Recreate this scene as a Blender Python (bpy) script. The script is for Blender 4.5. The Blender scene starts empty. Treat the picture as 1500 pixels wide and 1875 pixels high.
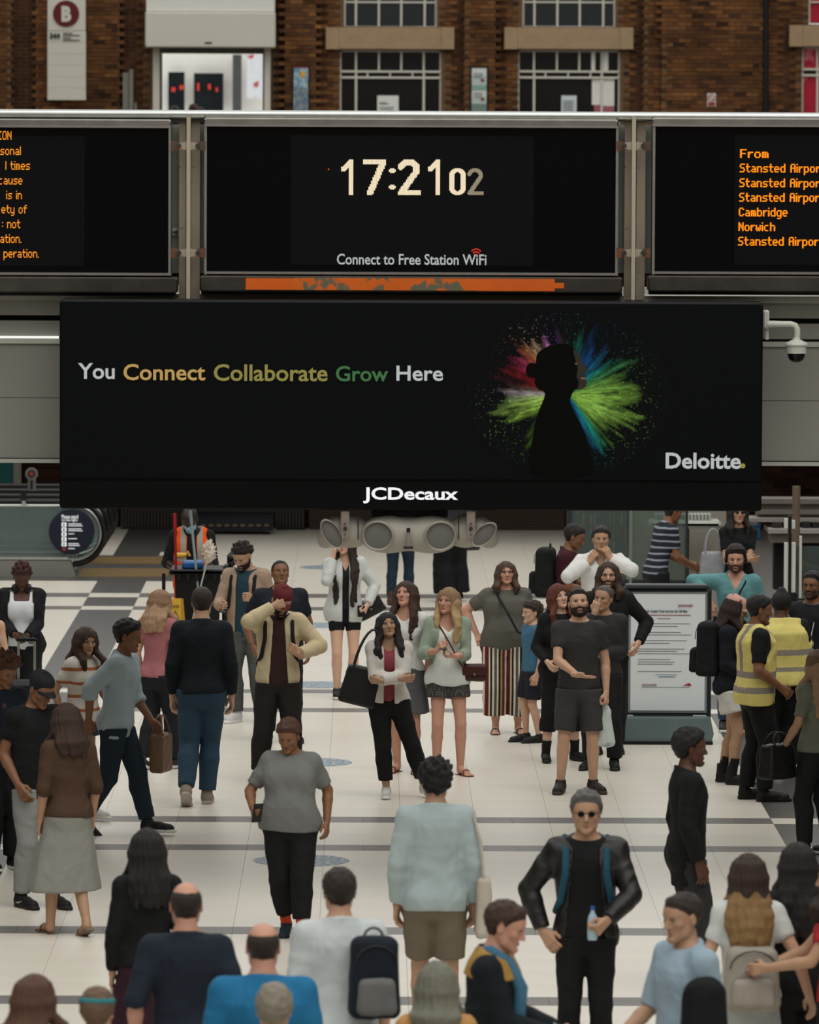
import bpy, math, random
import numpy as np
from mathutils import Matrix, Vector, Euler
random.seed(7); np.random.seed(7)
PI = math.pi
SC = bpy.context.scene
COL = SC.collection

# ------------------------------------------------------------------ camera, world, light, exposure
FPX, CAMH = 11000.0, 5.74
cam_data = bpy.data.cameras.new('camera'); cam = bpy.data.objects.new('camera', cam_data); COL.objects.link(cam)
cam_data.sensor_fit = 'HORIZONTAL'; cam_data.sensor_width = 24.0; cam_data.lens = FPX / 1500 * 24
PITCH = math.atan(699.5 / FPX); YAW = math.atan(75 / FPX); ROLL = math.radians(0.25)
RC = Matrix.Rotation(-YAW, 3, 'Z') @ Matrix.Rotation(PI / 2 - PITCH, 3, 'X') @ Matrix.Rotation(ROLL, 3, 'Z')
CAMP = Vector((0, 0, CAMH))
cam.matrix_world = Matrix.Translation(CAMP) @ RC.to_4x4()
cam_data.clip_start = 0.5; cam_data.clip_end = 600
cam_data.dof.use_dof = True; cam_data.dof.focus_distance = 50.5; cam_data.dof.aperture_fstop = 4.0
SC.camera = cam
SC.view_settings.view_transform = 'Standard'; SC.view_settings.look = 'None'
SC.view_settings.gamma = 1.0; SC.view_settings.use_curve_mapping = False
SC.view_settings.exposure = 0.0
W = bpy.data.worlds.new('overcast sky'); SC.world = W; W.use_nodes = True
W.node_tree.nodes['Background'].inputs[0].default_value = (1.0, 0.99, 0.95, 1)
W.node_tree.nodes['Background'].inputs[1].default_value = 1.06
sun_d = bpy.data.lights.new('soft_daylight', 'SUN'); sun_d.energy = 0.85; sun_d.angle = math.radians(50); sun_d.color = (1.0, 0.96, 0.88)
sun = bpy.data.objects.new('soft_daylight', sun_d); COL.objects.link(sun); sun.rotation_euler = (math.radians(28), math.radians(12), 0)

def ray(px, py):
    return RC @ Vector(((px - 750) / FPX, -(py - 937.5) / FPX, -1))
def at(px, py, Y):
    d = ray(px, py); t = Y / d.y
    return CAMP + d * t
def gp(px, py, z=0.0):
    d = ray(px, py); t = (z - CAMH) / d.z
    return CAMP + d * t
def proj(p):
    q = RC.transposed() @ (Vector(p) - CAMP)
    return 750 + FPX * q.x / -q.z, 937.5 - FPX * q.y / -q.z

# ------------------------------------------------------------------ materials
def lin(c):
    if isinstance(c, str):
        c = [int(c[i:i + 2], 16) / 255 for i in (0, 2, 4)]
        return tuple((v / 12.92 if v <= .04045 else ((v + .055) / 1.055) ** 2.4) for v in c)
    return tuple(c)
MATS = {}
def mat(key, col=None, rough=.75, metal=0., var=.12, scale=9., bump=0., bscale=120., emit=0., spec=.3, trans=0., kind=None, col2=None, arg=None, crease=0.):
    """cached procedural material; col is sRGB hex; kind picks a pattern between col and col2"""
    if key in MATS: return MATS[key]
    c = lin(col)
    m = bpy.data.materials.new(key); m.use_nodes = True
    nt = m.node_tree; N = nt.nodes; L = nt.links; b = N['Principled BSDF']
    b.inputs['Roughness'].default_value = rough; b.inputs['Metallic'].default_value = metal
    b.inputs['Specular IOR Level'].default_value = spec
    if trans: b.inputs['Transmission Weight'].default_value = trans; b.inputs['IOR'].default_value = 1.12
    tc = N.new('ShaderNodeTexCoord'); no = N.new('ShaderNodeTexNoise'); no.inputs['Scale'].default_value = scale
    no.inputs['Detail'].default_value = 4
    L.new(tc.outputs['Object'], no.inputs['Vector'])
    mx = N.new('ShaderNodeMix'); mx.data_type = 'RGBA'
    mx.inputs[6].default_value = (*[v * (1 - var) for v in c], 1); mx.inputs[7].default_value = (*[min(1, v * (1 + var)) for v in c], 1)
    L.new(no.outputs['Fac'], mx.inputs[0]); out = mx.outputs[2]
    if kind:
        c2 = lin(col2 or 'ffffff'); mk = N.new('ShaderNodeMix'); mk.data_type = 'RGBA'
        L.new(out, mk.inputs[6]); mk.inputs[7].default_value = (*c2, 1)
        if kind == 'stripes':      # arg = (axis, period, duty)
            ax, per, duty = arg; s = N.new('ShaderNodeSeparateXYZ'); L.new(tc.outputs['Object'], s.inputs[0])
            d = N.new('ShaderNodeMath'); d.operation = 'MULTIPLY'; d.inputs[1].default_value = 1 / per; L.new(s.outputs[ax], d.inputs[0])
            nn = N.new('ShaderNodeMath'); nn.operation = 'MULTIPLY_ADD'; nn.inputs[1].default_value = .35; L.new(no.outputs['Fac'], nn.inputs[0]); L.new(d.outputs[0], nn.inputs[2])
            f = N.new('ShaderNodeMath'); f.operation = 'FRACT'; L.new(nn.outputs[0], f.inputs[0])
            g = N.new('ShaderNodeMath'); g.operation = 'LESS_THAN'; g.inputs[1].default_value = duty; L.new(f.outputs[0], g.inputs[0]); L.new(g.outputs[0], mk.inputs[0])
        elif kind == 'ramp':       # multi-colour vertical stripes; arg = (axis, period, [(pos, hex)...])
            ax, per, cols = arg; s = N.new('ShaderNodeSeparateXYZ'); L.new(tc.outputs['Object'], s.inputs[0])
            d = N.new('ShaderNodeMath'); d.operation = 'MULTIPLY'; d.inputs[1].default_value = 1 / per; L.new(s.outputs[ax], d.inputs[0])
            f = N.new('ShaderNodeMath'); f.operation = 'FRACT'; L.new(d.outputs[0], f.inputs[0])
            r = N.new('ShaderNodeValToRGB'); r.color_ramp.interpolation = 'CONSTANT'; L.new(f.outputs[0], r.inputs[0])
            e = r.color_ramp.elements
            while len(e) < len(cols): e.new(.5)
            for i, (p, h) in enumerate(cols): e[i].position = p; e[i].color = (*lin(h), 1)
            L.new(r.outputs[0], mk.inputs[7]); mk.inputs[0].default_value = 1
        elif kind in ('blotch', 'dots'):   # arg = (scale, threshold)
            if kind == 'dots':
                v = N.new('ShaderNodeTexVoronoi'); v.inputs['Scale'].default_value = arg[0]; v.inputs['Randomness'].default_value = .15
                L.new(tc.outputs['Object'], v.inputs['Vector']); src = v.outputs['Distance']
            else:
                v = N.new('ShaderNodeTexNoise'); v.inputs['Scale'].default_value = arg[0]; v.inputs['Detail'].default_value = 3
                L.new(tc.outputs['Object'], v.inputs['Vector']); src = v.outputs['Fac']
            g = N.new('ShaderNodeMapRange'); g.inputs[1].default_value = arg[1] - .03; g.inputs[2].default_value = arg[1] + .03
            if kind == 'dots': g.inputs[3].default_value = 1; g.inputs[4].default_value = 0
            L.new(src, g.inputs[0]); L.new(g.outputs[0], mk.inputs[0])
        out = mk.outputs[2]
    L.new(out, b.inputs['Base Color'])
    if bump:
        n2 = N.new('ShaderNodeTexNoise'); n2.inputs['Scale'].default_value = bscale; n2.inputs['Detail'].default_value = 3
        L.new(tc.outputs['Object'], n2.inputs['Vector'])
        bp = N.new('ShaderNodeBump'); bp.inputs['Strength'].default_value = bump; bp.inputs['Distance'].default_value = .01
        L.new(n2.outputs['Fac'], bp.inputs['Height']); L.new(bp.outputs[0], b.inputs['Normal'])
    if crease:
        n3 = N.new('ShaderNodeTexNoise'); n3.inputs['Scale'].default_value = 4.5; n3.inputs['Detail'].default_value = 1.6; n3.inputs['Distortion'].default_value = 1.0; n3.inputs['Roughness'].default_value = .55
        L.new(tc.outputs['Object'], n3.inputs['Vector']); b3 = N.new('ShaderNodeBump'); b3.inputs['Strength'].default_value = crease; b3.inputs['Distance'].default_value = .05
        L.new(n3.outputs['Fac'], b3.inputs['Height'])
        if bump: L.new(b3.outputs[0], bp.inputs['Normal'])
        else: L.new(b3.outputs[0], b.inputs['Normal'])
    if emit:
        L.new(out, b.inputs['Emission Color']); b.inputs['Emission Strength'].default_value = emit
    MATS[key] = m
    return m
def cloth(col, **k):
    k.setdefault('bump', .15); k.setdefault('bscale', 45); k.setdefault('crease', .42); k.setdefault('var', .16); k.setdefault('scale', 5)
    return mat('fabric ' + col + str(k.get('kind', '')) + str(k.get('rough', '')), col, rough=k.pop('rough', .85), **k)
def glow(key, col, s=1.0):
    if key in MATS: return MATS[key]
    m = bpy.data.materials.new(key); m.use_nodes = True; nt = m.node_tree; b = nt.nodes['Principled BSDF']
    b.inputs['Base Color'].default_value = (0, 0, 0, 1); b.inputs['Roughness'].default_value = .5
    b.inputs['Emission Color'].default_value = (*lin(col), 1); b.inputs['Emission Strength'].default_value = s
    MATS[key] = m; return m

# ------------------------------------------------------------------ object helpers
def link(o, parent=None):
    COL.objects.link(o)
    if parent is not None: o.parent = parent
    return o
def tag(o, label=None, cat=None, group=None, kind=None):
    if label: o['label'] = label
    if cat: o['category'] = cat
    if group: o['group'] = group
    if kind: o['kind'] = kind
    return o
def empty(name, loc=(0, 0, 0), rz=0., **k):
    o = bpy.data.objects.new(name, None); link(o); o.location = loc; o.rotation_euler = (0, 0, rz); o.empty_display_size = .1
    return tag(o, **k)
def mesh_np(name, V, F, mi=None, smooth=False):
    """V (n,3), F (m,4) or (m,3) arrays"""
    me = bpy.data.meshes.new(name); V = np.asarray(V, np.float32); F = np.asarray(F, np.int32); k = F.shape[1]
    me.vertices.add(len(V)); me.vertices.foreach_set('co', V.ravel())
    me.loops.add(F.size); me.loops.foreach_set('vertex_index', F.ravel())
    me.polygons.add(len(F)); me.polygons.foreach_set('loop_start', np.arange(0, F.size, k, dtype=np.int32))
    if mi is not None: me.polygons.foreach_set('material_index', np.asarray(mi, np.int32))
    if smooth: me.polygons.foreach_set('use_smooth', np.ones(len(F), bool))
    me.update(calc_edges=True); me.validate()
    return me
class MB:
    """collects boxes, tubes, discs... and links them as one mesh object"""
    def __init__(s): s.v = []; s.f = []; s.mi = []; s.m = 0
    def mat(s, i): s.m = i; return s
    def add(s, V, F):
        n = len(s.v); s.v += [tuple(map(float, v)) for v in V]; s.f += [tuple(i + n for i in f) for f in F]; s.mi += [s.m] * len(F); return s
    def box(s, c, d, bev=0., M=None):
        hx, hy, hz = d[0] / 2, d[1] / 2, d[2] / 2; b = min(bev, hx * .9, hy * .9, hz * .9)
        if b <= 0:
            V = [(x * hx, y * hy, z * hz) for x in (-1, 1) for y in (-1, 1) for z in (-1, 1)]
            F = [(0, 1, 3, 2), (4, 6, 7, 5), (0, 4, 5, 1), (2, 3, 7, 6), (0, 2, 6, 4), (1, 5, 7, 3)]
        else:   # bevel the vertical-ish outline in XZ with chamfer on both faces
            def rng(e): return [(hx - b - e + b * 0, 0)]
            out = []
            for yy, ins in ((-hy, b), (-hy + b, 0), (hy - b, 0), (hy, b)):
                X, Z = hx - ins, hz - ins
                out += [(X - b, yy, -Z), (X, yy, -Z + b), (X, yy, Z - b), (X - b, yy, Z), (-X + b, yy, Z), (-X, yy, Z - b), (-X, yy, -Z + b), (-X + b, yy, -Z)]
            V = out; F = [tuple(range(7, -1, -1)), tuple(range(24, 32))]
            for r in range(3):
                for i in range(8):
                    j = (i + 1) % 8; F.append((r * 8 + i, r * 8 + j, r * 8 + 8 + j, r * 8 + 8 + i))
        V = [Vector(v) for v in V]
        if M is not None: V = [M @ v for v in V]
        c = Vector(c); return s.add([v + c for v in V], F)
    def tube(s, pts, r, n=10, cap=True):
        pts = [Vector(p) for p in pts]; R = r if isinstance(r, (list, tuple)) else [r] * len(pts); V = []; F = []; up = None
        for i, p in enumerate(pts):
            t = (pts[min(i + 1, len(pts) - 1)] - pts[max(i - 1, 0)]).normalized()
            if up is None:
                up = Vector((0, 0, 1)) if abs(t.z) < .9 else Vector((0, 1, 0))
            a = t.cross(up).normalized(); u2 = a.cross(t).normalized(); up = u2
            for k in range(n):
                w = 2 * PI * k / n; V.append(p + (a * math.cos(w) + u2 * math.sin(w)) * R[i])
        for i in range(len(pts) - 1):
            for k in range(n): F.append((i * n + k, i * n + (k + 1) % n, (i + 1) * n + (k + 1) % n, (i + 1) * n + k))
        if cap: F.append(tuple(range(n - 1, -1, -1))); F.append(tuple(range((len(pts) - 1) * n, len(pts) * n)))
        return s.add(V, F)
    def prism(s, poly, axis, d0, d1):
        """poly of 2-D points extruded along axis (0,1,2) from d0 to d1"""
        def P(q, d):
            r = [q[0], q[1]]; r.insert(axis, d); return r
        n = len(poly); V = [P(q, d0) for q in poly] + [P(q, d1) for q in poly]
        F = [tuple(range(n)), tuple(range(2 * n - 1, n - 1, -1))] + [(i, i + n, (i + 1) % n + n, (i + 1) % n) for i in range(n)]
        return s.add(V, F)
    def disc(s, c, r, y0, y1, n=32, rz=None):
        return s.prism([(c[0] + r * math.cos(2 * PI * k / n), c[1] + (rz or r) * math.sin(2 * PI * k / n)) for k in range(n)], 1, y0, y1)
    def ball(s, c, r, n=16, m=10, M=None):
        r = r if isinstance(r, (list, tuple)) else (r, r, r); V = []; F = []
        for i in range(m + 1):
            th = PI * i / m
            for k in range(n):
                w = 2 * PI * k / n; q = Vector((r[0] * math.sin(th) * math.cos(w), r[1] * math.sin(th) * math.sin(w), r[2] * math.cos(th)))
                if M is not None: q = M @ q
                V.append(q + Vector(c))
        for i in range(m):
            for k in range(n): F.append((i * n + k, (i + 1) * n + k, (i + 1) * n + (k + 1) % n, i * n + (k + 1) % n))
        return s.add(V, F)
    def lathe(s, prof, c=(0, 0, 0), n=20, M=None):
        V = []; F = []; c = Vector(c)
        for (r, z) in prof:
            for k in range(n):
                q = Vector((r * math.cos(2 * PI * k / n), r * math.sin(2 * PI * k / n), z)); V.append((M @ q if M is not None else q) + c)
        for i in range(len(prof) - 1):
            for k in range(n): F.append((i * n + k, i * n + (k + 1) % n, (i + 1) * n + (k + 1) % n, (i + 1) * n + k))
        F.append(tuple(range(n - 1, -1, -1))); F.append(tuple(range((len(prof) - 1) * n, len(prof) * n)))
        return s.add(V, F)
    def build(s, name, mats, parent=None, smooth=False, off=None, **k):
        me = bpy.data.meshes.new(name)
        v = s.v if off is None else [(a - off[0], b - off[1], c - off[2]) for a, b, c in s.v]
        me.from_pydata(v, [], s.f); me.polygons.foreach_set('material_index', s.mi)
        import bmesh
        bm = bmesh.new(); bm.from_mesh(me); bmesh.ops.recalc_face_normals(bm, faces=bm.faces); bm.to_mesh(me); bm.free()
        if smooth:
            me.polygons.foreach_set('use_smooth', [True] * len(me.polygons))
            try: me.set_sharp_from_angle(angle=math.radians(40))
            except Exception: pass
        for m in (mats if isinstance(mats, (list, tuple)) else [mats]): me.materials.append(m)
        me.update(); o = bpy.data.objects.new(name, me); link(o, parent)
        if off is not None: o.location = off
        return tag(o, **k)
def pxbox(mb, x0, y0, x1, y1, Y, depth, bev=0.):
    """box whose front face covers the photo rectangle at distance Y; returns mb"""
    a = at(x0, y0, Y); b = at(x1, y1, Y)
    cx = (at(x0, (y0 + y1) / 2, Y).x + at(x1, (y0 + y1) / 2, Y).x) / 2; cz = (at((x0 + x1) / 2, y0, Y).z + at((x0 + x1) / 2, y1, Y).z) / 2
    w = at(x1, (y0 + y1) / 2, Y).x - at(x0, (y0 + y1) / 2, Y).x; h = at((x0 + x1) / 2, y0, Y).z - at((x0 + x1) / 2, y1, Y).z
    return mb.box((cx, Y + depth / 2, cz), (w, depth, h), bev)
def text_mesh(s, bold=0., spacing=1.):
    cu = bpy.data.curves.new('lettering', 'FONT'); cu.body = s; cu.offset = bold; cu.space_character = spacing; cu.resolution_u = 3; cu.extrude = .01
    o = bpy.data.objects.new('lettering', cu); COL.objects.link(o); bpy.context.view_layer.update()
    me = bpy.data.meshes.new_from_object(o.evaluated_get(bpy.context.evaluated_depsgraph_get())); bpy.data.objects.remove(o); bpy.data.curves.remove(cu)
    V = np.empty(len(me.vertices) * 3, np.float32); me.vertices.foreach_get('co', V); return me, V.reshape(-1, 3)
def text_at(s, x0, y0, x1, y1, Y, m, parent, bold=0.02, name='lettering', depth=.006, spacing=1., off=None, **k):
    """lettering fitted to the photo rectangle at distance Y (front towards the viewer)"""
    me, V = text_mesh(s, bold, spacing); lo, hi = V.min(0), V.max(0)
    a = at(x0, y1, Y); b = at(x1, y0, Y); c = at(x1, y1, Y)
    slope = (c.z - a.z) / (c.x - a.x) * 0
    U = (V - lo) / (hi - lo + 1e-9)
    X = a.x + U[:, 0] * (b.x - a.x); Z = (a.z + c.z) / 2 + U[:, 1] * (b.z - c.z); Yy = Y - U[:, 2] * depth
    out = np.stack([X, Yy, Z], 1)
    if off is not None: out -= np.array(off)
    me.vertices.foreach_set('co', out.astype(np.float32).ravel()); me.update(); me.materials.clear(); me.materials.append(m)
    o = bpy.data.objects.new(name, me); link(o, parent)
    if off is not None and parent is None: o.location = off
    return tag(o, **k)
# ------------------------------------------------------------------ shared materials
M_white = mat('white painted panel', 'c4c3b8', .5, var=.05, scale=2, bump=.05)
M_fascia = mat('pale grey fascia panel', '888880', .55, var=.08, scale=1.2, bump=.04)
M_fascia2 = mat('light fascia trim', 'aeb0a6', .5, var=.1, scale=3)
M_black = mat('black gloss metal', '06090b', .4, var=.1, scale=3, spec=.2)
M_blackmat = mat('black matt metal', '0d0f11', .6, var=.2)
M_screen = mat('black screen glass', '03060a', .2, var=.1, spec=.25)
M_screen2 = mat('led matrix panel', '07090c', .5, var=.1, spec=.12)
M_chrome = mat('brushed chrome', 'b9bdbb', .28, 1.0, var=.1, scale=14, bump=.05)
M_steel = mat('dull worn steel', '8b8984', .38, .9, var=.35, scale=6, bump=.1, bscale=30)
M_dark_steel = mat('dark worn steel', '4a4743', .45, .8, var=.5, scale=5, bump=.15, bscale=25)
M_post = mat('beige painted post', 'a79d8c', .6, var=.14, scale=5, bump=.1, kind='blotch', col2='4f463b', arg=(22, .70))
M_rust = mat('rusty bracket', '57493e', .8, var=.4, scale=20, kind='blotch', col2='8a4a22', arg=(30, .6))
M_glass = mat('clear balustrade glass', 'c6d2cf', .05, var=.02, trans=.92, spec=.5)
M_stone = mat('buff sandstone', '9b8468', .85, var=.18, scale=6, bump=.3, bscale=40)
M_frame = mat('white window frame', 'c9c6ba', .5, var=.06)
M_pane = mat('dark window glass', '191b1c', .12, var=.5, scale=.8, spec=.5)
M_pane_b = mat('bluish window glass', '1a2226', .18, var=.5, scale=2, spec=.5)
M_brickback = mat('mortar', '665039', .95, var=.2)
M_rubber = mat('black rubber', '0c0c0d', .5, var=.1)
M_orange = glow('amber led', 'ff9a1a', 1.15)
M_orange_b = glow('amber led bright', 'ff8a0a', 1.5)
M_clock = glow('warm white led', 'f6e3c0', 1.05)
M_clockdim = glow('warm white led fading', '9d9077', .9)
M_soft = glow('grey white led', 'b9bfbb', .85)

# bricks: each brick takes its own tone from its place on the wall
def brick_material(key, tones, sx=.225, sz=.075, off=True):
    m = bpy.data.materials.new(key); m.use_nodes = True; nt = m.node_tree; N = nt.nodes; L = nt.links; b = N['Principled BSDF']
    g = N.new('ShaderNodeNewGeometry'); s = N.new('ShaderNodeSeparateXYZ'); L.new(g.outputs['Position'], s.inputs[0])
    def mth(op, a, bb=None, c=None):
        n = N.new('ShaderNodeMath'); n.operation = op
        for i, q in enumerate((a, bb, c)):
            if q is None: continue
            if isinstance(q, (int, float)): n.inputs[i].default_value = q
            else: L.new(q, n.inputs[i])
        return n.outputs[0]
    row = mth('FLOOR', mth('DIVIDE', s.outputs[2], sz)); par = mth('MULTIPLY', mth('FLOORED_MODULO', row, 2.0), .5)
    colm = mth('FLOOR', mth('ADD', mth('DIVIDE', s.outputs[0], sx), par))
    cb = N.new('ShaderNodeCombineXYZ'); L.new(colm, cb.inputs[0]); L.new(row, cb.inputs[1])
    wn = N.new('ShaderNodeTexWhiteNoise'); L.new(cb.outputs[0], wn.inputs['Vector'])
    r = N.new('ShaderNodeValToRGB'); L.new(wn.outputs['Value'], r.inputs[0]); e = r.color_ramp.elements
    while len(e) < len(tones): e.new(.5)
    for i, h in enumerate(tones): e[i].position = i / (len(tones) - 1); e[i].color = (*lin(h), 1)
    no = N.new('ShaderNodeTexNoise'); no.inputs['Scale'].default_value = 1.3; no.inputs['Detail'].default_value = 5; L.new(g.outputs['Position'], no.inputs['Vector'])
    mr = N.new('ShaderNodeMapRange'); mr.inputs[1].default_value = .3; mr.inputs[2].default_value = .7; mr.inputs[3].default_value = .65; mr.inputs[4].default_value = 1.35; L.new(no.outputs['Fac'], mr.inputs[0])
    mx = N.new('ShaderNodeVectorMath'); mx.operation = 'SCALE'; L.new(r.outputs[0], mx.inputs[0]); L.new(mr.outputs[0], mx.inputs['Scale'])
    L.new(mx.outputs[0], b.inputs['Base Color']); b.inputs['Roughness'].default_value = .9; b.inputs['Specular IOR Level'].default_value = .15
    n2 = N.new('ShaderNodeTexNoise'); n2.inputs['Scale'].default_value = 40; L.new(g.outputs['Position'], n2.inputs['Vector'])
    bp = N.new('ShaderNodeBump'); bp.inputs['Strength'].default_value = .3; bp.inputs['Distance'].default_value = .01; L.new(n2.outputs['Fac'], bp.inputs['Height']); L.new(bp.outputs[0], b.inputs['Normal'])
    return m
M_brick = brick_material('warm brown brick', ['2e201a', '5c3d24', '674428', '573924', '795230', '422c20', '604029'])
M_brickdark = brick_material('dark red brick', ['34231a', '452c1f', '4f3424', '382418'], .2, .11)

# ------------------------------------------------------------------ floor with its inlaid bands
def Xg(px, py): return gp(px, py).x
def Yg(py): return gp(750, py).y
floor_y0, floor_y1 = 24.0, 92.0
fl = MB().box((0, (floor_y0 + floor_y1) / 2 - 12, -.06), (40, floor_y1 - floor_y0 + 24, .1)).build('floor', mat('floor bed', '98948a', .8), kind='structure')
M_tile = mat('pale terrazzo', 'dad5c9', .33, var=.07, scale=1.1, spec=.4)
M_tiled = mat('dark grey terrazzo', '6b6865', .38, var=.22, scale=7, spec=.4)
M_tiledd = mat('charcoal terrazzo', '4b4a49', .4, var=.25, scale=7, spec=.4)
M_brass = mat('ribbed bronze mat', '7d6846', .6, .2, var=.3, scale=14)
XL, XL2 = -3.445, -2.825; XR, XR2 = Xg(1424, 1507), Xg(1424, 1507) + .62
bands = [(1088, 1095.5), (1112, 1118.5), (1263, 1270), (1297, 1304.5), (1496, 1506.5), (1547.5, 1558), (1698, 1711.5), (1825, 1840.5)]
bandY = [(Yg(b), Yg(a)) for a, b in bands]; bandY.sort()
rows = []; y = floor_y0
for a, b in bandY + [(floor_y1, floor_y1)]:
    n = max(1, round((a - y) / .66)); st = (a - y) / n
    for i in range(n): rows.append((y + i * st, y + (i + 1) * st, 0))
    if b > a: rows.append((a, b, 1))
    y = b
xs_w = [XL + .62 * k for k in range(-9, 26)]
tile_list = []
for (ya, yb, band) in rows:
    xs = []
    for xa in xs_w:
        xb = xa + .62
        if band: xs += [(xa, xa + .31), (xa + .31, xb)]
        else: xs.append((xa, xb))
    for xa, xb in xs:
        xm = (xa + xb) / 2
        p = proj((xm, (ya + yb) / 2, 0))
        if not -420 < p[0] < 1920: continue
        strip = XL < xm < XL2 or XR - .05 < xm < XR2
        m = (0 if band else 2) if strip else (1 if band else 0)
        if xm > XR2 + .02 and not band: m = 1
        if ya > Yg(1019) and XL - .62 < xm < -2.0: m = 2 if xm > XL else 0
        if Yg(1064) < (ya + yb) / 2 < Yg(1019) and xm < -2.3: m = 2
        tile_list.append((xa, xb, ya, yb, m, p[1]))
tile_list.sort(key=lambda t: t[2])
TM = [M_tile, M_tiled, M_tiledd]; shared = {}; rest = MB(); nb = 0; G = .0022
for (xa, xb, ya, yb, m, py) in tile_list:
    if nb < 300 and py < 1905 and -20 < proj(((xa + xb) / 2, yb, 0))[0] < 1520:
        w, d = round(xb - xa, 3), round(yb - ya, 3); kk = (w, d, m)
        if kk not in shared:
            o = MB().box((0, 0, 0), (w - G, d - G, .012)).build('tile', TM[m], fl); shared[kk] = o.data
        else: o = bpy.data.objects.new('tile', shared[kk]); link(o, fl)
        o.location = ((xa + xb) / 2, (ya + yb) / 2, -.006); nb += 1
    else: rest.mat(m).box(((xa + xb) / 2, (ya + yb) / 2, -.006), (xb - xa - G, yb - ya - G, .012))
rest.build('tiling', TM, fl, kind='stuff')
for (a, b) in ((1022.5, 1034.5), (1044, 1058.5)):
    ya, yb = Yg(b), Yg(a); xa, xb = Xg(140, b), Xg(306, b); mbb = MB()
    n = 24
    for i in range(n): mbb.box(((xa + xb) / 2, ya + (i + .5) * (yb - ya) / n, .006), (xb - xa, (yb - ya) / n * .7, .01))
    mbb.box(((xa + xb) / 2, (ya + yb) / 2, .002), (xb - xa, yb - ya, .004))
    mbb.build('floor_mat', M_brass, fl)
# worn blue round stickers on the floor, one per waiting spot
M_dec = mat('worn blue vinyl', '71879a', .5, var=.2, scale=12, kind='blotch', col2='b9b8ae', arg=(26, .56))
dec = None
for i, (py, lab) in enumerate([(1039, 'faded round blue floor sticker furthest away, behind the long-haired woman in a white blazer'),
                (1145, 'faded round blue floor sticker behind the man in a red cap and cream jacket'),
                (1254, 'faded round blue floor sticker at the feet of the long-haired woman in a white blazer'),
                (1396, 'faded round blue floor sticker behind the walker in a grey top'),
                (1576, 'faded round blue floor sticker nearest the camera, above the man with the rucksack')]):
    c = gp(675 - (1396 if False else py - 238) * .0259 - .38 * (py - 238) / 5.74, py)
    d = MB(); d.prism([(.38 * math.cos(2 * PI * k / 40), .38 * math.sin(2 * PI * k / 40)) for k in range(40)], 2, 0, .002)
    o = d.build('floor_sticker', M_dec); o.location = (c.x, c.y, .0005); tag(o, lab, 'sticker', 'round stickers on the concourse floor')

# ------------------------------------------------------------------ hall walls around the concourse
wl = MB()
wl.box((-17, 50, 6), (.4, 130, 14)).build('wall_left', M_brick, kind='structure')
MB().box((17, 50, 6), (.4, 130, 14)).build('wall_right', M_brick, kind='structure')
MB().box((0, -9, 6), (34, .4, 14)).build('wall_near', M_brick, kind='structure')

# ------------------------------------------------------------------ upper street-level slab and the far brick wall
YW = 110.0
slab = MB().box((0, 100.5, 4.2), (34, 37, .5)).build('upper_floor_slab', mat('grey slab', '6d6a64', .8), kind='structure')
def PW(px, py): p = at(px, py, YW); return p.x, p.z
wall = MB()
# openings in photo pixels: door, windows
opens = [(280, 88, 495, 230), (630, -60, 800, 48), (622, 92, 808, 230), (957, -60, 1127, 48), (948, 92, 1135, 230), (1481, -60, 1640, 44), (1468, 86, 1640, 230)]
OW = [(PW(a, d)[0], PW(c, d)[0], PW(a, d)[1], PW(c, b)[1]) for a, b, c, d in opens]
def solid(xa, xb, za, zb):
    wall.box(((xa + xb) / 2, YW + .165, (za + zb) / 2), (xb - xa, .3, zb - za))
zb0, zt = 4.3, 10.5; xsplit = sorted({-16.8, 16.8, *[o[0] for o in OW], *[o[1] for o in OW]}); 
for xa, xb in zip(xsplit, xsplit[1:]):
    xm = (xa + xb) / 2; cuts = sorted([(o[2], o[3]) for o in OW if o[0] < xm < o[1]]); z = zb0
    for c0, c1 in cuts:
        if c0 > z: solid(xa, xb, z, c0)
        z = max(z, c1)
    if z < zt: solid(xa, xb, z, zt)
wall.mat(1).box((0, YW + .0, 9.8), (33.6, .3, 1.5)).mat(0); wallo = wall.build('wall_far', [M_brickback, M_brick], kind='structure')
# piers standing proud of the wall, in photo x ranges (px) -> extra depth; recessed dark brick edges beside them
piers = [(-60, 22, .18), (65, 220, .12), (521, 580, .16), (850, 908, .16), (1178, 1210, .10), (1210, 1395, .2)]
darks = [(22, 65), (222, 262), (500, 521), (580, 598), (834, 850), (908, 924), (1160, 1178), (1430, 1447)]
def proud(px):
    for a, b, d in piers:
        if a <= px <= b: return d
    return 0.
def isdark(px): return any(a <= px < b for a, b in darks)
BR = MB().box((0, 0, 0), (.215, .10, .065)).build('brick', M_brick, wallo); brd = BR.data
bpy.data.objects.remove(BR); nbr = 0; brest = MB(); bdark = MB()
zrow0 = math.floor(4.9 / .075) * .075
r = 0; z = zrow0
while z < 9.0:
    rr = round(z / .075)
    x = -10.9 - (.1125 if rr % 2 else 0)
    while x < 11.2:
        xc, zc = x + .1125, z + .0375
        px, py = proj((xc, YW, zc))
        if -340 < px < 1840 and not any(o[0] - .09 < xc < o[1] + .09 and o[2] - .03 < zc < o[3] + .03 for o in OW):
            pr = proud(px)
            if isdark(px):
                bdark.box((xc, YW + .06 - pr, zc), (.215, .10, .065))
            elif 620 < px < 1480 and 30 < py < 205 and nbr < 300 and px > 1120:
                o = bpy.data.objects.new('brick', brd); link(o, wallo); o.location = (xc, YW + .045 - pr + random.uniform(-.006, .006), zc); nbr += 1
            else:
                brest.box((xc, YW + .045 - pr + random.uniform(-.006, .006), zc), (.215, .10, .065))
        x += .225
    z += .075
brest.build('brickwork', M_brick, wallo, kind='stuff'); bdark.build('dark_brickwork', M_brickdark, wallo, kind='stuff')
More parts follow.
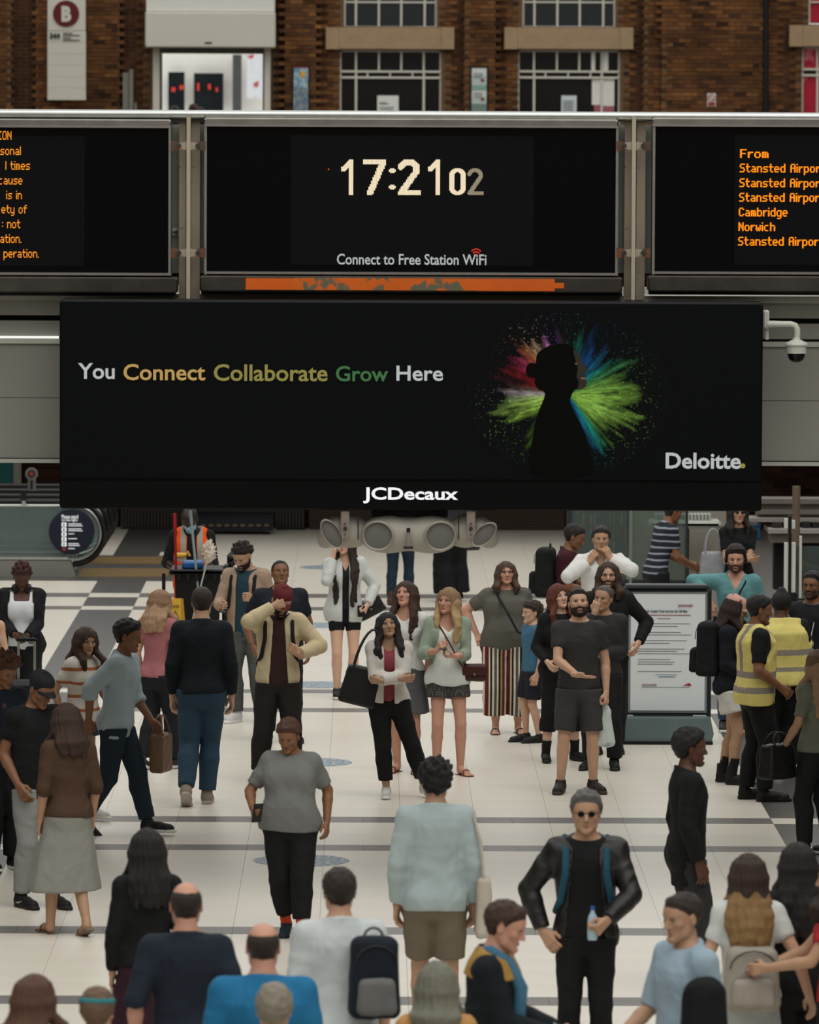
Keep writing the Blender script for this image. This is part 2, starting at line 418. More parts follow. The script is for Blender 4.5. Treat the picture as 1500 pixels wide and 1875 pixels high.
for a, b, d in piers:
    x0, x1 = PW(a, 100)[0], PW(b, 100)[0]
    MB().box(((x0 + x1) / 2, YW + .072 - d, 7.4), (x1 - x0 - .02, .12, 6.2)).build('pier_backing', M_brickback, wallo)
# light behind the far wall: pale building across the street
st = MB(); st.box((-3.5, 128, 9), (9, .5, 12)).build('wall_street_building', mat('white rendered building', 'e9e8e2', .6, var=.04), kind='structure')
sto = MB().mat(0); sb = bpy.data.objects['wall_street_building']
def loc(o, root):
    o.parent = root; o.matrix_parent_inverse = Matrix.Identity(4)
def pxpart(name, x0, y0, x1, y1, Y, depth, m, root, bev=0., **k):
    off = root.location if root is not None else Vector((0, 0, 0))
    mb = MB(); pxbox(mb, x0, y0, x1, y1, Y, depth, bev); mb.v = [(a - off[0], b - off[1], c - off[2]) for a, b, c in mb.v]
    return mb.build(name, m, root, **k)
for (a, b, c, d) in ((308, 132, 338, 205), (355, 134, 409, 205)):
    pxpart('shop_window', a, b, c, d, 127.5, .1, M_pane_b, sb)
for (a, b, c, d) in ((314, 160, 321, 168), (329, 156, 336, 164), (361, 152, 365, 166), (381, 154, 386, 164), (395, 160, 399, 168)):
    pxpart('red_display', a, b, c, d, 127.35, .05, mat('red shop display', 'd23a30', .6), sb)
pxpart('drainpipe', 426, 100, 442, 205, 127.3, .3, mat('grey pipe', '4a4b4d', .6), sb)
pxpart('banner', 452, 100, 482, 180, 127.2, .05, mat('poster blotches', 'd9dde4', .6, kind='blotch', col2='b04a50', arg=(3, .6)), sb)
# doorway
dr = empty('door_1', (PW(388, 205)[0], YW, 4.35), kind='structure')
for (a, b, c, d, m, Y, dp, nm) in ((280, 88, 292, 235, M_frame, 109.7, .3, 'frame_post'), (484, 88, 495, 235, M_frame, 109.7, .3, 'frame_post'), (280, 86, 495, 98, mat('grey steel lintel', '57544e', .5), 109.75, .3, 'frame_head'),
                (292, 98, 297, 235, M_dark_steel, 109.9, .1, 'inner_frame'), (481, 98, 484, 235, M_dark_steel, 109.9, .1, 'inner_frame')):
    pxpart(nm, a, b, c, d, Y, dp, m, dr)
sh = empty('shutter_box', (PW(385, 88)[0], 109.3, PW(385, 88)[1]), label='large white roller shutter housing above the street doorway', cat='shutter')
pxpart('housing', 266, 22, 504, 87, 109.2, .7, M_white, sh, bev=.02); pxpart('upper_panel', 268, -60, 503, 21, 109.3, .6, mat('whiter panel', 'd2d3cc', .5, var=.04), sh)
pxpart('label_plate', 375, 77, 388, 80, 109.19, .01, M_blackmat, sh)
# three people beyond the doorway: built later with the crowd
# windows with panes
def window(name, x0, y0, x1, y1, cols, rws, transom=None, pane=M_pane, poster=None):
    Y = YW + .12; w = empty(name, (PW((x0 + x1) / 2, y1)[0], Y, PW(x0, y1)[1]), kind='structure')
    B = 3.2
    pxpart('frame_post', x0, y0, x0 + B, y1, Y - .04, .08, M_frame, w); pxpart('frame_post', x1 - B, y0, x1, y1, Y - .04, .08, M_frame, w)
    pxpart('frame_rail', x0, y0, x1, y0 + B, Y - .04, .08, M_frame, w)
    for c in cols: pxpart('mullion', c - 1.8, y0, c + 1.8, (transom or (y1, y1))[0], Y - .05, .08, M_frame, w)
    edges = [x0] + list(cols) + [x1]
    for rr in rws: pxpart('glazing_bar', x0, rr - 1.5, x1, rr + 1.5, Y - .045, .06, M_frame, w)
    if transom:
        t0, t1 = transom
        pxpart('frame_rail', x0, t0 - 2, x1, t0 + 2, Y - .06, .08, M_frame, w); pxpart('frame_rail', x0, t1 - 2, x1, t1 + 2, Y - .06, .08, M_frame, w)
        big = [edges[0], edges[1], edges[-2], edges[-1]]
        for c in big[1:3]: pxpart('mullion', c - 2, t0, c + 2, y1, Y - .05, .08, M_frame, w)
        for c in [(edges[i] + edges[i + 1]) / 2 for i in range(1, len(edges) - 2)]: pxpart('vent_bar', c - 1.5, t0, c + 1.5, t1, Y - .05, .06, M_frame, w)
        for a, b in zip(edges, edges[1:]): pxpart('pane', a + 1.6, y0 + 2, b - 1.6, t0 - 1, Y, .02, pane, w)
        for a, b in zip(big, big[1:]): pxpart('pane', a + 1.6, t1 + 1, b - 1.6, y1, Y, .02, pane, w)
        pxpart('vent_panel', x0 + 2, t0, x1 - 2, t1, Y + .01, .02, M_blackmat, w)
    else:
        ys = [y0] + list(rws) + [y1]
        for a, b in zip(edges, edges[1:]):
            for c, d in zip(ys, ys[1:]): pxpart('pane', a + 1.5, c + 1.5, b - 1.5, d - 1.5, Y, .02, pane, w)
    # dim room behind
    pxpart('room_back', x0, y0, x1, y1, Y + .5, .05, mat('dim office interior', '2b2622', .9, var=.5, scale=1.2), w)
    return w
window('window_1', 630, -60, 800, 48, (652, 694, 735, 778), (4,), pane=M_pane_b); window('window_2', 957, -60, 1127, 48, (979, 1021, 1062, 1105), (4,), pane=M_pane_b)
window('window_3', 622, 92, 808, 235, (652, 694, 735, 776), (), (131, 142)); w4 = window('window_4', 948, 92, 1135, 235, (978, 1020, 1061, 1102), (), (131, 142))
M_refl = mat('painted pale reflection', 'dcdcd6', .6)  # bright outdoor reflections in the glass, painted as thin pale strips
for q_ in ((1083, 94, 1090, 130), (1104.5, 94, 1114, 130), (1084, 144, 1100, 192), (1104, 144, 1125, 194)): pxpart('pale_reflection', *q_, YW + .10, .01, M_refl, w4)
for q_ in ((1088, 192.5, 1100, 206), (1104, 194.5, 1125, 206)): pxpart('pink_reflection', *q_, YW + .10, .01, mat('painted pink reflection', '9a5a66', .6), w4)  # pinkish lower part of the same painted reflection
M_redp = mat('red window poster', 'a81530', .4, var=.3, scale=2, kind='blotch', col2='d8707c', arg=(1.4, .6))
window('window_5', 1481, -60, 1600, 43, (1540,), (4,), pane=M_redp); window('window_6', 1468, 86, 1600, 235, (1497, 1560), (), (127, 138), pane=M_redp)
for i, (a, b, c, d) in enumerate(((597, 50, 832, 90), (924, 50, 1160, 90), (1446, 46, 1620, 85))):
    pr = [None, None, None]
    L_ = ['long buff stone lintel between the two stacked windows nearest the clock', 'long buff stone lintel between the right-hand pair of stacked windows', 'short piece of buff stone lintel above the red-postered window']
    lo_ = empty('stone_lintel', (PW((a + c) / 2, d)[0], YW - .05, PW(a, d)[1]), label=L_[i], cat='lintel', group='stone lintels on the brick wall')
    pxpart('end_block', a, b, a + 24, d, YW - .14, .2, M_stone, lo_); pxpart('beam_stone', a + 24.3, b + .4, c - 24, d - .4, YW - .13, .2, M_stone, lo_); pxpart('end_block', c - 23.7, b, c, d, YW - .14, .2, M_stone, lo_)
# notices in windows
def poster(name, x0, y0, x1, y1, Y, label, paper, lines, cat='poster', frame=None, extra=None):
    p = empty(name, at((x0 + x1) / 2, y1, Y), label=label, cat=cat)
    if frame: pxpart('frame', x0 - frame, y0 - frame, x1 + frame, y1 + frame, Y + .005, .04, M_blackmat, p)
    pxpart('sheet', x0, y0, x1, y1, Y, .01, paper, p)
    mb = MB()
    for (a, b, c, d) in lines: pxbox(mb, a, b, c, d, Y - .008, .004)
    mb.v = [(a - p.location[0], b - p.location[1], c - p.location[2]) for a, b, c in mb.v]
    if lines: mb.build('print', mat('grey print', '6f7478', .8), p)
    for (a, b, c, d, col) in (extra or []): pxpart('printed_block', a, b, c, d, Y - .012, .004, mat('print ' + col, col, .7), p)
    return p
M_paper = mat('pale blue paper', 'c8d2d4', .7, var=.04); M_paperw = mat('white paper', 'd8dad6', .7, var=.04)
poster('window_notice', 691, 175, 730, 212, YW + .02, 'white notice taped inside the window nearest the clock', M_paperw, [(695, 187, 708, 188), (695, 189.5, 712, 191), (696, 196, 722, 197), (696, 199, 720, 200), (695, 203, 724, 204)], 'notice')
poster('window_notice', 1028, 175, 1056, 212, YW + .02, 'pale blue notice in the right-hand lower window', M_paper, [(1031, 184 + 3 * i, 1052 - 3 * (i % 2), 185 + 3 * i) for i in range(7)], 'notice')
poster('map_poster', 538, 124, 564, 212, YW - .2, 'narrow street map poster on the brick pier beside the shutter', mat('map paper', 'a8bcc4', .7, kind='blotch', col2='6f93ad', arg=(9, .5)), [(540 + 6 * (i % 4), 160 + 3 * (i // 4), 544.5 + 6 * (i % 4), 161.5 + 3 * (i // 4)) for i in range(60)], frame=3, extra=[(538, 122.5, 564, 124, 'a03038'), (551, 131, 558, 141, 'e0a21e'), (538, 152, 564, 212, 'c4c9c6')] and [(538, 122.5, 564, 124, 'a03038'), (551, 131, 558, 141, 'e0a21e')])
poster('timetable_poster', 864, 125, 891, 212, YW - .2, 'narrow pale green timetable poster on the pier between windows', mat('timetable paper', 'b3beba', .7, kind='stripes', col2='c9d0cc', arg=(2, .4, .5)), [(867, 134 + 3.5 * i, 884, 135 + 3.5 * i) for i in range(3)] + [(867, 170 + 3.5 * i, 884, 171 + 3.5 * i) for i in range(3)], frame=3, extra=[(881, 144, 887, 149, '7a3a36'), (881, 179, 887, 184, '7a3a36'), (864, 156, 891, 164, '7fa39b'), (864, 190, 891, 212, '6e8580')])
ns = poster('no_smoking_sign', 1295.5, 171, 1311, 195, YW - .215, 'small white no smoking sign with red band on the brick wall', M_paperw, [(1299, 190, 1308, 191)], 'sign', extra=[(1297, 187.5, 1309.5, 193.5, '8e2a22')])
mb = MB(); c = at(1303.3, 179.5, YW - .235)
for k in range(24):
    a0, a1 = 2 * PI * k / 24, 2 * PI * (k + 1) / 24
    mb.add([(c.x + r * math.cos(a), c.y, c.z + r * math.sin(a)) for a in (a0, a1) for r in (.055, .07)], [(0, 1, 3, 2)])
mb.box((c.x, c.y, c.z), (.12, .004, .012), M=Matrix.Rotation(math.radians(45), 3, 'Y')); mb.v = [(a - ns.location[0], b - ns.location[1], d - ns.location[2]) for a, b, d in mb.v]; mb.build('red_ring', mat('print 8e2a22', '8e2a22', .7), ns)
# bus stop totem B
bs = empty('stop_sign', at(122, 183, YW - .5), label='tall white sign panel headed by a letter B in a maroon circle', cat='sign')
bsl = bs.location
pxpart('panel', 87, -20, 156.5, 56.5, YW - .55, .12, M_white, bs, bev=.01)
for a, b in ((56.8, 77), (77.3, 98.2), (98.5, 119), (119.3, 140), (140.3, 160.5), (160.8, 183)): pxpart('panel', 87, a, 157, b, YW - .55, .12, M_white, bs)
c = at(121, 25, YW - .56) - bsl; MB().disc((c.x, c.z), .238, c.y - .01, c.y, 40).build('maroon_disc', mat('maroon enamel', '5a1218', .4), bs)
text_at('B', 112.5, 11, 130.5, 40, YW - .59, M_white, bs, .06, off=bsl)
text_at('344', 91, 60, 110, 71, YW - .575, M_blackmat, bs, .04, off=bsl)
mb = MB()
for i, (yy, xx) in enumerate(((60, 133), (64, 146), (69, 130), (73, 146))): pxbox(mb, 115, yy, xx, yy + 1.6, YW - .565, .004)
mb.v = [(a - bsl[0], b - bsl[1], d - bsl[2]) for a, b, d in mb.v]; mb.build('print', M_blackmat, bs)
pb = MB(); pxbox(pb, 237, 127, 243.5, 235, YW - .42, .15); pxbox(pb, 225, 133, 236, 235, YW - .36, .12); pxbox(pb, 246, 188, 250, 235, YW - .36, .1)
pb.build('display_board', mat('grey edge board', '75756d', .6), label='narrow grey display board fixed edge-on to the dark brick recess', cat='board', off=None)
pb = MB(); p0 = at(1403, -40, YW - .32); p1 = at(1403, 230, YW - .32); pb.tube([p0, p1], .05, 12).build('drainpipe', M_blackmat, smooth=True, label='black drainpipe in the dark recess of the far brick wall', cat='pipe')

# ------------------------------------------------------------------ the bridge across the hall
YB = 45.0
zdeck = at(750, 541, YB).z; zbot = at(750, 849, YB).z
br = empty('footbridge', (0, YB, zbot), label='pale grey footbridge fascia crossing the concourse behind the black advert board', cat='bridge')
bl = br.location
def bpart(name, z0, z1, dy, dp, m, x0=-17, x1=17, **k):
    return MB().box(((x0 + x1) / 2, dy + dp / 2, (z0 + z1) / 2 - bl.z), (x1 - x0, dp, z1 - z0)).build(name, m, br, **k)
def bz(py): return at(750, py, YB).z
bpart('deck', bz(560), bz(541), .3, 2.5, mat('deck concrete', '77746d', .8))
bpart('soffit', bz(850), bz(838), .2, 2.6, mat('deck concrete', '77746d', .8))
bpart('beam', bz(552), bz(539.5), -.06, .4, M_fascia2); bpart('upper_fascia', bz(580), bz(552), -.0, .3, M_fascia)
bpart('shadow_gap', bz(590), bz(580), .1, .2, M_blackmat); bpart('fascia_rail', bz(618), bz(590), .0, .3, M_fascia)
bpart('strip_light', bz(622), bz(618.2), -.04, .05, glow('white strip light', 'f4f5ee', 1.1), x0=-12, x1=at(50, 600, YB).x if False else at(108, 600, YB).x)
bpart('fascia_lip', bz(632), bz(623), -.02, .3, M_fascia2)
seam = [633, 731.5, 842]
for a, b in zip(seam, seam[1:]):
    for k in range(-6, 6): bpart('fascia_panel', bz(b) + .004, bz(a), 0, .25, M_fascia, x0=k * 2.9 - .9, x1=k * 2.9 + 1.997)
bpart('bottom_lip', bz(850), bz(843), -.03, .3, M_fascia2)
# top rail
rl = MB(); pts = [at(-300, 207, 44.8), at(0, 209, 44.8), at(340, 212, 44.8), at(750, 214.5, 44.8), at(1150, 216, 44.8), at(1500, 218, 44.8), at(1800, 219, 44.8)]
for i, p in enumerate(pts): p.z = at(750, 211.5 + 0, 44.8).z
rl.tube(pts, .034, 16).build('handrail', M_chrome, smooth=True, label='long polished steel handrail along the top of the footbridge', cat='rail')
# departure screens
def screen(x0, x1, name, label, cx=None):
    Y = 44.75; s = empty(name, at((x0 + x1) / 2, 537, Y), label=label, cat='screen')
    pxpart('casing', x0, 214, x1, 504, Y + .04, .3, M_blackmat, s)
    pxpart('screen_glass', x0 + 5, 232, x1 - 5, 498, Y + .01, .03, M_screen, s)
    pxpart('frame_top', x0, 217, x1, 232, Y - .03, .1, M_steel, s, bev=.01); pxpart('frame_lip', x0, 229.5, x1, 233, Y - .05, .03, M_chrome, s)
    pxpart('frame_side', x0, 232, x0 + 4.5, 503, Y - .02, .08, M_chrome, s); pxpart('frame_side', x1 - 4.5, 232, x1, 503, Y - .02, .08, M_chrome, s)
    pxpart('frame_bottom', x0, 498.5, x1, 503, Y - .03, .1, M_chrome, s)
    pxpart('ledge', x0 - 8, 506.5, x1 + 12 if x1 < 400 else x1 + 8, 535, Y - .06, .25, M_dark_steel, s, bev=.01)
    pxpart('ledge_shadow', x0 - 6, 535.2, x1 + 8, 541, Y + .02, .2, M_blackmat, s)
    return s
s1 = screen(-420, 313, 'departure_screen', 'left departure screen with orange lettering cut off at the frame edge')
s2 = screen(374, 1132, 'clock_screen', 'central black screen showing the station clock at 17:21')
s3 = screen(1195, 1940, 'departure_screen', 'right departure screen listing origins in orange letters')
YS = 44.75
for s_, (a, b) in ((s2, (533, 977)), (s3, (1345, 1800)), (s1, (-300, 155))):
    pxpart('led_panel', a, 248, b, 486, YS + .002, .006, M_screen2, s_)
# amber dot-matrix lettering
FONT5 = {'I': "11111,00100,00100,00100,00100,00100,11111", 'O': "01110,10001,10001,10001,10001,10001,01110", 'N': "10001,11001,10101,10101,10011,10001,10001",
 'F': "11111,10000,10000,11110,10000,10000,10000", 'S': "01111,10000,10000,01110,00001,00001,11110", 'A': "01110,10001,10001,11111,10001,10001,10001", 'C': "01110,10001,10000,10000,10000,10001,01110",
 'a': "00000,00000,01110,00001,01111,10001,01111", 'b': "10000,10000,11110,10001,10001,10001,11110", 'c': "00000,00000,01110,10000,10000,10000,01110", 'd': "00001,00001,01111,10001,10001,10001,01111",
 'e': "00000,00000,01110,10001,11111,10000,01110", 'f': "0011,0100,1111,0100,0100,0100,0100", 'g': "00000,00000,01111,10001,10001,10001,01111,00001,01110", 'h': "10000,10000,11110,10001,10001,10001,10001", 'i': "1,0,1,1,1,1,1",
 'l': "1,1,1,1,1,1,1", 'm': "00000,00000,11010,10101,10101,10101,10101", 'n': "00000,00000,11110,10001,10001,10001,10001", 'o': "00000,00000,01110,10001,10001,10001,01110", 'p': "00000,00000,11110,10001,10001,10001,11110,10000,10000",
 'r': "0000,0000,1011,1100,1000,1000,1000", 's': "00000,00000,01111,10000,01110,00001,11110", 't': "0100,0100,1111,0100,0100,0100,0011", 'u': "00000,00000,10001,10001,10001,10011,01101", 'w': "00000,00000,10001,10001,10101,10101,01010",
 'y': "00000,00000,10001,10001,10001,10001,01111,00001,01110", '.': "0,0,0,0,0,0,1", ':': "0,0,1,0,0,1,0", ' ': "000,000,000,000,000,000,000"}
def dots(txt, x, y, cw, ch, m, parent, Y, off, bold=0, right=None):
    """dot matrix text; x,y pixel of its top left; cw/ch dot pitch in pixels; each dot a small raised square"""
    cells = []; cx = 0
    for c_ in txt:
        g = FONT5[c_].split(',')
        for r_, row in enumerate(g):
            dr_ = 2 if c_ in 'gpy' and False else 0
            for k, v in enumerate(row):
                if v == '1': cells += [(cx + k + j * .5, r_ + dr_) for j in range(bold + 1)]
        cx += len(g[0]) + 1 + (bold * .4)
    if right is not None: x = right - (cx - 1) * cw
    mb = MB(); p0 = at(x, y, Y); ux = (at(x + 100, y, Y).x - p0.x) / 100; uz = (p0.z - at(x, y + 100, Y).z) / 100
    for a, b in cells:
        mb.box((p0.x + (a + .5) * cw * ux - off[0], Y - .002 - off[1], p0.z - (b + .5) * ch * uz - off[2]), (cw * ux * .94, .004, ch * uz * .82))
    return mb.build('lettering', m, parent)
for t, xr, yt in (('ION', 21, 240), ('sonal', 38, 268), ('l times', 55, 295), ('cause', 41, 322), ('is in', 40, 349), ('ety of', 49, 375), (': not', 37, 402), ('ation.', 39, 429), ('peration.', 71, 456)):
    dots(t, 0, yt, 1.5, 2.25, M_orange, s1, YS - .004, s1.location, right=xr)
for t, yt in (('From', 276), ('Stansted Airport', 302.5), ('Stansted Airport', 329.5), ('Stansted Airport', 356), ('Cambridge', 383), ('Norwich', 410), ('Stansted Airport', 436.5)):
    dots(t, 1355.5 - (yt - 276) * .022, yt - 3, 1.73 if t != 'From' else 2.2, 2.3, M_orange_b, s3, YS - .004, s3.location, bold=1)
# clock digits drawn as stroke shapes on a fine dot grid
def digit(strokes, x0, y0, x1, y1, nx, ny, th, m, parent):
    mb = MB(); off = parent.location; Y = YS - .004; p0 = at(x0, y0, Y); wx = (at(x1, y0, Y).x - p0.x) / nx; wz = (p0.z - at(x0, y1, Y).z) / ny
    for j in range(nx):
        for i in range(ny):
            qx, qy = j + .5, i + .5; on = False
            for (ax, ay, bx, by) in strokes:
                dx, dy = bx - ax, by - ay; t = max(0, min(1, ((qx - ax) * dx + (qy - ay) * dy) / (dx * dx + dy * dy + 1e-9)))
                if math.hypot(qx - ax - t * dx, qy - ay - t * dy) <= th: on = True; break
            if on: mb.box((p0.x + qx * wx - off[0], Y - off[1], p0.z - qy * wz - off[2]), (wx * .86, .005, wz))
    mb.build('clock_digit', m, parent)
def arc(cx, cy, rx, ry, a0, a1, n=10):
    P = [(cx + rx * math.cos(math.radians(a0 + (a1 - a0) * i / n)), cy + ry * math.sin(math.radians(a0 + (a1 - a0) * i / n))) for i in range(n + 1)]
    return [(*P[i], *P[i + 1]) for i in range(n)]
D1 = [(9, 1, 9, 29), (9, 2, 2, 8)]; D7 = [(1.5, 2, 15, 2), (15, 2, 5, 29)]
D2 = arc(8, 8, 6, 6, -165, 20) + [(14, 9.5, 2.5, 28), (2.5, 28.2, 15, 28.2)]; D0 = arc(8, 8, 5.6, 6, 180, 360) + arc(8, 22, 5.6, 6, 0, 180) + [(2.4, 8, 2.4, 22), (13.6, 8, 13.6, 22)]
digit(D1, 625, 292, 649, 357, 12, 30, 2.2, M_clock, s2); digit(D7, 665, 292, 707, 357, 17, 30, 2.4, M_clock, s2)
digit([(2.5, 3, 2.6, 3), (2.5, 17, 2.6, 17)], 712, 306, 725, 349, 5, 20, 2.4, M_clock, s2); digit(D2, 729, 292, 771, 357, 17, 30, 2.4, M_clock, s2)
digit(D1, 784, 292, 808, 357, 12, 30, 2.2, M_clock, s2); digit(D0, 823, 308, 853, 357, 16, 30, 2.3, M_clock, s2); digit(D2, 856, 308, 886, 357, 17, 30, 2.3, M_clockdim, s2)
pxpart('status_dot', 601, 308, 603, 311.5, YS - .004, .004, glow('red led', 'd0301c', 1.2), s2)
text_at('Connect to Free Station WiFi', 617, 465, 891, 485, YS - .002, M_soft, s2, .012, off=s2.location)
mb = MB(); c0 = at(872, 471, YS - .004); off = s2.location; ux = (at(972, 471, YS).x - at(872, 471, YS).x) / 100
for r_ in (5, 10, 15):
    for k in range(10):
        a0, a1 = [math.radians(45 + 9 * q) for q in (k, k + 1)]
        mb.add([(c0.x + ux * rr_ * math.cos(a) * .8 - off[0], c0.y - off[1], c0.z + ux * rr_ * math.sin(a) - off[2]) for a in (a0, a1) for rr_ in (r_ - 1, r_ + 1)], [(0, 1, 3, 2)])
mb.build('wifi_symbol', glow('red led', 'd0301c', 1.2), s2)
# worn orange tape along the clock ledge
M_tape = mat('worn orange tape', 'e0691c', .6, var=.15, scale=6, kind='blotch', col2='6d6a55', arg=(9, .56)); M_tapec = mat('orange tape', 'e2661a', .55, var=.12, scale=6)
pxpart('orange_tape', 450, 509.5, 540, 530.5, YS - .068, .006, M_tapec, s2); pxpart('orange_tape', 540, 509.5, 874, 531.5, YS - .068, .006, M_tape, s2); pxpart('orange_tape', 874, 510.5, 1016, 533, YS - .068, .006, M_tapec, s2)
pxpart('orange_tape', 1016, 518, 1033, 528, YS - .068, .006, M_tape, s2)
# posts between the screens
for i, (cx, lab) in enumerate(((345, 'beige steel post between the left screen and the clock'), (1160.5, 'beige steel post between the clock and the right screen'))):
    Y = 44.82; p = empty('bridge_post', at(cx, 548, Y), label=lab, cat='post', group='posts of the footbridge')
    pxpart('flange', cx - 17, 222, cx - 5, 549, Y + .04, .06, M_post, p); pxpart('flange', cx + 5, 222, cx + 21, 549, Y + .04, .06, M_post, p)
    pxpart('web', cx - 6, 222, cx + 6, 549, Y + .08, .04, mat('post web', '8f8576', .7, var=.1), p)
    pxpart('fin', cx - 3.5, 214, cx + 3.5, 549, Y - .12, .2, mat('fin paint', 'b3a895', .55, var=.08), p)
    pxpart('cap_plate', cx - 30, 217, cx + 28, 223, Y + .0, .1, M_dark_steel, p)
    pxpart('back_panel', cx - 31, 228, cx + 33, 500, Y + .16, .04, mat('grey backing panel', '8f938c', .6), p)
    off = p.location
    for yy in (267, 463):
        for sgn in (-1, 1):
            a = at(cx + sgn * 3.5, yy, Y - .1) - off; b = at(cx + sgn * 24, yy, Y - .1) - off
            mb = MB(); mb.prism([(a.x, a.z + .032), (a.x, a.z - .032), (b.x - sgn * .02, b.z - .018), (b.x, b.z), (b.x - sgn * .02, b.z + .018)], 1, a.y, a.y + .02).build('bracket', M_post, p)
            c1 = at(cx + sgn * 17, yy, Y - .1) - off; c2 = at(cx + sgn * 31, yy, Y - .1) - off
            MB().prism([(c1.x, c1.z + .03), (c1.x, c1.z - .03), (c2.x, c2.z - .036), (c2.x, c2.z + .036)], 1, c1.y - .01, c1.y + .015).build('clamp', M_rust, p)
            MB().disc((c1.x, c1.z), .017, c1.y - .03, c1.y, 14).build('bolt', M_dark_steel, p)
    if i == 0:
        pxpart('number_tag', 316, 418, 326, 431, Y + .13, .01, M_paperw, p); text_at('48', 316.8, 420.5, 325.5, 429, Y + .125, M_blackmat, p, .02, off=off)

# ------------------------------------------------------------------ the black advertising board
YA = 44.35
ab = empty('advert_board', at(752, 935, YA), label='huge black digital advert board hanging under the footbridge', cat='billboard'); abl = ab.location
pxpart('casing', 109, 550.5, 1396.5, 934, YA + .03, .3, M_black, ab, bev=.02)
pxpart('screen_face', 112, 555, 1393, 877.5, YA, .04, mat('dark led face', '020508', .5, var=.06, spec=.12), ab)
pxpart('lower_panel', 111, 882.5, 1394, 932, YA, .04, mat('black name panel', '030607', .35, var=.05, spec=.15), ab)
for t, a, b, c, d, m in (('You', 143, 665, 210, 694, glow('ad white', 'c4c8c6', .8)), ('Connect', 226, 666.5, 376, 696.5, glow('ad gold', 'bd9a55', .85)), ('Collaborate', 391.5, 667, 600, 698, glow('ad olive', '8d8442', .85)),
                         ('Grow', 615, 670, 711, 698.5, glow('ad green', '35663a', .95)), ('Here', 726, 669.5, 811.5, 697.5, glow('ad white', 'c4c8c6', .8)), ('Deloitte', 1219, 829, 1357, 858.5, glow('ad white', 'c4c8c6', .8)),
                         ('JCDecaux', 665, 892.5, 839, 922, glow('sign white', 'f2f4f3', 1.0))):
    sl = (752 - (a + c) / 2) * 0
    text_at(t, a, b, c, d, YA - .004, m, ab, .016 if t not in ('Deloitte', 'JCDecaux') else .024, off=abl)
c = at(1360.5, 853, YA - .004) - abl; MB().disc((c.x, c.z), .0185, c.y - .005, c.y, 20).build('dot', glow('ad dot', '8a8a2a', .9), ab)
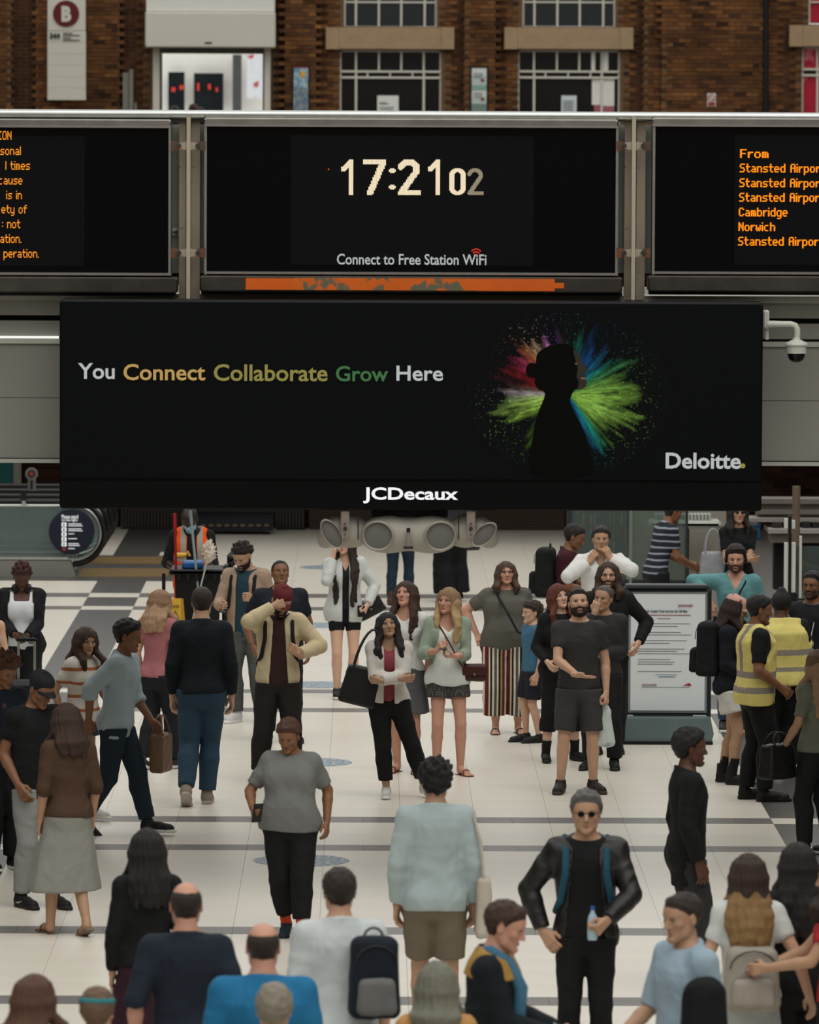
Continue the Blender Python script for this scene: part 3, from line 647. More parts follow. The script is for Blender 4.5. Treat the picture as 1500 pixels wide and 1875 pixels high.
# powder burst: a flat printed picture on the screen, colour by direction from its centre
def burst_material():
    m = bpy.data.materials.new('coloured powder picture'); m.use_nodes = True; nt = m.node_tree; N = nt.nodes; L = nt.links; b = N['Principled BSDF']
    b.inputs['Base Color'].default_value = (*lin('020508'), 1); b.inputs['Roughness'].default_value = .5; b.inputs['Specular IOR Level'].default_value = .12
    def node(t, **k):
        n = N.new(t)
        for a, v in k.items(): setattr(n, a, v)
        return n
    def mth(op, a, bb=None, c=None, clamp=False):
        n = node('ShaderNodeMath', operation=op, use_clamp=clamp)
        for i, q in enumerate((a, bb, c)):
            if q is None: continue
            if isinstance(q, (int, float)): n.inputs[i].default_value = q
            else: L.new(q, n.inputs[i])
        return n.outputs[0]
    tc = node('ShaderNodeTexCoord'); s = node('ShaderNodeSeparateXYZ'); L.new(tc.outputs['Object'], s.inputs[0])
    x, z = s.outputs[0], s.outputs[2]
    r = mth('MULTIPLY', mth('SQRT', mth('ADD', mth('MULTIPLY', x, x), mth('MULTIPLY', z, z))), .82)
    ang = mth('ARCTAN2', z, x); a01 = mth('ADD', mth('DIVIDE', ang, 2 * PI), .5)      # 0..1 from the left, anticlockwise through below
    # warp direction slightly
    ca = mth('COSINE', ang); sa = mth('SINE', ang)
    def pn(k, kr, sc, det=3, seed=0.):
        cb = node('ShaderNodeCombineXYZ'); L.new(mth('MULTIPLY', ca, k), cb.inputs[0]); L.new(mth('MULTIPLY', sa, k), cb.inputs[1]); L.new(mth('MULTIPLY_ADD', r, kr, seed), cb.inputs[2])
        n = node('ShaderNodeTexNoise'); n.inputs['Scale'].default_value = sc; n.inputs['Detail'].default_value = det; L.new(cb.outputs[0], n.inputs['Vector']); return n.outputs['Fac']
    streak = pn(3.0, 1.5, 2.6, 5); fine = pn(5, 5, 3, 5, 4.)
    lob = pn(1.2, .4, 2.2, 2, 9.)
    ramp = node('ShaderNodeValToRGB'); e = ramp.color_ramp.elements
    L.new(mth('ADD', a01, mth('MULTIPLY', mth('SUBTRACT', lob, .5), .05)), ramp.inputs[0])
    cols = [(0, 'b8a8b0'), (.02, 'b8e070'), (.07, 'a8d850'), (.105, '4a6a1c'), (.145, '6a9a28'), (.19, '3d5a18'), (.25, '10180c'), (.30, '10305a'), (.325, '1a6a9a'), (.345, '12a08a'), (.37, '6aa030'), (.42, 'a4d85a'), (.50, '98cc50'),
            (.545, '74ac48'), (.585, '2a8f5a'), (.62, '1a8a9a'), (.655, '145a9a'), (.70, '0f3f70'), (.735, '128a5a'), (.765, '5a4030'), (.80, 'a060d8'), (.825, 'f0a0c0'), (.85, 'f2d0a0'), (.875, 'e08040'), (.89, 'd84070'), (.925, '8a1420'), (.965, '8a1820'), (.985, '7a6a58'), (1, 'b8a8b0')]
    # angle 0 = pointing left (-x), .25 = down, .5 = right, .75 = up
    while len(e) < min(len(cols), 32): e.new(.5)
    for i, (p, h) in enumerate(cols): e[i].position = p; e[i].color = (*lin(h), 1)
    # reach of the powder by direction
    reach = node('ShaderNodeValToRGB'); e = reach.color_ramp.elements; L.new(a01, reach.inputs[0])
    rs = [(0, .78), (.05, .80), (.10, .45), (.145, .66), (.2, .5), (.26, .2), (.31, .5), (.335, .86), (.37, .62), (.43, .80), (.5, .82), (.56, .72), (.62, .62), (.68, .78), (.73, .66), (.80, .62), (.85, .80), (.9, .66), (.94, .70), (1, .72)]
    while len(e) < len(rs): e.new(.5)
    for i, (p, v) in enumerate(rs): e[i].position = p; e[i].color = (v, v, v, 1)
    edge = mth('ADD', mth('MULTIPLY', reach.outputs[0], .46), mth('MULTIPLY', mth('SUBTRACT', streak, .5), .55))
    d = node('ShaderNodeMapRange'); L.new(mth('SUBTRACT', edge, r), d.inputs[0]); d.inputs[1].default_value = -.07; d.inputs[2].default_value = .17
    core = d.outputs[0]
    tex = node('ShaderNodeMapRange'); L.new(fine, tex.inputs[0]); tex.inputs[1].default_value = .28; tex.inputs[2].default_value = .62; tex.inputs[3].default_value = .18
    sp = node('ShaderNodeTexNoise'); sp.inputs['Scale'].default_value = 48; sp.inputs['Detail'].default_value = 2; L.new(tc.outputs['Object'], sp.inputs['Vector'])
    spm = node('ShaderNodeMapRange'); L.new(sp.outputs['Fac'], spm.inputs[0]); spm.inputs[1].default_value = .60; spm.inputs[2].default_value = .72
    far = node('ShaderNodeMapRange'); L.new(r, far.inputs[0]); far.inputs[1].default_value = .62; far.inputs[2].default_value = .42
    stv = mth('ADD', mth('MULTIPLY', mth('MULTIPLY', core, tex.outputs[0]), .62), mth('MULTIPLY', mth('MULTIPLY', spm.outputs[0], far.outputs[0]), .28), clamp=True)
    L.new(ramp.outputs[0], b.inputs['Emission Color']); L.new(stv, b.inputs['Emission Strength']); return m
c = at(1040, 722, YA - .003)
b_ = MB(); 
n = 48; b_.add([(0, 0, 0)] + [(.76 * math.cos(2 * PI * k / n), 0, .61 * math.sin(2 * PI * k / n)) for k in range(n)], [(0, k + 1, (k + 1) % n + 1) for k in range(n)])
bo = b_.build('powder_picture', burst_material(), ab); bo.location = c - abl
# dark figure in profile on the picture, from photo pixels
sil = [(976, 868), (976, 800), (984, 760), (998, 722), (985, 712), (979, 700), (980, 692), (968, 690), (963, 680), (966, 668), (974, 664), (981, 665), (983, 650), (992, 640), (1010, 632), (1030, 629), (1046, 633), (1060, 647), (1066, 660), (1065, 664),
       (1077, 674), (1076, 679), (1071, 683), (1074, 690), (1072, 694), (1075, 699), (1073, 707), (1064, 713), (1053, 714), (1046, 726), (1044, 737), (1050, 752), (1062, 775), (1074, 800), (1080, 835), (1082, 868)]
def spline(pts, n=4):
    out = []
    for i in range(len(pts)):
        p0, p1, p2, p3 = [pts[(i + k) % len(pts)] for k in (-1, 0, 1, 2)]
        for j in range(n):
            t = j / n; out.append(tuple(.5 * (2 * b + (c - a) * t + (2 * a - 5 * b + 4 * c - d) * t * t + (3 * b - a - 3 * c + d) * t ** 3) for a, b, c, d in zip(p0, p1, p2, p3)))
    return out
P = [at(a, b, YA - .006) - abl for a, b in spline(sil)]; mb = MB()
mb.prism([(p.x, p.z) for p in P], 1, P[0].y - .002, P[0].y).build('silhouette', mat('silhouette ink', '040505', .6, var=.1, spec=.08), ab)
fp = [(1050, 640), (1060, 647), (1066, 660), (1065, 664), (1077, 674), (1076, 679), (1071, 683), (1074, 690), (1072, 694), (1075, 699), (1073, 707), (1064, 713), (1058, 712), (1060, 700), (1056, 690), (1058, 676), (1054, 660)]
P = [at(a, b, YA - .009) - abl for a, b in spline(fp)]; MB().prism([(p.x, p.z) for p in P], 1, P[0].y - .001, P[0].y).build('lit_profile', glow('dim face', '241e12', .55), ab)
for k, (a, b, c_, d) in enumerate(((1064, 691, 1072, 694), (1053, 665, 1057, 667))):
    pxpart('lit_highlight', a, b, c_, d, YA - .011, .001, glow('face light', '8a7850', .55), ab)

# ------------------------------------------------------------------ CCTV dome camera
YC = 44.6
cc = empty('security_camera', at(1406, 600, YC), label='white dome security camera on a swan-neck bracket', cat='camera'); off = cc.location
M_cam = mat('off white plastic', 'c6c8bf', .4, var=.04)
def P_(px, py, Y=YC): return at(px, py, Y) - off
pxpart('wall_box', 1398, 568, 1409, 602, YC - .02, .12, M_cam, cc, bev=.01); pxpart('conduit', 1402, 602, 1408, 622, YC + .02, .05, M_cam, cc)
MB().tube([P_(1405, 594), P_(1418, 593.5), P_(1432, 593.5), P_(1448, 593.5), P_(1456, 596), P_(1460, 603), P_(1460, 614), P_(1460, 618)], [.028, .026, .023, .023, .024, .024, .023, .023], 14).build('arm', M_cam, cc, smooth=True)
q = P_(1458.5, 642); u = 1 / 246
MB().lathe([(.0, 24 * u), (6 * u, 24 * u), (7.5 * u, 20 * u), (12 * u, 18 * u), (19 * u, 15 * u), (21.5 * u, 12 * u), (21.5 * u, 10 * u), (18.5 * u, 8 * u), (18 * u, -5 * u), (0, -5 * u)], q, 28).build('housing', M_cam, cc, smooth=True)
MB().lathe([(16 * u, -5 * u), (15.5 * u, -11 * u), (12.5 * u, -17 * u), (7 * u, -20.5 * u), (.1 * u, -21.5 * u)], q, 28).build('dome', M_screen, cc, smooth=True)

# ------------------------------------------------------------------ loudspeaker cluster under the board
M_spk = mat('warm white loudspeaker shell', 'aaa69c', .45, var=.06, scale=4); M_grl = mat('grey speaker mesh', '6b6a66', .7, bump=.3, bscale=400)
YK = 44.5; u = (at(850, 975, YK).x - at(750, 975, YK).x) / 100
def spk(cx, cy, lab):
    return empty('loudspeaker', at(cx, cy, YK), label=lab, cat='loudspeaker', group='loudspeakers under the advert board')
k0 = spk(749, 940, 'wide twin loudspeaker hanging at the middle of the cluster'); off = k0.location
body = MB(); V = []; F = []; nx, nn = 33, 24
for i in range(nx):
    t = -1 + 2 * i / (nx - 1); x = 90 * t; flare = 30.5 + 4.5 * math.sin(PI * min(1, abs(t) * 1.15)) ** 2; rr = math.sqrt(max(0, 1 - (max(0, abs(x) - 58) / 32.5) ** 2)); h = flare * max(rr, .02)
    dep = (26 + 10 * (abs(t) ** 1.5)) * max(rr, .05)
    for k in range(nn):
        w = 2 * PI * k / nn; V.append((x * u, -dep * u * math.cos(w) * (1 if math.cos(w) > 0 else .8), h * u * math.sin(w)))
for i in range(nx - 1):
    for k in range(nn): F.append((i * nn + k, (i + 1) * nn + k, (i + 1) * nn + (k + 1) % nn, i * nn + (k + 1) % nn))
c = P_ = at(750, 978.5, YK) - off
body.add([(a + c.x, b + c.y, d + c.z) for a, b, d in V], F); body.build('shell', M_spk, k0, smooth=True)
def cone(cx, cy, rx, ry, yaw, pitch, roll, parent, dy=-.16):
    off = parent.location; c = at(cx, cy, YK) - off + Vector((0, dy, 0)); M = Matrix.Rotation(math.radians(roll), 3, 'Y') @ Matrix.Rotation(math.radians(yaw), 3, 'Z') @ Matrix.Rotation(math.radians(pitch), 3, 'X')
    def ring(rf, yy): return [M @ Vector((rf * rx * u * math.cos(2 * PI * k / 32), yy, rf * ry * u * math.sin(2 * PI * k / 32))) + c for k in range(32)]
    mb = MB(); prof = [(.86, .1), (1.08, .05), (1.06, .0), (1.0, -.02), (.94, -.005), (.92, .01)]
    V = [p for rf, yy in prof for p in ring(rf, yy)]; F = [(i * 32 + k, i * 32 + (k + 1) % 32, (i + 1) * 32 + (k + 1) % 32, (i + 1) * 32 + k) for i in range(len(prof) - 1) for k in range(32)]
    mb.add(V, F).build('horn_rim', M_spk, parent, smooth=True)
    mb = MB(); V = [M @ Vector((0, -.005, 0)) + c]; F = []
    for j, rf in enumerate((.35, .65, .93)): V += ring(rf, -.005 + .012 * rf * rf)
    F += [(0, 1 + (k + 1) % 32, 1 + k) for k in range(32)]
    for j in range(2): F += [(1 + j * 32 + k, 1 + j * 32 + (k + 1) % 32, 33 + j * 32 + (k + 1) % 32, 33 + j * 32 + k) for k in range(32)]
    mb.add(V, F).build('grille', M_grl, parent, smooth=True)
cone(692, 978.5, 27.5, 25.5, -6, 0, 8, k0); cone(806, 979, 27.5, 25.5, 6, 0, -8, k0)
pxpart('bracket', 745, 968, 751, 1005, YK - .14, .02, mat('speaker bracket', '8b8078', .6), k0, bev=.004); pxpart('bracket_slot', 744.5, 967, 751.5, 974, YK - .15, .02, M_blackmat, k0); pxpart('bracket_foot', 739, 1000.5, 757, 1005.5, YK - .15, .03, M_dark_steel, k0)
pxpart('mounting_bar', 680, 935, 820, 947, YK + .02, .1, M_blackmat, k0)
for sgn, cx, lab in ((-1, 608, 'loudspeaker at the end of the cluster above the woman on the phone'), (1, 886, 'loudspeaker at the end of the cluster above the hanging handbag')):
    ks = spk(cx, 940, lab); off = ks.location; c = at(cx - sgn * 0, 974, YK + .05) - off
    mb = MB(); M = Matrix.Rotation(math.radians(-sgn * 38), 3, 'Y')
    mb.ball((c.x, c.y, c.z), (22 * u, .14, 34 * u), 24, 14, M=M)
    M2 = Matrix.Rotation(math.radians(sgn * -8), 3, 'Y'); c2 = at(cx - sgn * 30, 972, YK + .06) - off
    mb.ball((c2.x, c2.y, c2.z), (42 * u, .12, 31 * u), 24, 14, M=M2); mb.build('shell', M_spk, ks, smooth=True)
    cone(cx, 976 if sgn < 0 else 977, 15 if sgn < 0 else 15, 29 if sgn < 0 else 27, 0, 0, -sgn * -33 if False else (-33 if sgn < 0 else 47), ks, dy=-.13)
    bx = 632 if sgn < 0 else 862.5
    pxpart('bracket', bx - 8, 936, bx + 8, 988, YK - .13, .015, mat('speaker bracket', '8b8078', .6), ks, bev=.008)
    for yy, rr in ((959, 1.6), (968, 3.6), (979, 1.3)):
        q = at(bx, yy, YK - .135) - off; MB().disc((q.x, q.z), rr * u, q.y - .008, q.y, 12).build('bolt', M_dark_steel, ks)
    rx = 656 if sgn < 0 else 840
    a = at(rx, 936, YK - .05) - off; b = at(rx, 988, YK - .05) - off; MB().tube([a, b], .004, 6).build('wire', M_dark_steel, ks)

# ------------------------------------------------------------------ figure kit: distance fields turned into one continuous surface
f32 = np.float32
def smin(a, b, k):
    if k <= 0: return np.minimum(a, b)
    h = np.maximum(k - np.abs(a - b), 0) / k
    return np.minimum(a, b) - h * h * k * .25
class Field:
    def __init__(s, lo, hi, h):
        s.h = h; s.lo = np.array(lo, f32); s.n = np.ceil((np.array(hi) - np.array(lo)) / h).astype(int) + 1
        s.ax = [s.lo[i] + h * np.arange(s.n[i], dtype=f32) for i in range(3)]; s.d = np.full(s.n, 1., f32)
    def sl(s, lo, hi):
        a = [max(0, int((lo[i] - s.lo[i]) / s.h)) for i in range(3)]; b = [min(s.n[i], int((hi[i] - s.lo[i]) / s.h) + 2) for i in range(3)]
        return tuple(slice(a[i], max(a[i], b[i])) for i in range(3))
    def grid(s, sl): return s.ax[0][sl[0]][:, None, None], s.ax[1][sl[1]][None, :, None], s.ax[2][sl[2]][None, None, :]
    def put(s, fn, lo, hi, k=0., op='u'):
        pad = k + 3 * s.h; sl = s.sl([v - pad for v in lo], [v + pad for v in hi])
        if any(q.stop <= q.start for q in sl): return s
        X, Y, Z = s.grid(sl); v = fn(X, Y, Z)
        if op == 'u': s.d[sl] = smin(s.d[sl], v, k)
        elif op == 's': s.d[sl] = -smin(-s.d[sl], v, k)
        return s
    def clip(s, fn, k=0.):      # keep only where fn < 0
        X, Y, Z = s.grid((slice(None),) * 3); s.d = np.maximum(s.d, fn(X, Y, Z) + 0 * s.d); return s
    def chain(s, P, R, k=.02, flat=None, cut=None):
        """rounded tapering limb through points P with radii R; cut=(point, dir) keeps the side behind dir"""
        P = [np.array(p, f32) for p in P]; m = max(R)
        lo = np.min(P, 0) - m; hi = np.max(P, 0) + m
        def fn(X, Y, Z):
            out = None
            for a, b, ra, rb in zip(P, P[1:], R, R[1:]):
                ba = b - a; L2 = float(ba @ ba) + 1e-9
                t = np.clip(((X - a[0]) * ba[0] + (Y - a[1]) * ba[1] + (Z - a[2]) * ba[2]) / L2, 0, 1)
                dx = X - a[0] - t * ba[0]; dy = Y - a[1] - t * ba[1]; dz = Z - a[2] - t * ba[2]
                d = np.sqrt(dx * dx + dy * dy + dz * dz) - (ra + (rb - ra) * t)
                out = d if out is None else smin(out, d, .012)
            if cut is not None:
                q, n = cut; out = np.maximum(out, (X - q[0]) * n[0] + (Y - q[1]) * n[1] + (Z - q[2]) * n[2])
            return out
        return s.put(fn, lo, hi, k)
    def ell(s, c, r, k=.02, op='u', M=None):
        r = np.array(r, f32); m = float(r.min()); R = float(r.max())
        Mi = None if M is None else np.array(M, f32).T
        def fn(X, Y, Z):
            x, y, z = X - c[0], Y - c[1], Z - c[2]
            if Mi is not None: x, y, z = [Mi[i, 0] * x + Mi[i, 1] * y + Mi[i, 2] * z for i in range(3)]
            return (np.sqrt((x / r[0]) ** 2 + (y / r[1]) ** 2 + (z / r[2]) ** 2) - 1) * m
        e = r if M is None else (R, R, R)
        return s.put(fn, [c[i] - e[i] for i in range(3)], [c[i] + e[i] for i in range(3)], k, op)
    def surface(s):
        d = s.d; h = s.h; neg = d < 0; nx, ny, nz = d.shape
        d[0] = np.abs(d[0]) + h; d[-1] = np.abs(d[-1]) + h; d[:, 0] = np.abs(d[:, 0]) + h; d[:, -1] = np.abs(d[:, -1]) + h; d[:, :, 0] = np.abs(d[:, :, 0]) + h; d[:, :, -1] = np.abs(d[:, :, -1]) + h
        neg = d < 0
        c = np.zeros((nx - 1, ny - 1, nz - 1), np.int8)
        for i in (0, 1):
            for j in (0, 1):
                for k in (0, 1): c += neg[i:nx - 1 + i, j:ny - 1 + j, k:nz - 1 + k]
        act = (c > 0) & (c < 8); idx = np.argwhere(act); n = len(idx)
        if n == 0: return np.zeros((0, 3), f32), np.zeros((0, 4), np.int32)
        corners = [(i, j, k) for i in (0, 1) for j in (0, 1) for k in (0, 1)]; val = {q: d[idx[:, 0] + q[0], idx[:, 1] + q[1], idx[:, 2] + q[2]] for q in corners}
        acc = np.zeros((n, 3), f32); cnt = np.zeros(n, f32)
        for q in corners:
            for a in range(3):
                if q[a]: continue
                q2 = list(q); q2[a] = 1; q2 = tuple(q2); va, vb = val[q], val[q2]; m = (va < 0) != (vb < 0)
                t = np.where(m, va / np.where(m, va - vb, 1), 0); p = np.tile(np.array(q, f32), (n, 1)); p[:, a] += t
                acc += p * m[:, None]; cnt += m
        V = (idx + acc / cnt[:, None]) * h + s.lo
        num = np.full(act.shape, -1, np.int32); num[act] = np.arange(n); Fs = []
        for a in range(3):
            b, c2 = (a + 1) % 3, (a + 2) % 3
            s0 = [slice(None)] * 3; s1 = [slice(None)] * 3; s0[a] = slice(0, -1); s1[a] = slice(1, None)
            m = neg[tuple(s0)] != neg[tuple(s1)]; e = np.argwhere(m); e = e[(e[:, b] > 0) & (e[:, c2] > 0) & (e[:, b] < d.shape[b] - 1) & (e[:, c2] < d.shape[c2] - 1)]
            q = []
            for (ob, oc) in ((-1, -1), (0, -1), (0, 0), (-1, 0)):
                t = e.copy(); t[:, b] += ob; t[:, c2] += oc; q.append(num[t[:, 0], t[:, 1], t[:, 2]])
            q = np.stack(q, 1); inside = neg[e[:, 0], e[:, 1], e[:, 2]]; q[~inside] = q[~inside][:, ::-1]; Fs.append(q)
        F = np.concatenate(Fs); F = F[(F >= 0).all(1)]
        return V.astype(f32), F.astype(np.int32)
def folds(amp, seed=0, f=22.):
    rs = np.random.RandomState(seed + 11); D = rs.normal(size=(5, 3)); D /= np.linalg.norm(D, axis=1)[:, None]; fr = f * rs.uniform(.6, 2.2, 5); ph = rs.uniform(0, 6, 5)
    D[:, 2] *= .7
    def fn(X, Y, Z):
        o = 0.
        for i in range(5):
            w = np.sin(fr[i] * .62 * (D[i, 0] * X + D[i, 1] * Y + D[i, 2] * Z) + ph[i] + 1.3 * np.sin(8 * Z + 5 * X + i))
            o = o + ((1 - np.abs(w)) ** 2.2 - .3 if i < 3 else .35 * w)
        return amp * o * -.62
    return fn
def rotm(ax, deg):
    return np.array(Matrix.Rotation(math.radians(deg), 3, ax), dtype=float)
def nrm(v): v = np.array(v, float); return v / (np.linalg.norm(v) + 1e-9)

# ---- head (origin between the ears, face towards -y)
def head_arrays(fem, h):
    F = Field((-.11, -.135, -.15), (.11, .12, .125), h)
    F.ell((0, .014, .027), (.076, .097, .085), 0); F.ell((0, -.033, -.042), (.056, .056, .076), .045); F.ell((0, -.05, .03), (.060, .045, .055), .03)
    for s in (-1, 1):
        F.chain([(s * .050, .0, -.052), (s * .046, -.02, -.082), (0, -.068, -.107)], [.018, .017, .018] if not fem else [.014, .014, .014], .03)
        F.ell((s * .042, -.060, -.030), (.022, .020, .018), .02)
    F.ell((0, -.074, -.108), (.018, .017, .015) if not fem else (.014, .014, .013), .022)
    F.chain([(-.034, -.078, .014), (0, -.084, .010), (.034, -.078, .014)], [.010, .012, .010] if not fem else [.006, .008, .006], .018)
    for s in (-1, 1): F.ell((s * .031, -.098, -.010), (.018, .016, .013), .012, 's')
    F.chain([(0, -.084, .004), (0, -.099, -.022), (0, -.109, -.042)], [.009, .0095, .0115], .010)
    for s in (-1, 1): F.ell((s * .012, -.097, -.046), (.008, .010, .007), .007)
    F.chain([(-.020, -.081, -.074), (0, -.0885, -.0725), (.020, -.081, -.074)], [.0035, .0052, .0035], .007)
    F.chain([(-.018, -.081, -.0790), (0, -.0870, -.0820), (.018, -.081, -.0790)], [.0035, .0058, .0035], .004)
    F.ell((0, -.088, -.094), (.02, .006, .004), .01, 's')
    for s in (-1, 1):
        F.ell((s * .079, .010, -.012), (.009, .019, .030), .006); F.ell((s * .088, .006, -.010), (.006, .010, .017), .006, 's')
    F.chain([(0, .012, -.06), (0, .028, -.15)], [.050, .050] if not fem else [.043, .043], .03)
    V, Q = F.surface()
    c = V[Q].mean(1); mi = np.zeros(len(Q), np.int32)
    lip = (((c[:, 0] / .0225) ** 2 + ((c[:, 2] + .0770) / .0088) ** 2) < 1) & (c[:, 1] < -.06); mi[lip] = 1
    return V, Q, mi
HEADS = {}
def head_of(fem, lod):
    k = (fem, lod)
    if k not in HEADS: HEADS[k] = head_arrays(fem, {2: .0048, 1: .0065, 0: .009}[lod])
    return HEADS[k]
def ball_arrays(c, r, n=12, m=12):
    V = [(0, 0, r[2])] if False else []; F = []
    for i in range(m + 1):
        for k in range(n):
            th = PI * i / m; w = 2 * PI * k / n; V.append((c[0] + r[0] * math.sin(th) * math.cos(w), c[1] - r[1] * math.cos(th), c[2] + r[2] * math.sin(th) * math.sin(w)))
    for i in range(m):
        for k in range(n): F.append((i * n + k, i * n + (k + 1) % n, (i + 1) * n + (k + 1) % n, (i + 1) * n + k))
    mi = [3 if i < 2 else 2 for i in range(m) for k in range(n)]     # iris at the front
    return np.array(V, f32), np.array(F, np.int32), np.array(mi, np.int32)

# ---- hand (wrist at origin, fingers along -z, palm faces +y, thumb towards +x)
def hand_arrays(pose):
    F = Field((-.09, -.11, -.22), (.09, .11, .05), .0052)
    F.chain([(0, 0, .03), (0, 0, -.01)], [.026, .026], 0)
    for i, x in enumerate((.030, .010, -.010, -.029)): F.chain([(x * .55, 0, -.01), (x, -.002, -.088)], [.016, .0125], .012)
    curl = {'relax': (18, 26, 18), 'flat': (3, 4, 3), 'grip': (62, 72, 45), 'hold': (38, 50, 30)}[pose]; L = [(.040, .026, .020), (.044, .029, .021), (.041, .027, .020), (.033, .021, .018)]
    spread = {'flat': 5, 'relax': 2.5, 'grip': 0, 'hold': 1}[pose]
    for i, x in enumerate((.0315, .0105, -.0105, -.0305)):
        p = np.array((x, -.002, -.090)); a = 0; P = [p.copy()]; sp = math.radians(spread * (1.5 - i))
        for j in range(3):
            a += math.radians(curl[j] * (1 + .12 * i)); d = np.array((math.sin(sp), math.sin(a), -math.cos(a))); p = p + L[i][j] * nrm(d); P.append(p.copy())
        F.chain(P, [.0092, .0085, .0078, .0068], .003)
    t = {'relax': [(.022, .006, -.025), (.048, .018, -.055), (.056, .026, -.085), (.054, .032, -.108)], 'flat': [(.022, .004, -.025), (.050, .010, -.052), (.066, .012, -.080), (.074, .014, -.102)],
         'grip': [(.022, .008, -.025), (.044, .026, -.055), (.036, .044, -.080), (.016, .052, -.092)], 'hold': [(.022, .008, -.025), (.046, .026, -.052), (.048, .046, -.078), (.038, .060, -.096)]}[pose]
    F.chain(t, [.015, .0125, .0098, .0082], .010)
    return F.surface()
HANDS = {}
def hand_of(pose):
    if pose not in HANDS: HANDS[pose] = hand_arrays(pose)
    return HANDS[pose]

# ---- shoe / foot (ankle joint at (0,0,.08), toes towards -y)
def shoe_arrays(kind):
    F = Field((-.08, -.24, -.01), (.08, .12, .22), .0085)
    if kind == 'foot':
        F.chain([(0, .03, .09), (0, .035, .035)], [.036, .030], .02); F.chain([(0, .02, .05), (0, -.08, .032), (.005, -.15, .022)], [.033, .028, .020], .02)
        for i in range(5): F.chain([(-.030 + .0145 * i, -.12, .018), (-.034 + .0165 * i, -.170 - .012 * (1 - abs(i - 3) / 3), .014)], [.012, .009], .004)
        F.clip(lambda X, Y, Z: .002 - Z)
    else:
        t = {'trainer': 0, 'boot': .07, 'low': -.01}[kind]
        F.chain([(0, .035, .10 + t), (0, .045, .05)], [.044, .042], .02); F.chain([(0, .04, .05), (0, -.06, .045), (0, -.155, .036)], [.042, .043, .034], .03); F.chain([(-.018, -.13, .03), (.018, -.135, .03)], [.028, .028], .02)
        F.clip(lambda X, Y, Z: Z - (.115 + t))
        def sole(X, Y, Z):
            w = np.interp(Y.ravel(), [-.2, -.14, -.02, .06, .1], [.028, .049, .040, .039, .025]).astype(f32)[None, :, None]
            return np.maximum(np.maximum(np.abs(X) - w, np.abs(Y + .056) - .15), np.maximum(Z - .028, .001 - Z))
        F.put(sole, (-.07, -.23, 0), (.07, .12, .035), .006)
    V, Q = F.surface(); c = V[Q].mean(1)
    return V, Q, (c[:, 2] < .030).astype(np.int32) if kind != 'foot' else np.zeros(len(Q), np.int32)
SHOES = {}
def shoe_of(k):
    if k not in SHOES: SHOES[k] = shoe_arrays(k)
    return SHOES[k]

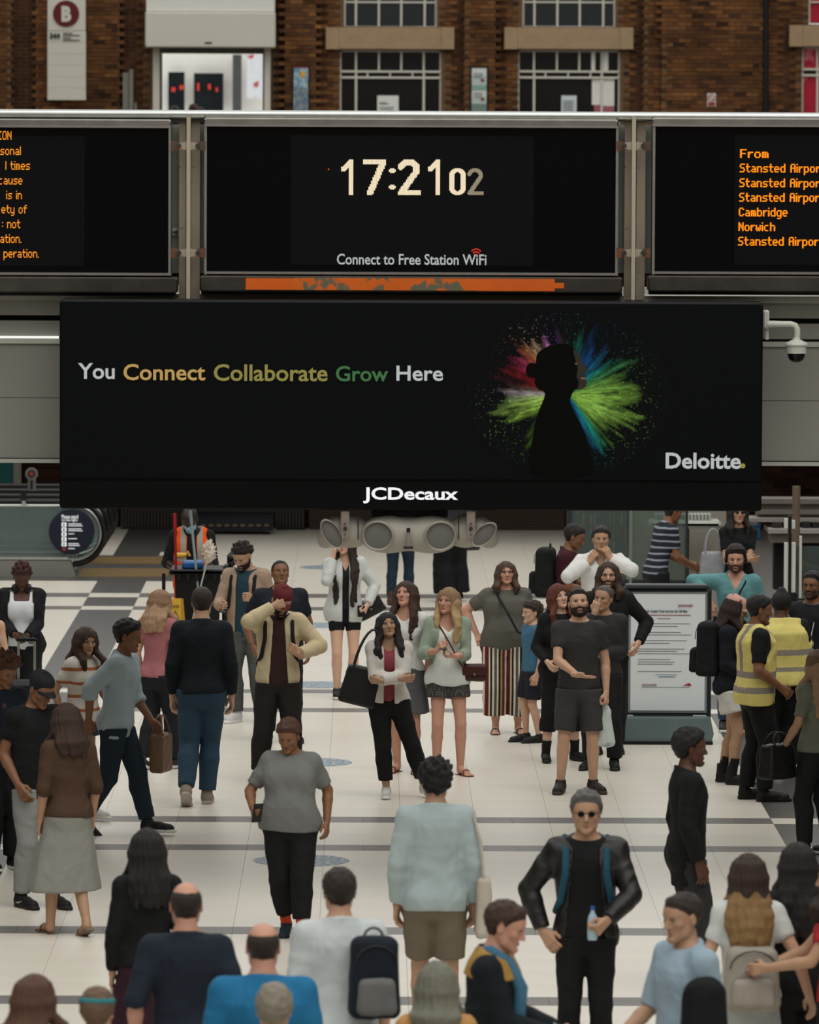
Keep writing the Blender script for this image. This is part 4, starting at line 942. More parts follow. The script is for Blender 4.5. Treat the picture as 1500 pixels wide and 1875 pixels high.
# ---- skeleton
def smooth01(t): t = np.clip(t, 0, 1); return t * t * (3 - 2 * t)
class Sk:
    """joint positions of one posed figure in its own space: feet at z=0, facing -y, metres"""
    def __init__(s, H=1.75, fem=False, w=1., belly=0., lean=0, side=0, twist=0, hipx=0, hipy=0, drop=0, head=(0, 0, 0), al=None, ar=None, el=None, er=None, fl=None, fr=None, hl=None, hr=None, kl=None, kr=None, bust=1., child=False, **_):
        s.k = k = H / 1.75; s.fem = fem; s.w = w; s.belly = belly; s.bust = bust if fem else 0
        s.hip = np.array((hipx * k, hipy * k, -drop * k)); s.bend = np.radians((lean, side, twist)); s.piv = np.array((0, 0, .98)) * k + s.hip
        s.sw = (.146 if fem else .166) * (w ** .5) * k; s.uL, s.fL = .290 * k, .262 * k
        s.Hs = {}; s.S = {}; s.E = {}; s.Wr = {}; s.Hp = {}; s.K = {}; s.A = {}; s.foot = {}; s.hd = {}
        s.headang = head
        s.neck = s.fwd((0, .015, 1.46)); s.skull = s.fwd((0, -.012, 1.635))
        R = s.tor(1.); s.RT = R
        s.HR = R @ rotm('Z', -head[0]) @ rotm('X', -head[1]) @ rotm('Y', head[2]) if True else R
        # neck pivots the head
        s.headc = s.fwd((0, .01, 1.505)) + s.HR @ (np.array((0, -.022, .125)) * k)
        for sd, tgt, eh, hv in ((-1, al, el, hl), (1, ar, er, hr)):
            S0 = s.fwd((sd * s.sw / k, .008, 1.405))
            if tgt is None: tgt = (sd * (s.sw / k + .065 + .06 * (w - 1)), -.03, .875)
            T = np.array(tgt, float) * k; d = T - S0; L = np.linalg.norm(d)
            if L > (s.uL + s.fL) * .995: d = d / L * (s.uL + s.fL) * .995; L = np.linalg.norm(d)
            eh = nrm(eh if eh is not None else (sd * .55, .9, -.5)); u = d / L; a = (s.uL ** 2 - s.fL ** 2 + L ** 2) / (2 * L); hh = math.sqrt(max(s.uL ** 2 - a * a, 0)); pole = nrm(eh - u * (eh @ u))
            s.S[sd] = S0; s.E[sd] = S0 + u * a + pole * hh; s.Wr[sd] = S0 + d
            fd = nrm(s.Wr[sd] - s.E[sd])
            if hv is None: dr, pn = fd, (-sd, .35, 0)
            else: dr, pn = (fd if hv[0] is None else nrm(hv[0])), hv[1]
            z = -nrm(dr); y = np.array(pn, float); y = nrm(y - z * (y @ z)); x = np.cross(y, z); s.hd[sd] = np.stack([x, y, z], 1)
        for sd, ft, kh in ((-1, fl, kl), (1, fr, kr)):
            if ft is None: ft = (sd * .10, 0)
            ft = list(ft) + [0.] * (5 - len(ft))       # x, y, lift, toe-out degrees, pitch degrees
            Hp = np.array((sd * (.086 if fem else .084) * (w ** .5) * k, 0, .90 * k)) + s.hip; A = np.array((ft[0] * k, ft[1] * k, (.082 + ft[2]) * k))
            d = A - Hp; L = np.linalg.norm(d); a1, a2 = .425 * k, .405 * k
            if L > (a1 + a2) * .998: d = d / L * (a1 + a2) * .998; L = np.linalg.norm(d); A = Hp + d
            u = d / L; a = (a1 ** 2 - a2 ** 2 + L ** 2) / (2 * L); hh = math.sqrt(max(a1 ** 2 - a * a, 0)); toe = math.radians(ft[3]) * sd; pole = nrm(kh if kh is not None else (math.sin(toe) * .6, -1, 0)); pole = nrm(pole - u * (u @ pole))
            s.Hp[sd] = Hp; s.K[sd] = Hp + u * a + pole * hh; s.A[sd] = A; s.foot[sd] = (rotm('Z', math.degrees(toe)) @ rotm('X', ft[4]))
    def tor(s, r): return np.array(Matrix.Rotation(s.bend[2] * r, 3, 'Z') @ Matrix.Rotation(s.bend[1] * r, 3, 'Y') @ Matrix.Rotation(s.bend[0] * r, 3, 'X'))
    def fwd(s, p):
        p = np.array(p, float) * s.k + s.hip; r = float(smooth01((p[2] - s.hip[2] - .93 * s.k) / (.32 * s.k))); return s.piv + s.tor(r) @ (p - s.piv)
    def inv(s, X, Y, Z):
        """arrays in posed space -> rest space in units of a 1.75 m figure"""
        r = smooth01((Z - s.hip[2] - .93 * s.k) / (.32 * s.k)); x, y, z = X - s.piv[0], Y - s.piv[1], Z - s.piv[2]
        b = s.bend
        if b[2]: c, q = np.cos(-b[2] * r), np.sin(-b[2] * r); x, y = c * x - q * y, q * x + c * y
        if b[1]: c, q = np.cos(-b[1] * r), np.sin(-b[1] * r); x, z = c * x + q * z, -q * x + c * z
        if b[0]: c, q = np.cos(-b[0] * r), np.sin(-b[0] * r); y, z = c * y - q * z, q * y + c * z
        return x / s.k, y / s.k, z / s.k + .98
    def prof(s, ease=0., box=0.):
        if s.fem: z = [.80, .86, .92, .99, 1.06, 1.13, 1.22, 1.30, 1.36, 1.41, 1.445, 1.48, 1.56]; rx = [.10, .158, .172, .158, .132, .124, .136, .145, .146, .126, .082, .052, .046]; ry = [.08, .105, .112, .102, .088, .085, .093, .098, .094, .080, .064, .050, .046]; yc = [.01, .01, .01, .005, 0, 0, 0, 0, .005, .01, .012, .012, .0]
        else: z = [.80, .86, .92, .99, 1.06, 1.13, 1.22, 1.30, 1.36, 1.41, 1.45, 1.485, 1.56]; rx = [.09, .148, .162, .156, .147, .146, .156, .167, .170, .148, .098, .060, .054]; ry = [.08, .100, .108, .104, .098, .096, .104, .112, .108, .092, .072, .057, .052]; yc = [.01, .01, .01, .005, 0, 0, 0, 0, .005, .01, .012, .012, .0]
        z = np.array(z); rx = np.array(rx); ry = np.array(ry); yc = np.array(yc); tw = np.interp(z, [1.38, 1.48], [1, 0]); g = 1 + (s.w - 1) * tw; rx = rx * g; ry = ry * (1 + (s.w - 1) * tw * 1.1)
        if s.belly: bb = s.belly * np.exp(-((z - 1.08) / .13) ** 2); ry = ry + bb * .5; yc = yc - bb * .5; rx = rx + bb * .3
        rx = rx + ease; ry = ry + ease
        if box:
            m = rx[8]; my = ry[8]
            for i in range(len(z)):
                if z[i] < 1.36: rx[i] = max(rx[i], m * box); ry[i] = max(ry[i], my * box * .96)
        return z, rx, ry, yc
    def torso(s, F, ease=0., z0=.78, z1=1.56, k=.03, box=0., flare=0., pw=2.25):
        z, rx, ry, yc = s.prof(ease, box); rx = rx + flare * np.clip((1.15 - z) / .3, 0, 1.5); ry = ry + flare * .6 * np.clip((1.15 - z) / .3, 0, 1.5)
        def fn(X, Y, Z):
            x, y, zz = s.inv(X, Y, Z); a = np.interp(zz, z, rx).astype(f32); b = np.interp(zz, z, ry).astype(f32); c = np.interp(zz, z, yc).astype(f32)
            d = ((np.abs(x / a) ** pw + np.abs((y - c) / b) ** pw) ** (1 / pw) - 1) * np.minimum(a, b)
            return np.maximum(d, np.maximum(z0 - zz, zz - z1)) * s.k
        m = (max(rx) + .05) * s.k; lo = np.minimum(s.hip, s.neck - s.k * 1.4) - m; hi = np.maximum(s.hip, s.neck) + m
        F.put(fn, (lo[0] - .05, lo[1] - .1, z0 * s.k + s.hip[2] - .06), (hi[0] + .05, hi[1] + .1, z1 * s.k + .05), k)
    def lumps(s, F, ease=0., k=.03, lower=True, upper=True):
        if s.bust and upper:
            for sd in (-1, 1): F.ell(s.fwd((sd * .070 * s.w, -.070 - .03 * (s.w - 1) - .004 * s.bust, 1.285)), np.array((.064, .052, .062)) * (s.k * (.75 + .25 * s.bust) * s.w ** .5) + ease * .8, k + .015)
        if lower:
            for sd in (-1, 1): F.ell(s.fwd((sd * .070 * s.w, .050 * s.w, .905)), np.array((.082, .075, .085)) * s.k * s.w ** .6 + ease * .7, k + .01)
    def arm(s, sd, infl=0., upto=2.):
        w = s.w ** .7 * (.90 if s.fem else 1.); k = s.k; S, E, W_ = s.S[sd], s.E[sd], s.Wr[sd]
        P = [S, S + (E - S) * .45, E, E + (W_ - E) * .28, W_]; R = [(.054 * w * k) + infl, .047 * w * k + infl, .039 * w * k + infl, .0405 * w * k + infl, .0275 * w ** .5 * k + infl]; T = [0, .45, 1, 1.28, 2]
        return s._trim(P, R, T, upto)
    def leg(s, sd, infl=0., upto=2., flare=0., start=0):
        w = s.w ** .8 * (1.0 if s.fem else 1.); k = s.k; H_, K, A = s.Hp[sd], s.K[sd], s.A[sd]; u = nrm(A - K); back = np.array((0, .014, 0)) * k
        P = [H_ + np.array((0, 0, .0)), H_ + (K - H_) * .5, K, K + (A - K) * .3 + back, A]; R = [.090 * w * k, .074 * w * k, .053 * w * k, .054 * w * k, .034 * k]; T = [0, .5, 1, 1.3, 2]
        R = [r + infl + flare * t / 2 for r, t in zip(R, T)]
        return s._trim(P, R, T, upto)
    def _trim(s, P, R, T, upto):
        Q, S_, = [P[0]], [R[0]]
        for i in range(1, len(P)):
            if T[i] <= upto + 1e-6: Q.append(P[i]); S_.append(R[i])
            else:
                t = (upto - T[i - 1]) / (T[i] - T[i - 1])
                if t > .01: Q.append(P[i - 1] + (P[i] - P[i - 1]) * t); S_.append(R[i - 1] + (R[i] - R[i - 1]) * t)
                break
        if len(Q) < 2: Q.append(Q[0] + (P[1] - P[0]) * .05); S_.append(R[0])
        return Q, S_
    def bounds(s, pad=.1, legs=True):
        P = [*s.S.values(), *s.E.values(), *s.Wr.values(), s.neck, s.headc, *s.Hp.values(), s.headc + (0, 0, .02)]
        if legs: P += [*s.K.values(), *s.A.values()]
        P = np.array(P); lo = P.min(0) - pad - .03; hi = P.max(0) + pad; ex = .24 * s.w; lo[0] = min(lo[0], -ex + s.hip[0]); hi[0] = max(hi[0], ex + s.hip[0]); ey = .20 * s.w + s.belly * .6; lo[1] = min(lo[1], -ey); hi[1] = max(hi[1], ey); return lo, hi

SKIN = {'light': ('c9a086', 'b47c6b'), 'pale': ('d3ab93', 'bf8878'), 'tan': ('b08b70', 'a0705d'), 'brown': ('80593f', '6f483a'), 'dark': ('553627', '45281f'), 'black': ('2c1d17', '241614'), 'pink': ('c6957f', 'b0705f')}
def skin_mats(t):
    a, b = SKIN[t]
    return [mat('skin ' + t, a, .5, var=.08, scale=18, spec=.35), mat('lips ' + t, b, .45, var=.05), mat('eye white', 'a39d94', .3, var=.02), mat('iris', '2a1c14', .2, var=.1)]
def face_region(V):
    az = np.degrees(np.arctan2(np.abs(V[:, 0]), -V[:, 1])); return az
def hair_shell(HV, HQ, line, thick, seed=0, top=99., curly=0.):
    """hair or beard grown from the head surface: line(az) -> signed margin in metres per vertex"""
    r = line(HV); ear = (np.abs(HV[:, 0]) > .0785) & (HV[:, 2] < .025) & (HV[:, 1] > -.02) & (HV[:, 1] < .04); r = np.where(ear, -1, r)
    keep = (r[HQ] > -.004).any(1) & (r[HQ] > -.5).all(1); Q = HQ[keep]
    if len(Q) == 0: return np.zeros((0, 3), f32), np.zeros((0, 4), np.int32)
    used = np.unique(Q); rem = np.full(len(HV), -1); rem[used] = np.arange(len(used)); V = HV[used].copy(); rr = r[used]
    n = V - np.array((0, .01, .0), f32); n /= np.linalg.norm(n, axis=1)[:, None]; t = smooth01(rr / .022)
    rs = sum(np.sin((150 if curly else 85) * (V @ q) + i * 2 + seed) for i, q in enumerate(np.array([[1, .3, .2], [.2, 1, -.4], [-.3, .5, 1], [.7, -.7, .5]]))) * .45
    V = V + n * ((thick * (1 + .3 * np.clip(V[:, 2] / .1, 0, 1))) * t * (1 + (.14 + curly) * rs) + .0012)[:, None] * np.where(rr[:, None] > -.002, 1, .2)
    return V, rem[Q].astype(np.int32)
def scalp(front=.066, temple=.040, side=-.004, back=-.078, top=None):
    def f(V):
        az = face_region(V); m = V[:, 2] - np.interp(az, [0, 35, 62, 80, 100, 125, 180], [front, front - .004, temple, side + .012, side, back + .02, back])
        if top is not None: m = np.minimum(m, np.where(V[:, 1] > -.1, top - V[:, 2] - .25 * np.maximum(0, -V[:, 1]), -1))
        return m
    return f
def beardline(cheek=-.056, mous=True):
    def f(V):
        az = face_region(V); up = np.interp(az, [0, 20, 40, 70, 92, 100], [-.0605, -.0605, cheek - .006, cheek, -.02, -.005]); m = up - V[:, 2]; m = np.minimum(m, V[:, 2] + .135); m = np.minimum(m, (96 - az) * .001)
        mouth = ((V[:, 0] / .021) ** 2 + ((V[:, 2] + .077) / .008) ** 2) < 1; m = np.where(mouth & (V[:, 1] < -.07), -.6, m); m = np.where((V[:, 1] > .02), -.6, m)
        return m
    return f

PEOPLE = []
def person(label, px, py, H=1.75, rot=0, skin='light', lod=1, tops=(), bottom=None, shoes=None, hair=None, beard=None, extras=(), hands=('relax', 'relax'), group=None, floor=0., sc=1., brow='2a1d15', xy=None, seed=None, **pose):
    """one person standing where the head top falls on photo point (px, py). Local left (-x) is picture left when rot = 0 (facing the camera)"""
    sd_ = seed if seed is not None else int(px * 7 + py) % 9973
    s = Sk(H=H, **pose); k = s.k
    root = empty('person'); tag(root, label, 'person', group)
    a = math.radians(rot); ca, sa = math.cos(a), math.sin(a)
    topl = s.headc + s.HR @ np.array((0, .01, .112 * k)); g = gp(px, py, floor + float(topl[2])) if xy is None else Vector((xy[0], xy[1], 0))
    if xy is None: root.location = (g.x - (ca * topl[0] - sa * topl[1]), g.y - (sa * topl[0] + ca * topl[1]), floor)
    else: root.location = (xy[0], xy[1], floor)
    root.rotation_euler = (0, 0, a)
    SM = skin_mats(skin)
    # ---- body
    hv = {2: .014, 1: .016, 0: .018}[lod]
    lo, hi = s.bounds(.09); lo[2] = 0 - .03; F = Field(lo, hi, hv)
    cov = -.014 if (tops and bottom) else 0.; s.torso(F, cov, k=.03); s.lumps(F, cov * 1.2)
    for sd in (-1, 1):
        P, R = s.arm(sd); F.chain(P, R, .035); P, R = s.leg(sd); R = list(R); R[0] += cov * 1.5; R[1] += cov * .5; F.chain(P, R, .03)
        F.chain([s.neck + (0, 0, .01), s.S[sd]], [.040 * k, .044 * k], .05)
    nk = (.050 if not s.fem else .044) * k * s.w ** .4
    F.chain([s.neck + (0, 0, -.03), s.headc + s.HR @ np.array((0, .018, -.07)) * k], [nk * 1.08, nk], .03)
    bare = shoes is not None and shoes[0] in ('sandal', 'none')
    V, Q = F.surface(); Vs, Qs, Ms = [V], [Q], [np.zeros(len(Q), np.int32)]; n = len(V)
    def app(V2, Q2, m2):
        nonlocal n
        Vs.append(V2.astype(f32)); Qs.append(Q2 + n); Ms.append(m2); n += len(V2)
    HV, HQ, HM = head_of(s.fem, lod); T = lambda P: (P * (k if H > 1.4 else k * 1.12)) @ s.HR.T + s.headc
    app(T(HV), HQ, HM)
    for sd in (-1, 1):
        ev, eq, em = ball_arrays((sd * .031, -.0765, -.009), (.0150, .0135, .0088)); app(T(ev), eq, em)
        pz = hands[0 if sd < 0 else 1]
        if pz != 'none':
            hv_, hq = hand_of(pz); Vh = hv_.copy() * (k * (.9 if s.fem else 1.)); 
            if sd > 0: Vh[:, 0] *= -1; hq = hq[:, ::-1]
            app(Vh @ s.hd[sd].T + s.Wr[sd], hq, np.zeros(len(hq), np.int32))
        if bare:
            fv, fq, _ = shoe_of('foot'); fv = fv.copy()
            if sd < 0: fv[:, 0] *= -1; fq = fq[:, ::-1]
            app((fv - (0, .03, .082)) * k @ s.foot[sd].T + s.A[sd], fq, np.zeros(len(fq), np.int32))
    def build(name, V, Q, mats, mi=None, **kw):
        me = mesh_np(name, V, Q, mi, True)
        for m in (mats if isinstance(mats, (list, tuple)) else [mats]): me.materials.append(m)
        o = bpy.data.objects.new(name, me); link(o, root); return tag(o, **kw)
    build('body', np.concatenate(Vs), np.concatenate(Qs), SM, np.concatenate(Ms))
    # ---- clothes
    for i, c in enumerate(tops): top(s, build, **dict(dict(seed=sd_ + i, lod=lod), **c))
    if bottom:
        hs = [c.get('hem', .9) for c in tops if not c.get('open')]
        if hs and 'waist' not in bottom: bottom = dict(bottom, waist=max(.88, min(1.0, min(hs) + .035)))
        lower(s, build, **dict(dict(seed=sd_ + 5, lod=lod), **bottom))
    # ---- footwear
    if shoes and shoes[0] != 'none':
        kind, colr, sole = (list(shoes) + ['d8d8d4'])[:3]
        for sd in (-1, 1):
            if kind == 'sandal':
                mb = MB(); out = [(.036, .07), (.030, .085), (-.030, .085), (-.036, .07), (-.034, -.05), (-.046, -.13), (-.040, -.18), (0, -.205), (.040, -.18), (.046, -.13), (.034, -.05)]
                mb.prism(out, 2, -.008, .007)
                mb.tube([(-.046, -.10, .0), (-.03, -.085, .05), (0, -.10, .062), (.03, -.085, .05), (.046, -.10, .0)], .007, 6); mb.tube([(0, -.10, .062), (.005, -.165, .012)], .006, 6)
                V = np.array(mb.v); V = (V - (0, .03, .082)) * k @ s.foot[sd].T + s.A[sd]; me = bpy.data.meshes.new('shoe'); me.from_pydata([tuple(v) for v in V], [], mb.f); me.materials.append(mat('sandal ' + colr, colr, .6)); o = bpy.data.objects.new('sandal', me); link(o, root)
            else:
                V, Q, mi = shoe_of(kind); V = V.copy()
                V = (V - (0, .03, .082)) * (k * (1.02 if not s.fem else .95)) @ s.foot[sd].T + s.A[sd]
                build('shoe', V, Q, [mat('shoe ' + colr, colr, .6, var=.2, scale=30), mat('shoe sole ' + sole, sole, .6)], mi)
    # ---- hair
    def tf(V): return T(V)
    HVh, HQh, _ = head_of(s.fem, lod)
    if hair:
        if any(e[0] == 'cap' for e in extras): hair = (hair[0], hair[1], dict(dict(hair[2]) if len(hair) > 2 else {}, t=.003, vol=.002, fringe=.03) )
        hcol, style = hair[0], hair[1]; hp = dict(hair[2]) if len(hair) > 2 else {}
        hm = mat('hair ' + hcol, hcol, .55, var=.35, scale=30, bump=.8, bscale=180, spec=.4)
        if len(hair) > 3: hm2 = mat('hair tips ' + hair[3], hair[3], .55, var=.3, scale=30, bump=.8, bscale=180)
        if style in ('short', 'bald', 'curly', 'swept'):
            th = hp.get('t', {'short': .011, 'bald': .003, 'curly': .026, 'swept': .020}[style]); kw = {q: v for q, v in hp.items() if q in ('front', 'temple', 'side', 'back', 'top')}
            if style == 'bald': kw.setdefault('top', .058); kw.setdefault('front', .3)
            V, Q = hair_shell(HVh, HQh, scalp(**kw), th, sd_, curly=.35 if style == 'curly' else .05); build('hair', tf(V), Q, hm)
        else:
            long_hair(s, T, build, hm, hp, sd_, style)
        bm_ = hm
    bcol = mat('eyebrow ' + brow, brow, .7, var=.2); mb = MB()
    if lod >= 1:
        for sd in (-1, 1): mb.tube([(sd * .016, -.0885, -.004), (sd * .026, -.0905, .0008), (sd * .036, -.0885, .0008), (sd * .046, -.0805, -.005)], [.0012, .0018, .0018, .0012], 5); mb.tube([(sd * .012, -.0935, .010), (sd * .022, -.0945, .0135), (sd * .034, -.0905, .0145), (sd * .047, -.079, .008)], [.0036, .0046, .0040, .002], 6)
        V = T(np.array(mb.v)); me = bpy.data.meshes.new('eyebrows'); me.from_pydata([tuple(v) for v in V], [], mb.f); me.materials.append(bcol); o = bpy.data.objects.new('eyebrows', me); link(o, root); o['kind'] = 'stuff'
    if beard:
        V, Q = hair_shell(HVh, HQh, beardline(), beard[1] if len(beard) > 1 else .006, sd_, curly=.1); 
        if len(Q): build('beard', tf(V), Q, mat('beard ' + beard[0], beard[0], .7, var=.3, scale=40, bump=.5, bscale=200))
    for e in extras: EXTRA[e[0]](s, T, build, root, *e[1:])
    PEOPLE.append((root, s)); return root, s, T

def top(s, build, name='shirt', m=None, sleeve=.55, hem=.90, ease=.014, se=.012, neck='crew', open=None, box=0., flare=0., seed=0, lod=1, fold=.004, hood=False, collar=False, cuff=0., tank=False, bands=None, vest=False, drape=0., **_):
    """upper garment; sleeve 0..2 along the arm; open=(half width at top, at hem) leaves the front open"""
    k = s.k; h = {2: .011, 1: .013, 0: .015}[lod]
    lo, hi = s.bounds(.07, legs=hem < .6); lo[2] = hem * k + s.hip[2] - .03; hi[2] = max(s.neck[2] + .1, max(s.E[-1][2], s.E[1][2], *( [s.Wr[-1][2], s.Wr[1][2]] if sleeve > 1 else [])) + .1); F = Field(lo, hi, h)
    ez = ease / k
    s.torso(F, ez, z0=min(hem, .9) - .02, z1=1.50 if not collar else 1.515, k=.03, box=box, flare=flare); s.lumps(F, ease, .05, lower=hem < .98)
    for sd in (-1, 1):
        if sleeve > 0:
            P, R = s.arm(sd, se, sleeve); R = list(R)
            if len(R) >= 2 and cuff: R[-1] += cuff
            n = nrm(P[-1] - P[-2]); F.chain(P, R, .035, cut=(P[-1], n))
            F.chain([s.neck + (0, 0, -.012 * k), s.S[sd]], [.042 * k + ease * .5, .046 * k + ease * .9], .05)
        else: F.chain([s.neck + (0, 0, -.035 * k), s.neck + (s.S[sd] - s.neck) * .62], [.05 * k + ease * .6, .046 * k + ease], .03)
    if hood: F.chain([s.neck + s.RT @ np.array((-.09, .03, .0)) * k, s.neck + s.RT @ np.array((0, .085, -.01)) * k, s.neck + s.RT @ np.array((.09, .03, .0)) * k], [.035, .05, .035], .03)
    if collar: F.chain([s.neck + s.RT @ np.array(q) * k for q in ((-.03, -.062, -.02), (-.062, -.03, .02), (-.06, .03, .035), (0, .065, .04), (.06, .03, .035), (.062, -.03, .02), (.03, -.062, -.02))], [.014, .016, .016, .016, .016, .016, .014], .01)
    if vest:
        for sd in (-1, 1): F.ell(s.fwd((sd * (s.sw + .05), 0, 1.33)), (.06 * k, .13 * k, .12 * k), .01, 's')
    ff = folds(fold, seed)
    X, Y, Z = F.grid((slice(None),) * 3); F.d = F.d + ff(X, Y, Z).astype(f32)
    hz = hem
    def clipf(X, Y, Z):
        x, y, z = s.inv(X, Y, Z); d = (hz + .008 * np.sin(x * 9 + seed) - z)
        if neck == 'v': d = np.maximum(d, np.minimum(z - 1.33 - np.abs(x) * 1.9, .02 - y))
        if neck == 'scoop': d = np.maximum(d, np.minimum(z - 1.39 - np.abs(x) ** 2 * 12, .0 - y))
        if neck == 'deep': d = np.maximum(d, np.minimum(z - 1.34 - np.abs(x) * .9, .02 - y)); 
        if neck == 'crew': d = np.maximum(d, z - 1.482 - y * .35)
        if tank: d = np.maximum(d, z - 1.36 - np.where(np.abs(x) < .12, np.where(np.abs(x) > .075, .09, np.where(y < 0, .0, .03)), -.02))
        if open is not None:
            w = open[1] + (open[0] - open[1]) * np.clip((z - hem) / (1.45 - hem), 0, 1.2); w = np.where(z > 1.42, w + (z - 1.42) * .8, w)
            d = np.maximum(d, np.minimum(w - np.abs(x - (open[2] if len(open) > 2 else 0)), -.01 - y))
        return d * k
    # sleeves reach outside the torso: only clip near the trunk below the neck
    def clip2(X, Y, Z):
        d = clipf(X, Y, Z); x, y, z = s.inv(X, Y, Z)
        hem_part = (hz - z)
        return d
    if sleeve > 0 and (min(s.E[-1][2], s.E[1][2]) < hem * k or sleeve > .8):
        # keep sleeve pieces lying below the hem: compute them in their own field
        base = F.d.copy(); X, Y, Z = F.grid((slice(None),) * 3); cut = np.maximum(F.d, clipf(X, Y, Z)); F.d = cut
        lo2, hi2 = s.bounds(.07, legs=False); G = F
        zmin = min(s.Wr[-1][2], s.Wr[1][2], s.E[-1][2], s.E[1][2]) - .06
        if zmin < F.lo[2]:
            add = int((F.lo[2] - zmin) / h) + 1; newlo = F.lo[2] - add * h; F.d = np.concatenate([np.full((F.n[0], F.n[1], add), 1., f32), F.d], 2); F.lo[2] = newlo; F.n[2] += add; F.ax[2] = newlo + h * np.arange(F.n[2], dtype=f32)
        for sd in (-1, 1):
            P, R = s.arm(sd, se, sleeve); R = list(R); R[-1] += cuff; n = nrm(P[-1] - P[-2]); F.chain(P, R, .012, cut=(P[-1], n))
    else:
        X, Y, Z = F.grid((slice(None),) * 3); F.d = np.maximum(F.d, clipf(X, Y, Z))
    V, Q = F.surface(); mi = None; mats = [m]
    if bands:
        c = V[Q].mean(1); xr, yr, zr = s.inv(c[:, 0], c[:, 1], c[:, 2]); mi = np.zeros(len(Q), np.int32)
        for (a, b) in bands[1]: mi[(zr > a) & (zr < b)] = 1
        if len(bands) > 2: mi[(np.abs(np.abs(xr) - .085) < .028) & (zr > bands[1][0][1])] = 1
        mats = [m, bands[0]]
    build(name, V, Q, mats, mi)

def lower(s, build, name='trousers', m=None, kind='pants', end=2.0, ease=.012, flare=0., waist=1.0, hem=.5, r=.2, seed=0, lod=1, fold=.004, slit=None, cuffm=None, **_):
    k = s.k; h = {2: .012, 1: .014, 0: .016}[lod]
    lo, hi = s.bounds(.10); hi[2] = waist * k + s.hip[2] + .05; lo[2] = 0 if kind == 'pants' and end > 1 else (.3 if kind == 'pants' else hem * k - .05)
    if kind == 'skirt' and hem < .3: lo[2] = hem * k - .05
    F = Field(lo, hi, h)
    if kind == 'pants':
        for sd in (-1, 1):
            P, R = s.leg(sd, ease, end, flare); n = nrm(P[-1] - P[-2]); P = list(P); F.chain(P, R, .012 if sd > 0 else 0, cut=(P[-1], n))
        s.torso(F, min(ease, .012) / k, z0=.80, z1=waist, k=.045); s.lumps(F, min(ease, .012), .04, upper=False); F.ell(s.fwd((0, .02, .855)), np.array((.10, .095, .075)) * k * s.w ** .5, .04)
    else:
        mid = (s.A[-1] + s.A[1]) / 2; K = (s.K[-1] + s.K[1]) / 2; z = [hem, .55, .75, .86, .92, .99, 1.06]
        pr = s.prof(ease / k); rw = lambda q: np.interp(q, pr[0], pr[1]); rd = lambda q: np.interp(q, pr[0], pr[2])
        zz = np.array([hem, (hem + .9) / 2, .90, .99, waist]); RX = np.array([rw(.92) + r, rw(.92) + r * .5, rw(.92), rw(.99), rw(waist)]); RY = np.array([rd(.92) + r * .8, rd(.92) + r * .4, rd(.92) + .01, rd(.99), rd(waist)])
        def fn(X, Y, Z):
            x, y, q = s.inv(X, Y, Z); a = np.interp(q, zz, RX).astype(f32); b = np.interp(q, zz, RY).astype(f32); t = np.clip((.9 - q) / .45, 0, 1.5); cx = K[0] / k * t * .8; cy = K[1] / k * t * .8
            ang = np.arctan2(y - cy, x - cx); a = a * (1 + .045 * np.sin(ang * 9 + seed) * np.clip((.95 - q) * 3, 0, 1)); return np.maximum((np.sqrt(((x - cx) / a) ** 2 + ((y - cy) / b) ** 2) - 1) * np.minimum(a, b), np.maximum(hem - q, q - waist)) * k
        F.put(fn, lo, hi, 0); s.lumps(F, ease, .04, upper=False)
        if slit is not None: F.put(lambda X, Y, Z: np.maximum(np.abs(X - slit * k) - np.maximum(0, (.80 * k - Z)) * .30, Y), lo, hi, 0, 's')
    X, Y, Z = F.grid((slice(None),) * 3); F.d = F.d + folds(fold, seed, 16.)(X, Y, Z).astype(f32)
    if kind == 'pants': F.d = np.maximum(F.d, (Z - (waist * k + s.hip[2])) + 0 * F.d)
    V, Q = F.surface(); build(name, V, Q, m)

